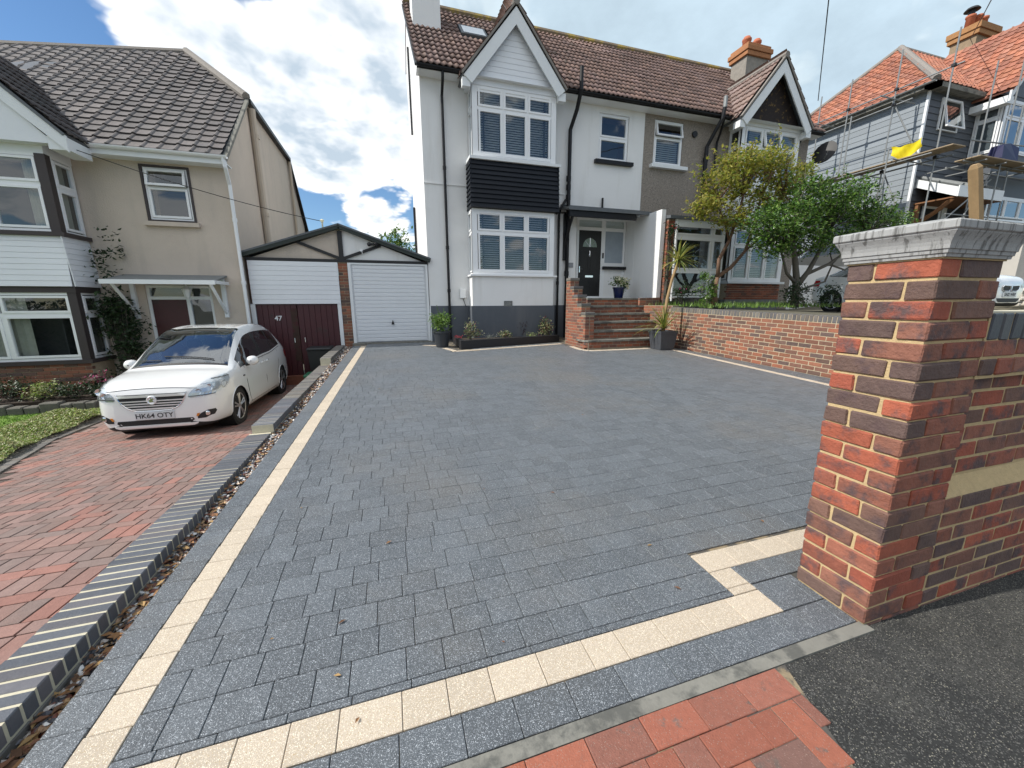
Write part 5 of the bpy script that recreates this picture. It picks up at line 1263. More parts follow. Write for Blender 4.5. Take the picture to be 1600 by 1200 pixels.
V = Vector((2.35, 0, 3.06)); tiles(BR, (22.95, 13.6, 9.2), (0, -1, 0), V, 3.5, V.length, .28, .27, .022, m_tilered, 1, lambda u, v: 9.2 + v * .793 > 9.4 + (13.6 - u - 10.9) * .985 - .15, 200, seed=6)
part('bay_box_end', MB().box(22.9, 10.16, 8.75, 23.3, 11.2, 9.0), m_whitewood, bh)
# porch
part('porch_roof', MB().prism([(9.9, 5.55), (11.2, 6.15), (11.2, 5.9), (9.9, 5.3)], 'x', 20.6, 23.4), m_leadlight, bh)
for i in range(7): part('porch_tile', MB().tube([(20.8 + i * .38, 9.9, 5.62), (20.8 + i * .38, 11.2, 6.22)], .09, 6), m_leadlight, bh)
part('porch_fascia', MB().box(20.58, 9.86, 5.22, 23.4, 9.9, 5.6).prism([(9.9, 5.55), (11.2, 6.15), (11.2, 5.85), (9.9, 5.22)], 'x', 20.56, 20.6), m_whitewood, bh)
part('porch_soffit', MB().box(20.62, 9.92, 5.2, 23.4, 11.2, 5.25), m_brown, bh)
part('bracket', MB().box(20.66, 11.05, 4.0, 20.8, 11.18, 5.2).tube([(20.73, 11.1, 4.4), (20.73, 10.5, 4.8), (20.73, 10.05, 5.2)], .08, 6), m_brown, bh)
part('door_opening', MB(FY(11.18)).box(21.25, 0, 3.5, 22.2, .03, 5.15), m_dark, bh)
part('door_frame', MB(FY(11.18)).ring(21.15, 3.45, 22.3, 5.2, .09, .01, .05).box(22.4, 0, 3.45, 22.7, .05, 5.2), m_whitewood, bh)
# ------------------------------------------------------------------ cars
def crom(p0, p1, p2, p3, t):
    return tuple(.5 * ((2 * b) + (-a + c) * t + (2 * a - 5 * b + 4 * c - d) * t * t + (-a + 3 * b - 3 * c + d) * t ** 3) for a, b, c, d in zip(p0, p1, p2, p3))
MPV = [  # Y, underside z, w1, (w2,z2), (w3,z3), (w4,z4), (w5,z5), (w6,z6), z7
 (0.00, .27, .40, .47, .32, .52, .46, .50, .64, .42, .735, .22, .76, .768),
 (0.05, .21, .52, .64, .29, .68, .46, .66, .68, .57, .815, .30, .845, .855),
 (0.16, .19, .60, .75, .27, .79, .47, .765, .74, .65, .875, .34, .905, .915),
 (0.36, .19, .64, .82, .26, .855, .48, .83, .80, .71, .92, .38, .95, .96),
 (0.62, .19, .66, .86, .25, .885, .50, .86, .84, .75, .955, .41, .99, 1.00),
 (0.88, .19, .66, .875, .25, .897, .52, .872, .87, .785, .985, .44, 1.02, 1.03),
 (1.06, .19, .66, .88, .25, .902, .53, .874, .89, .755, 1.065, .44, 1.135, 1.155),
 (1.38, .19, .66, .885, .25, .905, .54, .876, .905, .712, 1.265, .43, 1.345, 1.365),
 (1.72, .19, .66, .885, .25, .905, .54, .875, .92, .672, 1.445, .42, 1.525, 1.545),
 (2.02, .19, .66, .885, .25, .905, .54, .872, .935, .645, 1.535, .41, 1.60, 1.618),
 (2.50, .19, .66, .885, .25, .905, .55, .868, .95, .630, 1.575, .41, 1.635, 1.65),
 (3.00, .19, .66, .885, .25, .903, .56, .862, .96, .622, 1.57, .40, 1.63, 1.645),
 (3.45, .19, .66, .88, .25, .898, .57, .85, 1.01, .612, 1.54, .39, 1.60, 1.615),
 (3.80, .21, .66, .87, .27, .885, .58, .835, 1.05, .600, 1.465, .38, 1.525, 1.54),
 (4.05, .24, .64, .845, .30, .865, .60, .81, 1.04, .585, 1.35, .37, 1.405, 1.42),
 (4.20, .27, .60, .80, .34, .82, .62, .77, 1.00, .58, 1.15, .35, 1.19, 1.20),
 (4.29, .33, .52, .65, .40, .68, .60, .63, .82, .50, .90, .30, .92, .925)]
def saloon(tab):
    o = []
    for r in tab:
        r = list(r); Y = r[0]
        top = {2.08: .93, 2.50: .91, 3.00: .90, 3.45: .84, 3.80: .76, 4.05: .76, 4.20: .86}.get(Y, .95 if Y < 1.9 else 1)
        for i in (9, 11, 13, 14 - 1): pass
        for i in (9 + 1, 12, 13): r[i] = r[i] * top if Y > .9 else r[i]
        o.append(tuple(r))
    return o
def make_car(name, label, loc, rz, tab, sc=(1, 1, 1), front='bars', plate='', group=None, detail=True):
    car = thing(name, label, 'car', loc, rz, group, local=True)
    UP, US = 7, 6
    st = []
    for r in tab:
        Y, zb, w1 = r[:3]; q = r[3:]
        pts = [(0, zb), (w1, zb), (q[0], q[1]), (q[2], q[3]), (q[4], q[5]), (q[6], q[7]), (q[8], q[9]), (0, q[10])]
        st.append((Y, pts))
    def sect(i): return st[max(0, min(len(st) - 1, i))]
    rowsY = []; rows = []
    for i in range(len(st) - 1):
        for k in range(UP):
            t = k / UP
            y = crom(*[(sect(i + d)[0],) for d in (-1, 0, 1, 2)], t)[0]
            pts = [crom(*[sect(i + d)[1][m] for d in (-1, 0, 1, 2)], t) for m in range(8)]
            rows.append((y, pts, i + t))
    rows.append((st[-1][0], st[-1][1], len(st) - 1.0))
    grid = []; par = []
    for (y, pts, sp) in rows:
        half = []; hp = []
        for m in range(7):
            for k in range(US):
                t = k / US
                a = pts[m - 1] if m else (-pts[1][0], pts[1][1]); d = pts[m + 2] if m < 6 else (-pts[6][0], pts[6][1])
                x, z = crom(a, pts[m], pts[m + 1], d, t)
                half.append((max(x, 0) if m else x, y, z)); hp.append(m + t)
        half.append((0, y, pts[7][1])); hp.append(7.0)
        full = half + [(-x, yy, z) for (x, yy, z) in half[-2:0:-1]]; fp = hp + [-v for v in hp[-2:0:-1]]
        grid.append(full); par.append(fp)
    n = len(grid[0]); m_ = len(grid)
    V = [list(p) for g in grid for p in g]; SPv = [r[2] for r in rows]
    # wheel arches: snap and cut
    WH = [(.875, .315), (3.51, .315)]; RA = .352; cut = [False] * len(V)
    for i, p in enumerate(V):
        if abs(p[0]) < .58: continue
        for (wy, wz) in WH:
            d = math.hypot(p[1] - wy, p[2] - wz)
            if d < RA: cut[i] = True
    def nb(i):
        r, c = divmod(i, n)
        for dr in (-1, 0, 1):
            for dc in (-1, 0, 1):
                rr, cc = r + dr, (c + dc) % n
                if 0 <= rr < m_ and (dr or dc): yield rr * n + cc
    edge = [i for i in range(len(V)) if cut[i] and any(not cut[j] and abs(V[j][0]) >= .58 for j in nb(i))]
    for i in edge:
        p = V[i]; wy, wz = min(WH, key=lambda w: abs(w[0] - p[1])); d = math.hypot(p[1] - wy, p[2] - wz) or 1e-6
        p[1] = wy + (p[1] - wy) * RA / d; p[2] = wz + (p[2] - wz) * RA / d
    es = set(edge)
    faces = {'body': [], 'windscreen': [], 'window': [], 'trim': [], 'rear_window': []}
    for r in range(m_ - 1):
        sp = (SPv[r] + SPv[r + 1]) / 2
        for c in range(n):
            ids = (r * n + c, r * n + (c + 1) % n, (r + 1) * n + (c + 1) % n, (r + 1) * n + c)
            if all(cut[i] for i in ids): continue
            s_ = abs(par[r][c]); s2 = abs(par[r][(c + 1) % n]); s_ = (s_ + s2) / 2
            y = (V[ids[0]][1] + V[ids[2]][1]) / 2
            k = 'body'
            if 5.30 <= sp < 5.62 and s_ > 5.12: k = 'trim'
            elif 5.6 <= sp < 9.0 and s_ > 5.12: k = 'windscreen'
            elif 4.16 < s_ < 4.90 and 6.25 < sp < 12.9:
                k = 'window'
                if 2.30 < y < 2.42 or 3.14 < y < 3.2: k = 'trim'
                if 1.43 < y < 1.48: k = 'trim'
            elif 13.2 < sp < 14.8 and s_ > 5.15: k = 'rear_window'
            elif s_ < 1.9: k = 'trim'
            faces[k].append(ids)
    faces['body'] += [tuple(range(n - 1, -1, -1)), tuple((m_ - 1) * n + c for c in range(n))]
    bvh = BVHTree.FromPolygons([Vector(p) for p in V], [f for k in faces for f in faces[k]])
    def emit(nm, fs, mat, smooth=True, off=0.0):
        ix = {}; mb = MB()
        for f in fs:
            g = []
            for i in f:
                if i not in ix:
                    ix[i] = len(mb.v); p = V[i]; mb.v.append((p[0] * sc[0], p[1] * sc[1], p[2] * sc[2]))
                g.append(ix[i])
            mb.f.append(tuple(g))
        return part(nm, mb, mat, car, smooth=smooth)
    body = emit('body', faces['body'], m_carwhite)
    emit('windscreen', faces['windscreen'], m_carglass); emit('rear_window', faces['rear_window'], m_carglass)
    emit('trim', faces['trim'], m_plastic)
    wl = [f for f in faces['window'] if V[f[0]][0] > 0]; wr_ = [f for f in faces['window'] if V[f[0]][0] <= 0]
    for fs in (wl, wr_):
        for a, b in ((0, 1.45), (1.45, 2.36), (2.36, 3.17), (3.17, 9)):
            g = [f for f in fs if a <= (V[f[0]][1] + V[f[2]][1]) / 2 < b]
            if g: emit('window', g, m_carglass)
    def P(p): return (p[0] * sc[0], p[1] * sc[1], p[2] * sc[2])
    def fr(x, z, o=.006):
        h = bvh.ray_cast(Vector((x, -2, z)), Vector((0, 1, 0)))
        p = h[0] if h[0] else Vector((x, .3, z)); nn = h[1] if h[1] else Vector((0, -1, 0))
        if nn.y > 0: nn = -nn
        return p + nn * o
    def sd(y, z, sg=1, o=.005):
        h = bvh.ray_cast(Vector((2 * sg, y, z)), Vector((-sg, 0, 0)))
        p = h[0] if h[0] else Vector((.88 * sg, y, z)); nn = h[1] if h[1] else Vector((sg, 0, 0))
        if nn.x * sg < 0: nn = -nn
        return p + nn * o
    def patch(nm, rws, mat, o=.006, nx=8, parent=None, skirt=.02, proj=fr):
        """rows of (z, x0, x1) draped on the nose"""
        mb = MB(T=lambda x, y, z: P((x, y, z))); g = []
        for (z, a, b) in rws: g.append([proj(a + (b - a) * i / nx, z, o) for i in range(nx + 1)])
        vs = [tuple(p) for r in g for p in r]; w = nx + 1; fs = [(i * w + j, i * w + j + 1, (i + 1) * w + j + 1, (i + 1) * w + j) for i in range(len(g) - 1) for j in range(nx)]
        bd = [(0, j) for j in range(w)] + [(i, nx) for i in range(1, len(g))] + [(len(g) - 1, j) for j in range(nx - 1, -1, -1)] + [(i, 0) for i in range(len(g) - 2, 0, -1)]
        o0 = len(vs); vs += [(vs[i * w + j][0], vs[i * w + j][1] + skirt, vs[i * w + j][2]) for i, j in bd]; k = len(bd)
        fs += [(bd[q][0] * w + bd[q][1], bd[(q + 1) % k][0] * w + bd[(q + 1) % k][1], o0 + (q + 1) % k, o0 + q) for q in range(k)]
        mb.add(vs, fs); return part(nm, mb, mat, parent or car, smooth=False)
    def line(nm, pts, r, mat, parent=None): return part(nm, MB(T=lambda x, y, z: P((x, y, z))).tube(pts, r, 6), mat, parent or car)
    # inside: dark seats and floor
    ins = part('interior', MB(T=lambda x, y, z: P((x, y, z))).box(-.70, 1.0, .35, .70, 3.9, .86), m_carunder, car)
    for x in (-.36, .36): part('seat', MB(T=lambda x, y, z: P((x, y, z))).cbox(x - .25, 2.25, .8, x + .25, 2.45, 1.18, .05).cbox(x - .12, 2.3, 1.2, x + .12, 2.42, 1.38, .04), m_plastic, car)
    part('steering_wheel', MB(T=lambda x, y, z: P((x, y, z))).tube([(-.36 * -1 + .18 * math.cos(R(a)), 1.62 + .06 * math.sin(R(a)), 1.0 + .17 * math.sin(R(a))) for a in range(0, 361, 24)], .016, 6), m_plastic, car)
    # wheels
    for (wy, wz) in WH:
        for sg in (-1, 1):
            xo_ = .885 * sg
            part('arch_liner', MB(T=lambda x, y, z: P((x, y, z))).lathe([(.36, .60 * sg), (.36, .862 * sg)], (0, wy, wz), 28, 'x'), m_carunder, car)
            c = (0, wy * sc[1], wz * sc[2]); r = .315 * sc[2]; X = lambda v: v * sg * sc[0]
            tyre = MB().lathe([(r * .66, X(.66)), (r * .95, X(.665)), (r, X(.69)), (r, X(.84)), (r * .95, X(.868)), (r * .74, X(.872)), (r * .70, X(.855))], c, 32, 'x')
            wht = part('wheel', tyre, m_rubber, car, smooth=False)
            rim = MB().lathe([(r * .72, X(.80)), (r * .73, X(.868)), (r * .68, X(.862)), (r * .66, X(.80))], c, 32, 'x')
            part('rim', rim, m_alloy, wht, smooth=False)
            part('brake_disc', MB().lathe([(r * .66, X(.76)), (r * .66, X(.77))], c, 24, 'x'), m_carunder, wht)
            for k in range(5):
                a = R(72 * k + 18); sp = MB()
                for off in (-.13, .13):
                    d0, d1 = (math.cos(a + off * .9), math.sin(a + off * .9)), (math.cos(a + off * 1.15), math.sin(a + off * 1.15))
                    sp.tube([(X(.85), c[1] + d0[0] * r * .12, c[2] + d0[1] * r * .12), (X(.855), c[1] + d1[0] * r * .42, c[2] + d1[1] * r * .42), (X(.852), c[1] + d1[0] * r * .70, c[2] + d1[1] * r * .70)], [.020, .018, .022], 5)
                part('spoke', sp, m_alloy, wht)
            part('hub', MB().lathe([(r * .2, X(.83)), (r * .19, X(.862)), (.02, X(.866))], c, 14, 'x'), m_alloy, wht)
            part('arch_edge', MB(T=lambda x, y, z: P((x, y, z))).tube([tuple(sd(wy + .354 * math.cos(R(a)), max(wz + .354 * math.sin(R(a)), .26), sg, .001)) for a in range(-8, 189, 12)], .007, 5), m_carwhite, car)
    # nose
    if front == 'bars':
        g = patch('grille', [(.755, -.455, .455), (.70, -.44, .44), (.63, -.40, .40), (.56, -.33, .33), (.515, -.23, .23)], m_plastic, .004, 14)
        for (z, w, h) in ((.728, .45, .034), (.655, .42, .016), (.615, .39, .016), (.578, .35, .016), (.535, .28, .022)):
            patch('grille_bar', [(z + h / 2 + .0 , -w, w), (z, -w * .995, w * .995), (z - h / 2, -w * .98, w * .98)], m_satin, .016, 16, g, .012)
        for sg in (-1, 1): line('grille_surround', [tuple(fr(sg * x, z, .008)) for x, z in ((.465, .765), (.445, .70), (.405, .625), (.335, .553), (.24, .508), (0, .498))], .007, m_chrome, g)
        b = fr(0, .665, .03)
        bd = part('badge', MB(T=lambda x, y, z: P((x, y, z))).lathe([(.062, b.y + .03), (.066, b.y), (.058, b.y - .006), (.05, b.y), (.048, b.y + .004), (0.001, b.y + .004)], (0, 0, .665), 28, 'y'), m_satin, car, smooth=True)
        gf = [(-.03, -.022), (-.012, -.03), (.004, -.02), (.022, -.028), (.03, -.012), (.018, .0), (.03, .018), (.022, .034), (.006, .026), (-.002, .038), (-.016, .03), (-.008, .014), (-.024, .006), (-.034, .012), (-.03, -.006)]
        part('emblem', MB(T=lambda x, y, z: P((x, y, z))).prism([(x, z + .665) for x, z in gf], 'y', b.y - .006, b.y + .006), m_chrome, bd)
        patch('lower_intake', [(.365, -.50, .50), (.33, -.52, .52), (.29, -.47, .47)], m_plastic, .004, 14)
        for sg in (-1, 1):
            f = patch('fog_recess', [(.455, sg * .70, sg * .775), (.42, sg * .62, sg * .785), (.37, sg * .56, sg * .76), (.335, sg * .56, sg * .66)], m_plastic, .004, 6)
            p = fr(sg * .69, .405, .012); part('fog_lamp', MB(T=lambda x, y, z: P((x, y, z))).lathe([(.035, p.y + .02), (.036, p.y - .004), (.02, p.y - .008)], (p.x, 0, p.z), 14, 'y'), m_chrome, f)
            patch('indicator', [(.42, sg * .565, sg * .60), (.375, sg * .545, sg * .575)], m_amber, .008, 2, f)
            hl = [(.925, sg * .775, sg * .815), (.90, sg * .715, sg * .84), (.85, sg * .64, sg * .855), (.79, sg * .555, sg * .86), (.735, sg * .50, sg * .85), (.69, sg * .485, sg * .79), (.665, sg * .49, sg * .66)]
            h = patch('headlight', hl, M('lamp_housing', (.62, .64, .66), .22, metal=.6) if 'lamp_housing' not in bpy.data.materials else bpy.data.materials['lamp_housing'], .003, 8)
            for (x, z, r) in ((.62, .745, .042), (.735, .79, .05)):
                p = fr(sg * x, z, .014); part('reflector', MB(T=lambda x, y, z: P((x, y, z))).lathe([(.012, p.y + .03), (r, p.y + .004), (r * 1.1, p.y), (r * .8, p.y + .012), (.006, p.y + .028)], (p.x, 0, p.z), 16, 'y'), m_chrome, h, smooth=True)
            for q in ((.90, .715, .84), (.69, .485, .79)): line('lamp_brow', [tuple(fr(sg * (q[1] + (q[2] - q[1]) * t / 5), q[0], .008)) for t in range(6)], .006, m_plastic, h)
            patch('lens', hl, m_lens, .022, 8, h, .02)
        pz, pp = .432, fr(0, .432, .012)
        pl = part('number_plate', MB(T=lambda x, y, z: P((x, y, z))).cbox(-.262, pp.y - .012, pz - .058, .262, pp.y + .05, pz + .058, .004), m_plate, car)
        if plate: text('plate_letters', plate, .098, m_ink, pl, (0, (pp.y - .0135) * sc[1], (pz - .002) * sc[2]), (R(90), 0, 0), .0008).scale = (1.02, 1, 1)
        line('bonnet_seam', [tuple(fr(x, .835 - .10 * abs(x) ** 2.2, .001)) for x in [-.60 + .1 * i for i in range(13)]], .005, m_plastic)
        patch('bumper_lip', [(.285, -.56, .56), (.262, -.55, .55), (.245, -.5, .5)], m_carwhite, .012, 14)
    else:
        for sg in (-1, 1):
            patch('kidney_grille', [(.665, sg * .04, sg * .30), (.64, sg * .03, sg * .33), (.58, sg * .03, sg * .32), (.54, sg * .05, sg * .24)], m_plastic, .012, 6)
            line('kidney_rim', [tuple(fr(sg * x, z, .014)) for x, z in ((.035, .66), (.30, .668), (.335, .635), (.32, .575), (.24, .535), (.05, .535), (.028, .58), (.035, .66))], .011, m_chrome)
            patch('headlight', [(.72, sg * .52, sg * .78), (.69, sg * .45, sg * .81), (.65, sg * .45, sg * .79), (.62, sg * .5, sg * .7)], m_lens, .01, 6)
            patch('headlight_housing', [(.72, sg * .52, sg * .78), (.69, sg * .45, sg * .81), (.65, sg * .45, sg * .79), (.62, sg * .5, sg * .7)], m_alloy, .003, 6)
        pz, pp = .46, fr(0, .46, .012)
        pl = part('number_plate', MB(T=lambda x, y, z: P((x, y, z))).cbox(-.262, pp.y - .012, pz - .058, .262, pp.y + .05, pz + .058, .004), m_plate, car)
        if plate: text('plate_letters', plate, .095, m_ink, pl, (0, (pp.y - .0135) * sc[1], (pz - .002) * sc[2]), (R(90), 0, 0), .0008)
        patch('lower_intake', [(.375, -.46, .46), (.33, -.44, .44), (.28, -.36, .36)], m_plastic, .006, 12)
    for sg in (-1, 1):                                   # tail lamps
        mb = MB(T=lambda x, y, z: P((x, y, z))); rw = [(.98, 3.98, 4.14), (.90, 3.94, 4.20), (.80, 3.98, 4.22)]; g = [[sd(a + (b - a) * i / 4, z, sg, .008) for i in range(5)] for z, a, b in rw]
        mb.add([tuple(p) for r in g for p in r], [(i * 5 + j, i * 5 + j + 1, i * 5 + 6 + j, i * 5 + 5 + j) for i in range(2) for j in range(4)]); part('tail_lamp', mb, m_redlens, car)
        # mirrors, handles, seams
        mm = MB(T=lambda x, y, z: P((x, y, z))); pr = [(0.01, -.10), (.06, -.085), (.085, -.03), (.085, .04), (.07, .09), (.01, .10)]
        mm.add(*(lambda k: ([(sg * (.985 + a * 1.25 * math.cos(2 * math.pi * i / k)), 1.42 - h * .0 + (h if True else 0) * .9, 1.035 + a * math.sin(2 * math.pi * i / k)) for a, h in pr for i in range(k)],
               [(q * k + i, q * k + (i + 1) % k, (q + 1) * k + (i + 1) % k, (q + 1) * k + i) for q in range(len(pr) - 1) for i in range(k)]))(16))
        mo = part('mirror', mm, m_carwhite, car, smooth=True)
        part('mirror_arm', MB(T=lambda x, y, z: P((x, y, z))).tube([(sg * .86, 1.42, .955), (sg * .95, 1.42, .98)], .028, 6), m_plastic, mo)
        for y in (2.20, 2.52):
            a, b = sd(y - .085, .895, sg, .022), sd(y + .085, .905, sg, .022); hd = MB(T=lambda x, y, z: P((x, y, z))).tube([tuple(a), tuple((a + b) / 2 + Vector((sg * .012, 0, 0))), tuple(b)], .014, 8); part('door_handle', hd, m_carwhite, car, smooth=True)
        for pts in ([(1.30, .95), (1.27, .7), (1.30, .40), (1.36, .30)], [(2.36, 1.0), (2.36, .6), (2.35, .30)], [(3.42, 1.04), (3.35, .80), (3.14, .55), (3.06, .30)]):
            line('door_seam', [tuple(sd(y, z, sg, .0)) for y, z in pts], .0055, m_plastic)
        line('sill_seam', [tuple(sd(y, .29, sg, .0)) for y in [1.33 + .2 * i for i in range(9)]], .004, m_plastic)
        line('waist_trim', [tuple(sd(y, z, sg, .003)) for y, z in ((1.30, .965), (1.6, .985), (2.0, .995), (2.4, 1.01), (2.8, 1.015), (3.1, 1.03), (3.4, 1.065), (3.7, 1.09))], .006, m_plastic)
        p = sd(1.18, .80, sg, .004); part('side_repeater', MB(T=lambda x, y, z: P((x, y, z))).cbox(p.x - .01, p.y - .035, p.z - .012, p.x + .006, p.y + .035, p.z + .012, .004), m_plastic, car)
    def up(x, y, o=.01):
        h = bvh.ray_cast(Vector((x, y, 3)), Vector((0, 0, -1))); return h[0] + h[1] * (o if h[1].z > 0 else -o)
    for (x0, x1, y0, y1) in ((.50, -.28, 1.04, 1.10), (-.30, -.62, 1.02, 1.06)):
        line('wiper', [tuple(up(x0 + (x1 - x0) * t / 6, y0 + (y1 - y0) * t / 6, .018)) for t in range(7)], .009, m_plastic)
    return car
make_car('parked_car', 'white compact people carrier parked on the red brick driveway', (-3.44, 6.86, nz(8) + .0), R(-1.9), MPV, (.93, .93, 1.0), front='bars', plate='HK64 OTY')
SAL = [(a, b, c, d, e, f, g, h, i, j, k * t, l, m * t, n * t) if a > .9 else (a, b, c, d, e, f, g, h, i, j, k, l, m, n)
       for (a, b, c, d, e, f, g, h, i, j, k, l, m, n) in MPV for t in [{1.06: .97, 1.38: .93, 1.72: .90, 2.02: .88, 2.5: .885, 3.0: .88, 3.45: .85, 3.8: .80, 4.05: .82, 4.2: .93}.get(a, 1.0)]]
make_car('parked_car', 'white saloon on the next driveway, half hidden by the gate pier', (13.42, 5.2, 1.06), R(0), SAL, (.95, .905, .95), front='kidney', plate='SA02 WRP')
# ------------------------------------------------------------------ trees and plants
def leaf_mesh(pts, size, rr, fold=.25, droop=0.0, asp=.5):
    mb = MB(); v = mb.v; f = mb.f
    for p in pts:
        a = Vector((rr.gauss(0, 1), rr.gauss(0, 1), rr.gauss(0, .6) - droop)).normalized(); b = a.cross(Vector((rr.gauss(0, .4), rr.gauss(0, .4), 1))).normalized(); c = a.cross(b)
        s_ = size * rr.uniform(.6, 1.3); o = len(v); p = Vector(p)
        v += [tuple(p - a * s_), tuple(p + b * s_ * asp + c * s_ * fold), tuple(p + a * s_), tuple(p - b * s_ * asp + c * s_ * fold)]
        f.append((o, o + 1, o + 2, o + 3))
    return mb
def crown_pts(blobs, rr, clump=.12, per=14, shell=.55):
    out = []; cl = []
    for (cx_, cy_, cz_, rx, ry, rz_, n) in blobs:
        for _ in range(max(1, n // per)):
            d = Vector((rr.gauss(0, 1), rr.gauss(0, 1), rr.gauss(0, 1))).normalized(); q = (shell + (1 - shell) * rr.random()) * rr.uniform(.82, 1.08)
            c = (cx_ + d.x * rx * q, cy_ + d.y * ry * q, cz_ + d.z * rz_ * q); cl.append(c)
            k = clump * rr.uniform(.7, 1.3)
            for _ in range(per): out.append((c[0] + rr.gauss(0, k), c[1] + rr.gauss(0, k), c[2] + rr.gauss(0, k * .75)))
    return out, cl
def tree(name, label, cat, base, trunk, twig_from, blobs, size, mat, bark, seed, clump=.12, per=14, ntw=40, group=None, r0=.06, droop=.2, shell=.5, shoots=60):
    rr = random.Random(seed); t = thing(name, label, cat, base, group=group)
    tm = MB()
    for pts, r in trunk: tm.tube(pts, [r * (1 - .55 * i / max(1, len(pts) - 1)) for i in range(len(pts))], 8)
    part('trunk', tm, bark, t, smooth=True)
    lp, cl = crown_pts(blobs, rr, clump, per, shell)
    bm__ = MB(); rr.shuffle(cl)
    for c in cl[:ntw]:
        s_ = Vector(min(twig_from, key=lambda q: (Vector(q) - Vector(c)).length)); e_ = Vector(c); mid = (s_ + e_) / 2 + Vector((rr.gauss(0, .08), rr.gauss(0, .08), rr.uniform(0, .12)))
        bm__.tube([tuple(s_), tuple(mid), tuple(e_)], [.022, .014, .006], 5)
    for c in cl[ntw:ntw + shoots]:                       # leafy shoots break the outline
        b0 = blobs[0]; ctr = Vector((sum(b_[0] for b_ in blobs) / len(blobs), sum(b_[1] for b_ in blobs) / len(blobs), sum(b_[2] for b_ in blobs) / len(blobs) - .6))
        d = ((Vector(c) - ctr).normalized() + Vector((rr.gauss(0, .3), rr.gauss(0, .3), rr.uniform(.1, .6)))).normalized(); l_ = rr.uniform(.25, .6); p0 = Vector(c)
        bm__.tube([tuple(p0), tuple(p0 + d * l_)], [.008, .003], 4)
        for q in range(16): lp.append(tuple(p0 + d * l_ * (q / 15) + Vector((rr.gauss(0, .035), rr.gauss(0, .035), rr.gauss(0, .03)))))
    part('branches', bm__, bark, t, smooth=True, kind='stuff')
    part('crown', leaf_mesh(lp, size, rr, droop=droop), mat, t)
    return t
tree('maple_tree', 'small tree with yellow-green leaves and forked bare trunk before the pebbledash house', 'tree', (8.75, 8.9, 1.3),
     [([(8.75, 8.9, 1.25), (8.72, 8.9, 1.7), (8.78, 8.9, 2.05)], .10), ([(8.78, 8.9, 2.05), (8.72, 8.85, 2.5), (8.95, 8.8, 3.0), (9.15, 8.8, 3.6), (9.3, 8.8, 4.3)], .055), ([(8.78, 8.9, 2.05), (9.15, 8.85, 2.3), (9.55, 8.8, 2.75), (9.75, 8.8, 3.4), (9.9, 8.8, 4.2)], .06), ([(8.95, 8.8, 3.0), (8.6, 8.7, 3.5), (8.3, 8.7, 3.9)], .03), ([(9.55, 8.8, 2.75), (10.2, 8.7, 3.3), (10.6, 8.7, 4.2)], .03)],
     [(9.3, 8.8, 4.2), (9.9, 8.8, 4.1), (8.3, 8.7, 3.9), (10.6, 8.7, 4.2), (9.15, 8.8, 3.6), (9.75, 8.8, 3.4)],
     [(9.0, 8.8, 4.85, .7, .6, .35, 1000), (9.9, 8.8, 5.0, .8, .6, .32, 1150), (10.8, 8.8, 4.65, .7, .5, .45, 800), (8.4, 8.7, 4.3, .55, .5, .4, 700), (9.5, 8.8, 4.2, 1.0, .6, .45, 900), (8.0, 8.7, 3.75, .5, .45, .22, 600), (8.9, 8.6, 3.5, .6, .45, .25, 650), (11.3, 8.8, 4.95, .4, .35, .2, 260), (10.4, 8.7, 3.9, .6, .5, .3, 600)],
     .052, m_leafy, m_bark, 3, clump=.12, per=12, ntw=110, shoots=110)
tree('laurel_tree', 'spreading tree with glossy green leaves above the grey-topped garden wall', 'tree', (10.5, 7.9, 1.25),
     [([(10.5, 7.9, 1.2), (10.48, 7.9, 1.6), (10.42, 7.9, 2.0), (10.2, 7.85, 2.5), (9.9, 7.8, 3.1)], .11), ([(10.46, 7.9, 1.75), (10.75, 7.85, 2.15), (10.95, 7.8, 2.6), (11.2, 7.8, 3.2)], .075), ([(10.42, 7.9, 1.85), (10.05, 7.9, 2.1), (9.6, 7.8, 2.7)], .05), ([(10.75, 7.85, 2.1), (11.4, 7.8, 2.35), (12.0, 7.8, 2.7), (12.6, 7.7, 3.1)], .05), ([(11.4, 7.8, 2.35), (11.9, 7.7, 2.2), (12.4, 7.7, 2.5)], .03), ([(10.48, 7.9, 1.6), (10.9, 7.9, 1.75), (11.5, 7.9, 1.9), (11.7, 7.9, 2.4)], .04)],
     [(9.9, 7.8, 3.1), (11.2, 7.8, 3.2), (9.6, 7.8, 2.7), (12.6, 7.7, 3.1), (12.4, 7.7, 2.5), (10.2, 7.85, 2.5), (11.7, 7.9, 2.4)],
     [(9.9, 7.8, 3.4, .9, .7, .5, 2100), (10.9, 7.8, 3.85, .9, .7, .50, 2200), (11.9, 7.8, 3.75, .9, .6, .50, 1700), (9.0, 7.7, 3.15, .7, .6, .42, 1200), (10.5, 7.8, 2.95, 1.0, .6, .40, 1500), (12.9, 7.8, 3.6, .8, .5, .42, 1000), (11.9, 7.8, 2.95, .8, .6, .35, 900), (10.4, 7.8, 4.2, .5, .4, .25, 400), (12.0, 7.8, 4.3, .6, .4, .2, 400), (13.7, 7.8, 3.35, .6, .4, .35, 420), (9.3, 7.7, 2.65, .6, .5, .25, 500), (14.3, 7.8, 3.6, .3, .3, .25, 120), (12.9, 7.8, 3.05, .6, .5, .25, 400)],
     .048, m_leafg, m_barkg, 5, clump=.11, per=12, ntw=130, shoots=170)
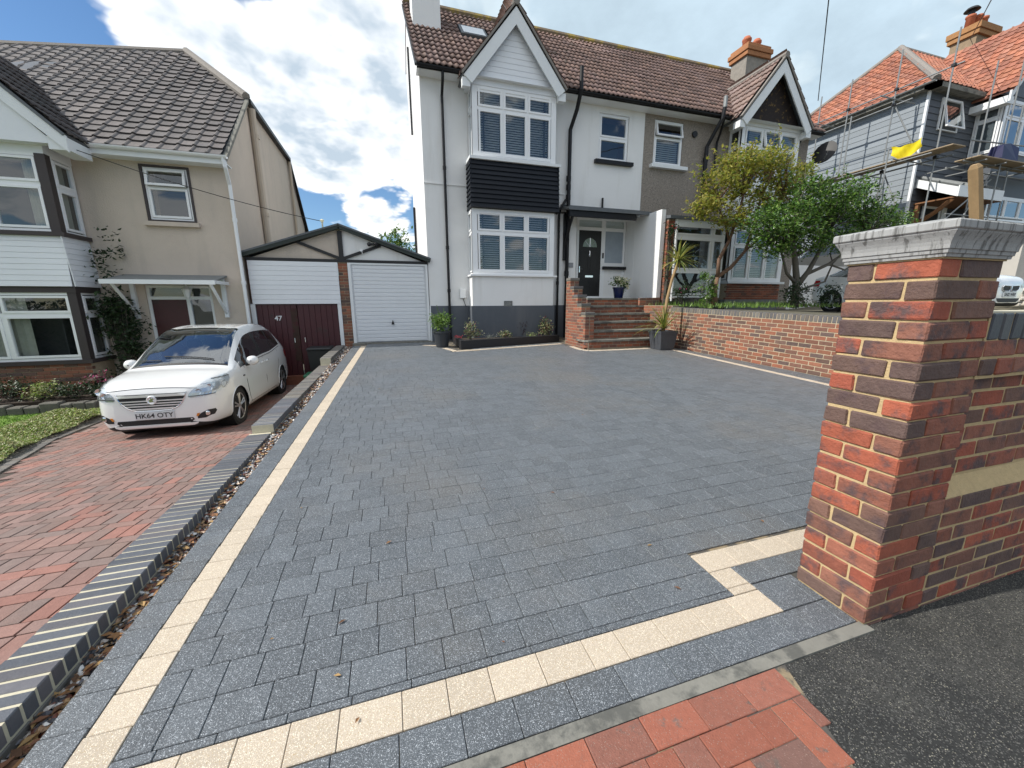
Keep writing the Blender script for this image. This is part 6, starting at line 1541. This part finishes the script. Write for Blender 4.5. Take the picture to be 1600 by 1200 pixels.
def shrub(name, label, cat, loc, blobs, size, mat, seed, per=10, clump=.05, group=None, extra=(), stems=8, asp=.5, fold=.25):
    rr = random.Random(seed); t = thing(name, label, cat, loc, group=group)
    L0 = Vector(loc); bl = [(b[0] + L0.x, b[1] + L0.y, b[2] + L0.z, *b[3:]) for b in blobs]
    lp, cl = crown_pts(bl, rr, clump, per, .35)
    part('foliage', leaf_mesh(lp, size, rr, asp=asp, fold=fold), mat, t)
    sm = MB()
    for c in cl[:stems]: sm.tube([tuple(L0 + Vector((rr.gauss(0, .03), rr.gauss(0, .03), 0))), ((c[0] + L0.x) / 2, (c[1] + L0.y) / 2, (c[2] + L0.z) / 2), c], [.010, .008, .004], 5)
    part('stems', sm, m_barkg, t, kind='stuff')
    for nm, mt, n, sz, zmin in extra:
        pts = [c for c in lp if c[2] - L0.z > zmin]; rr.shuffle(pts); part(nm, leaf_mesh(pts[:n], sz, rr), mt, t)
    return t
# pot by the garage
def pot(t, c, r0, r1, h, mat, sq=False, wall=.02, n=24):
    x, y, z = c
    if sq:
        mb = MB(); 
        def ringv(a, zz): return [(x - a, y - a, zz), (x + a, y - a, zz), (x + a, y + a, zz), (x - a, y + a, zz)]
        vs = ringv(r0, z) + ringv(r1 * .97, z + h * .86) + ringv(r1 * 1.02, z + h * .87) + ringv(r1 * 1.03, z + h) + ringv(r1 - .03, z + h) + ringv(r1 - .04, z + h * .8)
        fs = [(i * 4 + k, i * 4 + (k + 1) % 4, i * 4 + 4 + (k + 1) % 4, i * 4 + 4 + k) for i in range(5) for k in range(4)] + [(3, 2, 1, 0)]
        mb.add(vs, fs); part('pot', mb, mat, t); part('compost', MB().box(x - r1 + .04, y - r1 + .04, z + h * .7, x + r1 - .04, y + r1 - .04, z + h * .9), m_soil, t)
    else:
        part('pot', MB().lathe([(r0, z), (r1 * .97, z + h * .88), (r1 * 1.06, z + h * .89), (r1 * 1.06, z + h), (r1 - wall, z + h), (r1 - wall * 2, z + h * .85)], (x, y, 0), n), mat, t, smooth=False)
        part('compost', MB().lathe([(r1 * .8, z + h * .8), (r1 - wall, z + h * .9)], (x, y, 0), n), m_soil, t)
def add_foliage(t, blobs, size, mat, seed, per=10, clump=.05, droop=.1, nm='foliage'):
    rr = random.Random(seed); lp, cl = crown_pts(blobs, rr, clump, per, .3); part(nm, leaf_mesh(lp, size, rr, droop=droop), mat, t); return lp
gp1 = (1.22, 9.9, gz(9.9) + .006)
t = thing('potted_shrub', 'leafy green shrub in a dark round pot beside the white garage door', 'pot plant', gp1)
pot(t, gp1, .15, .215, .40, m_pot)
add_foliage(t, [(1.22, 9.9, .85, .28, .25, .20, 520), (1.12, 9.9, 1.0, .18, .18, .16, 180), (1.34, 9.9, .98, .16, .16, .16, 160)], .034, m_leafl, 4)
part('flower_stems', MB().tube([(1.2, 9.9, .9), (1.12, 9.88, 1.32)], .006, 4).tube([(1.25, 9.9, .9), (1.3, 9.9, 1.24)], .006, 4), m_leafl, t)
pc = (6.43, 8.05, gz(8.05) + .004)
t = thing('cordyline_plant', 'spiky strap-leaved plant with a bent bare stem in a square slate planter by the steps', 'pot plant', pc)
pot(t, pc, .19, .245, .46, m_slate, sq=True)
stem = [(6.45, 8.08, .62), (6.47, 8.08, 1.0), (6.50, 8.08, 1.45), (6.58, 8.06, 1.9), (6.70, 8.05, 2.3)]
part('stem', MB().tube(stem, [.045, .04, .035, .032, .035], 8), m_timber, t, smooth=True)
def straps(c, n, L_, rr, upb=.4, w=.014, bias=(0, 0, 0)):
    mb = MB()
    for i in range(n):
        a = rr.uniform(0, 6.283); e_ = rr.uniform(-.35, 1.1) + upb * .3; l_ = L_ * rr.uniform(.65, 1.1)
        d = Vector((math.cos(a) * math.cos(e_) + bias[0], math.sin(a) * math.cos(e_) + bias[1], math.sin(e_) + bias[2])).normalized(); s_ = d.cross(Vector((0, 0, 1))).normalized()
        p = Vector(c); pts = []
        for k in range(6):
            pts.append(p.copy()); p = p + d * l_ / 5; d = (d + Vector((0, 0, -.13 - .05 * k))).normalized()
        ww = [w * x for x in (.7, 1, 1, .85, .55, .08)]
        vs = [tuple(q - s_ * k_) for q, k_ in zip(pts, ww)] + [tuple(q + s_ * k_) for q, k_ in zip(pts, ww)]
        mb.add(vs, [(k, k + 1, 7 + k, 6 + k) for k in range(5)])
    return mb
rr = random.Random(6)
part('leaves', straps((6.70, 8.05, 2.32), 95, .62, rr), m_cord, t, kind='stuff')
part('leaves', straps((6.42, 8.02, .72), 80, .78, rr, .5, .012, (-.35, -.1, .35)), m_cord, t, kind='stuff')
pb = (6.92, 10.9, 1.49)
t = thing('potted_flowers', 'blue glazed pot of white flowers on the top step', 'pot plant', pb)
pot(t, pb, .13, .185, .34, m_bluepot)
lp = add_foliage(t, [(6.92, 10.88, 2.0, .28, .25, .17, 520), (7.08, 10.85, 1.85, .16, .15, .14, 140)], .034, m_leafg, 9)
random.Random(3).shuffle(lp); part('flowers', leaf_mesh([(p[0] * 1.0, p[1] - .05, p[2] + .02) for p in lp if p[1] < 10.92][:90], .042, random.Random(4), asp=.95), m_cream_petal, t)
shrub('variegated_shrub', 'tall pink and cream variegated shrub at the left end of the flower bed', 'shrub', (2.0, 10.15, .40), [(0, 0, .28, .17, .15, .26, 380), (.12, 0, .18, .16, .14, .14, 160)], .026, m_leafv, 12)
shrub('variegated_shrub', 'small cream-edged evergreen in the middle of the flower bed', 'shrub', (3.02, 10.25, .40), [(0, 0, .13, .16, .13, .13, 220)], .030, m_leafv, 13)
shrub('variegated_shrub', 'rounded silvery shrub in the flower bed next to the step pier', 'shrub', (4.28, 10.45, .40), [(0, 0, .28, .27, .22, .26, 700)], .026, m_leafv, 14)
shrub('burgundy_shrub', 'dark burgundy upright plant in the flower bed against the grey plinth', 'shrub', (3.62, 10.75, .40), [(0, 0, .20, .10, .1, .24, 140), (.1, 0, .35, .08, .07, .12, 60)], .03, m_burg, 15)
shrub('heather_plant', 'low grey-green mound in the flower bed between two taller plants', 'plant', (2.52, 10.05, .40), [(0, 0, .06, .18, .12, .07, 260)], .014, M('grey_leaf', None, .7, ramp=[(.17, .18, .15), (.22, .22, .2), (.12, .14, .1)], var=.2), 16)
shrub('heather_plant', 'low olive mound in the flower bed beside the silvery shrub', 'plant', (3.8, 10.3, .40), [(0, 0, .05, .2, .13, .07, 260)], .014, m_leafcov, 17)
shrub('red_flowers', 'small red bedding flowers at the corner of the flower bed', 'flowers', (1.66, 10.35, .40), [(0, 0, .06, .1, .1, .05, 70)], .02, m_redf, 18, stems=3)
# right-hand garden
shrub('rose_bush', 'pink rose bush in front of the glazed porch', 'rose bush', (7.9, 9.2, 1.28), [(0, 0, .35, .3, .3, .35, 500)], .034, m_leafd, 22, extra=[('flowers', m_pink, 10, .04, .3)])
shrub('rose_bush', 'leafy rose bush with pale blooms beside the forked trunk', 'rose bush', (8.45, 8.9, 1.28), [(0, 0, .35, .33, .3, .4, 560), (-.1, 0, .75, .2, .2, .2, 150)], .036, m_leafg, 23, extra=[('flowers', m_cream_petal, 14, .035, .3)])
shrub('climbing_rose', 'red climbing rose on the brick edge of the glazed porch', 'climber', (7.75, 9.7, 1.3), [(0, 0, 1.9, .18, .12, .25, 170), (.05, 0, 1.2, .15, .1, .5, 160), (.1, 0, 2.15, .3, .1, .1, 120), (0, 0, .5, .12, .1, .5, 120)], .034, m_leafd, 24, extra=[('flowers', m_redf, 22, .045, 1.2)], stems=12)
shrub('conifer_shrub', 'low ferny evergreen around the foot of the glossy green tree', 'shrub', (10.75, 7.75, 1.22), [(-.55, 0, .35, .3, .3, .38, 520), (.6, -.1, .32, .3, .3, .34, 480), (.1, .3, .3, .5, .3, .3, 400)], .035, m_leafd, 25)
gc = MB(); rr = random.Random(31)
for i in range(1500):
    x, y = rr.uniform(7.2, 12.5), rr.uniform(7.4, 10.4); z = 1.02 + gz(min(y, 9)); h = rr.uniform(.04, .16); a = rr.uniform(0, 6.3); w = .012
    gc.add([(x - w * math.cos(a), y - w * math.sin(a), z), (x + w * math.cos(a), y + w * math.sin(a), z), (x + rr.gauss(0, .04), y + rr.gauss(0, .04), z + h)], [(0, 1, 2)])
tag(link('weeds', gc.mesh('weeds', m_leafl)), 'low weeds and grass in the raised bed behind the garden wall', 'weeds', kind='stuff')
# the cream house's garden
shrub('climbing_shrub', 'dark leafy climber between bay and porch of the cream house', 'climber', (-5.72, 10.72, -.68),
      [(0, 0, 2.0, .38, .16, .30, 700), (.1, 0, 1.55, .42, .2, .4, 800), (.15, 0, 1.0, .38, .18, .4, 600), (.05, 0, .45, .25, .15, .35, 300), (-.05, .1, 2.75, .28, .08, .5, 160), (.1, .12, 3.2, .12, .05, .4, 60)], .05, m_leafd, 41, per=10, clump=.09, stems=60)
shrub('hydrangea', 'pink flowering hydrangea at the corner of the cream house bay', 'shrub', (-5.72, 9.95, -.68), [(0, 0, .38, .33, .28, .36, 520)], .05, m_leafd, 42, extra=[('flowers', m_pink, 170, .035, .48)])
for i, (x, y, r, m, lb) in enumerate([(-7.2, 9.7, .45, m_leafd, 'dark low shrub below the cream house bay window, leftmost'), (-6.6, 9.55, .33, m_leafcov, 'yellow-green mound shrub below the cream house bay window'), (-6.15, 9.5, .32, m_leafd, 'clipped dark shrub beside the pink hydrangea')]):
    shrub('low_shrub', lb, 'shrub', (x, y + .25, -.44), [(0, 0, r * .45, r, r * .8, r * .5, int(1500 * r))], .03, m, 50 + i, group='shrubs in the cream house bed')
sb = thing('stone_edging', 'low grey stone edging holding up the bed in front of the cream house', 'edging', (-7.4, 9.5, -.7))
rr = random.Random(61); x = -9.5
while x < -5.75:
    w = rr.uniform(.16, .34); hgt = rr.uniform(.17, .23); part('stone', MB().cbox(x, 9.4 + rr.uniform(-.02, .02), -.75, x + w - .012, 9.6, -.64 + hgt - .06, .018), m_stone, sb); x += w
part('soil', MB().box(-9.5, 9.6, -.8, -5.2, 10.3, -.47), m_soil, sb)
gcv = []; rr = random.Random(71)
for i in range(22000):
    y = 3.0 + 6.3 * rr.random() ** .8; w = .9 + .06 * (y - 5); t_ = rr.random()
    x = nleft(y) - .15 - w * t_; hump = math.sin(math.pi * min(1, max(0, t_ * .85 + .12))) * (.10 + .05 * math.sin(y * 3.1) + .04 * math.sin(y * 7.7 + x * 5))
    gcv.append((x, y, nz(y) + .03 + hump * rr.uniform(.75, 1.05)))
tag(link('ground_cover', leaf_mesh(gcv, .026, rr).mesh('ground_cover', m_leafcov)), 'low spreading ground cover along the edge of the red driveway', 'ground cover', kind='stuff')
hb = []
for i in range(1400): 
    a = rr.uniform(0, 6.28); q = rr.random() ** .5; hb.append((-5.15 + .4 * q * math.cos(a), 6.0 + .45 * q * math.sin(a), nz(6) + .08 + .2 * (1 - q * q) * rr.uniform(.6, 1)))
tt = thing('heather_clump', 'brownish heather clump in the ground cover beside the lawn', 'plant', (-5.15, 6.0, nz(6.0)))
part('foliage', leaf_mesh(hb, .022, rr), M('heather_leaf', None, .8, ramp=[(.20, .14, .09), (.25, .19, .12), (.14, .12, .06), (.28, .22, .16)], var=.2), tt)
gr_ = MB(); v, f = gr_.v, gr_.f
for i in range(16000):
    y = rr.uniform(5.5, 9.4); x = rr.uniform(-10.0, min(-5.64, nleft(y) - .9)); z = nz(y) + .03; h = rr.uniform(.02, .045); a = rr.uniform(0, 6.3); w = .006; o = len(v)
    v += [(x - w * math.cos(a), y - w * math.sin(a), z), (x + w * math.cos(a), y + w * math.sin(a), z), (x + rr.gauss(0, .015), y + rr.gauss(0, .015), z + h)]; f.append((o, o + 1, o + 2))
tag(link('grass', gr_.mesh('grass', m_grassb)), 'short mown grass of the cream house lawn', 'grass', kind='stuff')
# ------------------------------------------------------------------ bins
t = thing('wheelie_bin', 'black wheelie bin standing in front of the maroon garage doors', 'bin', (-1.75, 10.75, nz(10.75)))
zb = nz(10.75)
part('bin_body', MB().add([(-1.95, 10.55, zb + .03), (-1.55, 10.55, zb + .03), (-1.55, 10.95, zb + .03), (-1.95, 10.95, zb + .03), (-2.0, 10.45, zb + .92), (-1.48, 10.45, zb + .92), (-1.48, 11.0, zb + .92), (-2.0, 11.0, zb + .92)], [(0, 3, 2, 1), (4, 5, 6, 7), (0, 1, 5, 4), (1, 2, 6, 5), (2, 3, 7, 6), (3, 0, 4, 7)]), m_binblack, t)
part('lid', MB().cbox(-2.02, 10.42, zb + .925, -1.46, 11.02, zb + .985, .02), m_binblack, t)
part('handle', MB().tube([(-1.98, 11.03, zb + .93), (-1.5, 11.03, zb + .93)], .02, 8), m_binblack, t)
for x in (-1.97, -1.55): part('wheel', MB().lathe([(.09, x), (.1, x + .01), (.1, x + .04), (.09, x + .05)], (0, 10.95, zb + .1), 16, 'x'), m_rubber, t)
part('sticker', MB().lathe([(.05, 10.478), (.05, 10.484)], (-1.68, 0, zb + .62), 14, 'y'), m_plate, t)
t = thing('recycling_box', 'green recycling box in front of the black bin', 'box', (-1.72, 9.95, nz(9.95)))
zb = nz(9.95)
part('box_body', MB().add([(-1.94, 9.78, zb), (-1.52, 9.78, zb), (-1.52, 10.12, zb), (-1.94, 10.12, zb), (-1.98, 9.72, zb + .38), (-1.47, 9.72, zb + .38), (-1.47, 10.18, zb + .38), (-1.98, 10.18, zb + .38)], [(0, 3, 2, 1), (0, 1, 5, 4), (1, 2, 6, 5), (2, 3, 7, 6), (3, 0, 4, 7)]), m_bingreen, t)
part('lid', MB().cbox(-2.0, 9.7, zb + .38, -1.46, 10.2, zb + .45, .02), m_bingreen, t)
# ------------------------------------------------------------------ scaffolding and what hangs on it
t = thing('scaffolding', 'galvanised tube scaffolding with timber boards around the grey boarded house', 'scaffold', (20, 10, 3.3))
TR = .025
def tube(nm, a, b, r=TR): return part(nm, MB().tube([a, b], r, 7), m_steel, t)
SPOLE = [(19.0, 11.55, 10.6), (19.0, 13.2, 10.4), (19.0, 14.4, 10.3), (19.0, 9.95, 10.4), (21.3, 9.9, 9.75), (22.35, 9.7, 10.0), (23.4, 9.9, 8.6), (18.1, 12.4, 8.6), (18.1, 10.9, 6.9), (26.0, 9.8, 9.4)]
for (x, y, z) in SPOLE: tube('standard', (x, y, 2.6), (x, y, z))
tube('ledger', (19.06, 9.7, 9.28), (19.06, 16.6, 9.28)); tube('ledger', (19.06, 11.0, 8.75), (19.06, 16.6, 8.75)); tube('ledger', (19.06, 9.5, 6.35), (19.06, 16, 6.35))
tube('ledger', (18.1, 9.6, 6.35), (18.1, 15, 6.35)); tube('ledger', (20.4, 9.84, 6.40), (27, 9.84, 6.40)); tube('ledger', (20.4, 10.3, 6.3), (27, 10.3, 6.3)); tube('ledger', (20.6, 9.84, 7.1), (24.2, 9.84, 7.25))
tube('ledger', (20.0, 9.84, 4.55), (25, 9.84, 4.6)); tube('ledger', (18.9, 9.9, 3.75), (24, 9.9, 3.8))
for y in (10.6, 12.2, 13.8): tube('transom', (17.9, y, 6.45), (20.2, y, 6.45))
for x in (20.8, 22.0, 23.2, 24.4, 25.6): tube('transom', (x, 9.4, 6.34), (x, 11.1, 6.34))
tube('transom', (18.2, 11.55, 8.95), (20.2, 11.55, 8.95)); tube('transom', (18.3, 14.4, 9.2), (20.1, 14.4, 9.2))
tube('brace', (19.0, 11.6, 8.9), (19.6, 10.6, 6.4)); tube('brace', (19.1, 9.85, 3.7), (22.2, 9.8, 5.9)); tube('brace', (20.6, 9.86, 3.8), (22.3, 9.86, 6.2)); tube('brace', (19.0, 11.5, 6.4), (19.2, 10.6, 4.2))
for i in range(3): part('board', MB().cbox(18.35 + i * .235, 9.2, 6.49, 18.57 + i * .235, 14.8, 6.53, .006), m_board, t)
for i in range(3): part('board', MB().cbox(20.5, 9.45 + i * .235, 6.44, 27, 9.67 + i * .235, 6.48, .006), m_board, t)
for (x, y, z) in [(19.0, 11.55, 6.4), (19.0, 9.95, 6.4), (19.0, 9.95, 9.28), (19.0, 11.55, 9.28), (21.3, 9.9, 6.4), (22.35, 9.75, 6.4), (19.0, 13.2, 9.28), (19, 11.55, 8.75), (23.4, 9.9, 6.4)]:
    part('coupler', MB().cbox(x - .05, y - .06, z - .05, x + .09, y + .05, z + .05, .01), m_plastic, t)
t = thing('tarpaulin', 'bright yellow tarpaulin bundle hanging on the scaffold boards', 'tarpaulin', (18.7, 10.75, 6.55))
ym = MB(); G = []
for i in range(9):
    for j in range(7):
        a, b = i / 8, j / 6; sag = math.sin(math.pi * a); G.append((18.62 + .16 * math.sin(a * 9 + b * 4) * .35 + .1 * b, 11.15 - .9 * a, 7.12 - b * (.30 + .25 * sag) - .12 * sag * (1 - b) + .02 * math.sin(a * 14)))
ym.add(G, [(i * 7 + j, i * 7 + j + 1, i * 7 + 8 + j, i * 7 + 7 + j) for i in range(8) for j in range(6)]); part('sheet', ym, m_yellow, t, smooth=True)
t = thing('tarpaulin', 'dark blue bag on the scaffold boards in front of the boarded bay', 'bag', (22.3, 9.7, 6.5))
part('bag', MB().add([(21.9, 9.5, 6.48), (22.9, 9.5, 6.48), (22.9, 9.95, 6.48), (21.9, 9.95, 6.48), (21.95, 9.55, 7.0), (22.45, 9.6, 7.1), (22.95, 9.55, 6.98), (22.9, 9.9, 7.0), (22.0, 9.9, 7.02)], [(0, 1, 6, 5, 4), (1, 2, 7, 6), (2, 3, 8, 7), (3, 0, 4, 8), (4, 5, 6, 7, 8)]), m_bluebag, t)
# leaning timber post in the next garden
t = thing('timber_post', 'thick weathered timber post leaning behind the gate pier cap', 'post', (8.45, 3.5, 1.05))
d = Vector((7.52 - 8.45, 0, 3.10 - 1.0)).normalized(); s_ = Vector((d.z, 0, -d.x)); p0, p1 = Vector((8.45, 3.5, 1.0)), Vector((7.54, 3.5, 3.08)); w = .05
part('post', MB().add([tuple(p + s_ * a * w + Vector((0, b * w, 0))) for p in (p0, p1) for a, b in ((-1, -1), (1, -1), (1, 1), (-1, 1))] + [tuple(p1 + d * .05 + s_ * a * w * .8 + Vector((0, b * w * .6, 0))) for a, b in ((-1, -1), (.5, -1), (.5, 1), (-1, 1))],
     [(0, 1, 5, 4), (1, 2, 6, 5), (2, 3, 7, 6), (3, 0, 4, 7), (4, 5, 9, 8), (5, 6, 10, 9), (6, 7, 11, 10), (7, 4, 8, 11), (8, 9, 10, 11)]), m_timber, t)
# satellite dish
t = thing('satellite_dish', 'dark satellite dish on the corner of the pebbledash house', 'satellite dish', (14.5, 10.9, 6.3))
dm = MB(); vs = []; fs = []
for i in range(5):
    r = .36 * i / 4
    for k in range(18): a = 2 * math.pi * k / 18; vs.append((14.62 + .30 * (r * r) , 10.75 + r * math.cos(a) * .9 , 6.4 + r * math.sin(a)))
for i in range(4):
    for k in range(18): fs.append((i * 18 + k, i * 18 + (k + 1) % 18, i * 18 + 18 + (k + 1) % 18, i * 18 + 18 + k))
vs = [(14.62 + (x - 14.62) - .35 * (y - 10.75) + .3 * (z - 6.4), y, z) for x, y, z in vs]
dm.add(vs, fs); part('dish', dm, m_plastic, t, smooth=True); part('arm', MB().tube([(14.62, 10.75, 6.1), (14.3, 10.4, 6.2)], .015, 6).tube([(14.62, 10.75, 6.3), (14.5, 11.15, 6.1)], .025, 6), m_steel, t)
# cables
def cable(label, a, b, sag, r=.011):
    t = thing('overhead_cable', label, 'cable', a); n = 14; pts = [tuple(Vector(a).lerp(Vector(b), i / n) - Vector((0, 0, sag * 4 * (i / n) * (1 - i / n)))) for i in range(n + 1)]
    part('wire', MB().tube(pts, r, 5), m_plastic, t)
cable('thin cable sagging from the cream house to the garage gable', (-6.0, 10.2, 4.42), (-1.46, 11.1, 3.36), .12, .008)
cable('telephone wire rising steeply from the pebbledash gable', (13.6, 10.42, 7.7), (6.5, 5.1, 7.4), .0, .012)
cable('telephone wire meeting the orange chimney of the boarded house', (26.4, 13.4, 13.2), (14.3, 7.0, 8.5), .0, .012)
# rendered retaining wall and rubble by the boarded house
t = thing('retaining_wall', 'pale rendered retaining wall below the boarded house', 'wall', (18, 9, 1))
part('wall', MB().box(17.9, 6.9, .6, 18.15, 17, 3.3).box(18.15, 6.9, .6, 27, 7.1, 3.1), m_conc if False else M('dirty_render', (.45, .43, .39), .95, ns=3, na=.15), t)
t = thing('rendered_wall', 'whitewashed garden wall behind the glossy green tree', 'wall', (15.5, 11.6, 1))
part('wall', MB().box(14.6, 11.5, .8, 17.9, 11.7, 2.75), m_white, t)
sheet('upper_garden', [18.15, 20, 24, 34], [7.1, 9, 11.3, 30], lambda x, y: 3.0 + .04 * (x - 18), m_earth, 'higher ground around the boarded house')
rb_ = MB(); rr = random.Random(91)
for i in range(500):
    x, y = rr.uniform(15.5, 22), rr.uniform(4.6, 6.8); r = rr.uniform(.03, .11); z = 1.02 + gz(min(y, 9)) + max(0, x - 14) * .05 + max(0, (y - 5.8)) * .35 * rr.random()
    if x < 14.6: continue
    rb_.cbox(x - r, y - r * .8, z - r * .5, x + r, y + r * .8, z + r * .7, r * .3)
tag(link('rubble', rb_.mesh('rubble', M('pale_rubble', None, .95, ramp=[(.5, .46, .38), (.4, .34, .25), (.6, .56, .48)], var=.2))), 'pale rubble heaped beside the white saloon', 'rubble', kind='stuff')
# trees further off
def far_tree(label, x, y, z0, h, r, seed, mat, n=2600, sz=.12):
    tree('garden_tree', label, 'tree', (x, y, z0), [([(x, y, z0), (x, y, z0 + h * .45), (x + .2, y, z0 + h * .7)], .16)], [(x, y, z0 + h * .5), (x + .2, y, z0 + h * .7)],
         [(x, y, z0 + h * .66, r, r, h * .33, n), (x - r * .5, y, z0 + h * .55, r * .7, r * .7, h * .22, n // 3), (x + r * .5, y - .3, z0 + h * .6, r * .7, r * .7, h * .22, n // 3)], sz, mat, m_barkg, seed, clump=.28, per=14, ntw=25, group=None)
far_tree('bright green tree showing above the garage roof beside the white house', .6, 26, -1.6, 7.6, 1.3, 101, m_leafl)

far_tree('broad garden tree across the street facing the white house', 6.0, -19, 0, 8.5, 3.0, 131, m_leafd, 2200, .16)
far_tree('tall garden tree across the street facing the cream house', -9.0, -20, 0, 9.5, 3.2, 132, m_leafd, 2200, .16)
hd = thing('garden_hedge', 'unseen dark hedge added beyond the cream house lawn to darken its window reflections', 'hedge', (-10.4, 5, -.5))  # added out of view so the lower panes mirror something dark
rr = random.Random(141); part('foliage', leaf_mesh([(-10.4 + rr.uniform(-.4, .4), rr.uniform(.5, 9.3), rr.uniform(-.7, 1.5)) for _ in range(7000)], .07, rr), m_leafd, hd)
part('stems', MB().box(-10.55, .8, -.9, -10.25, 9.0, 1.2), m_barkg, hd)
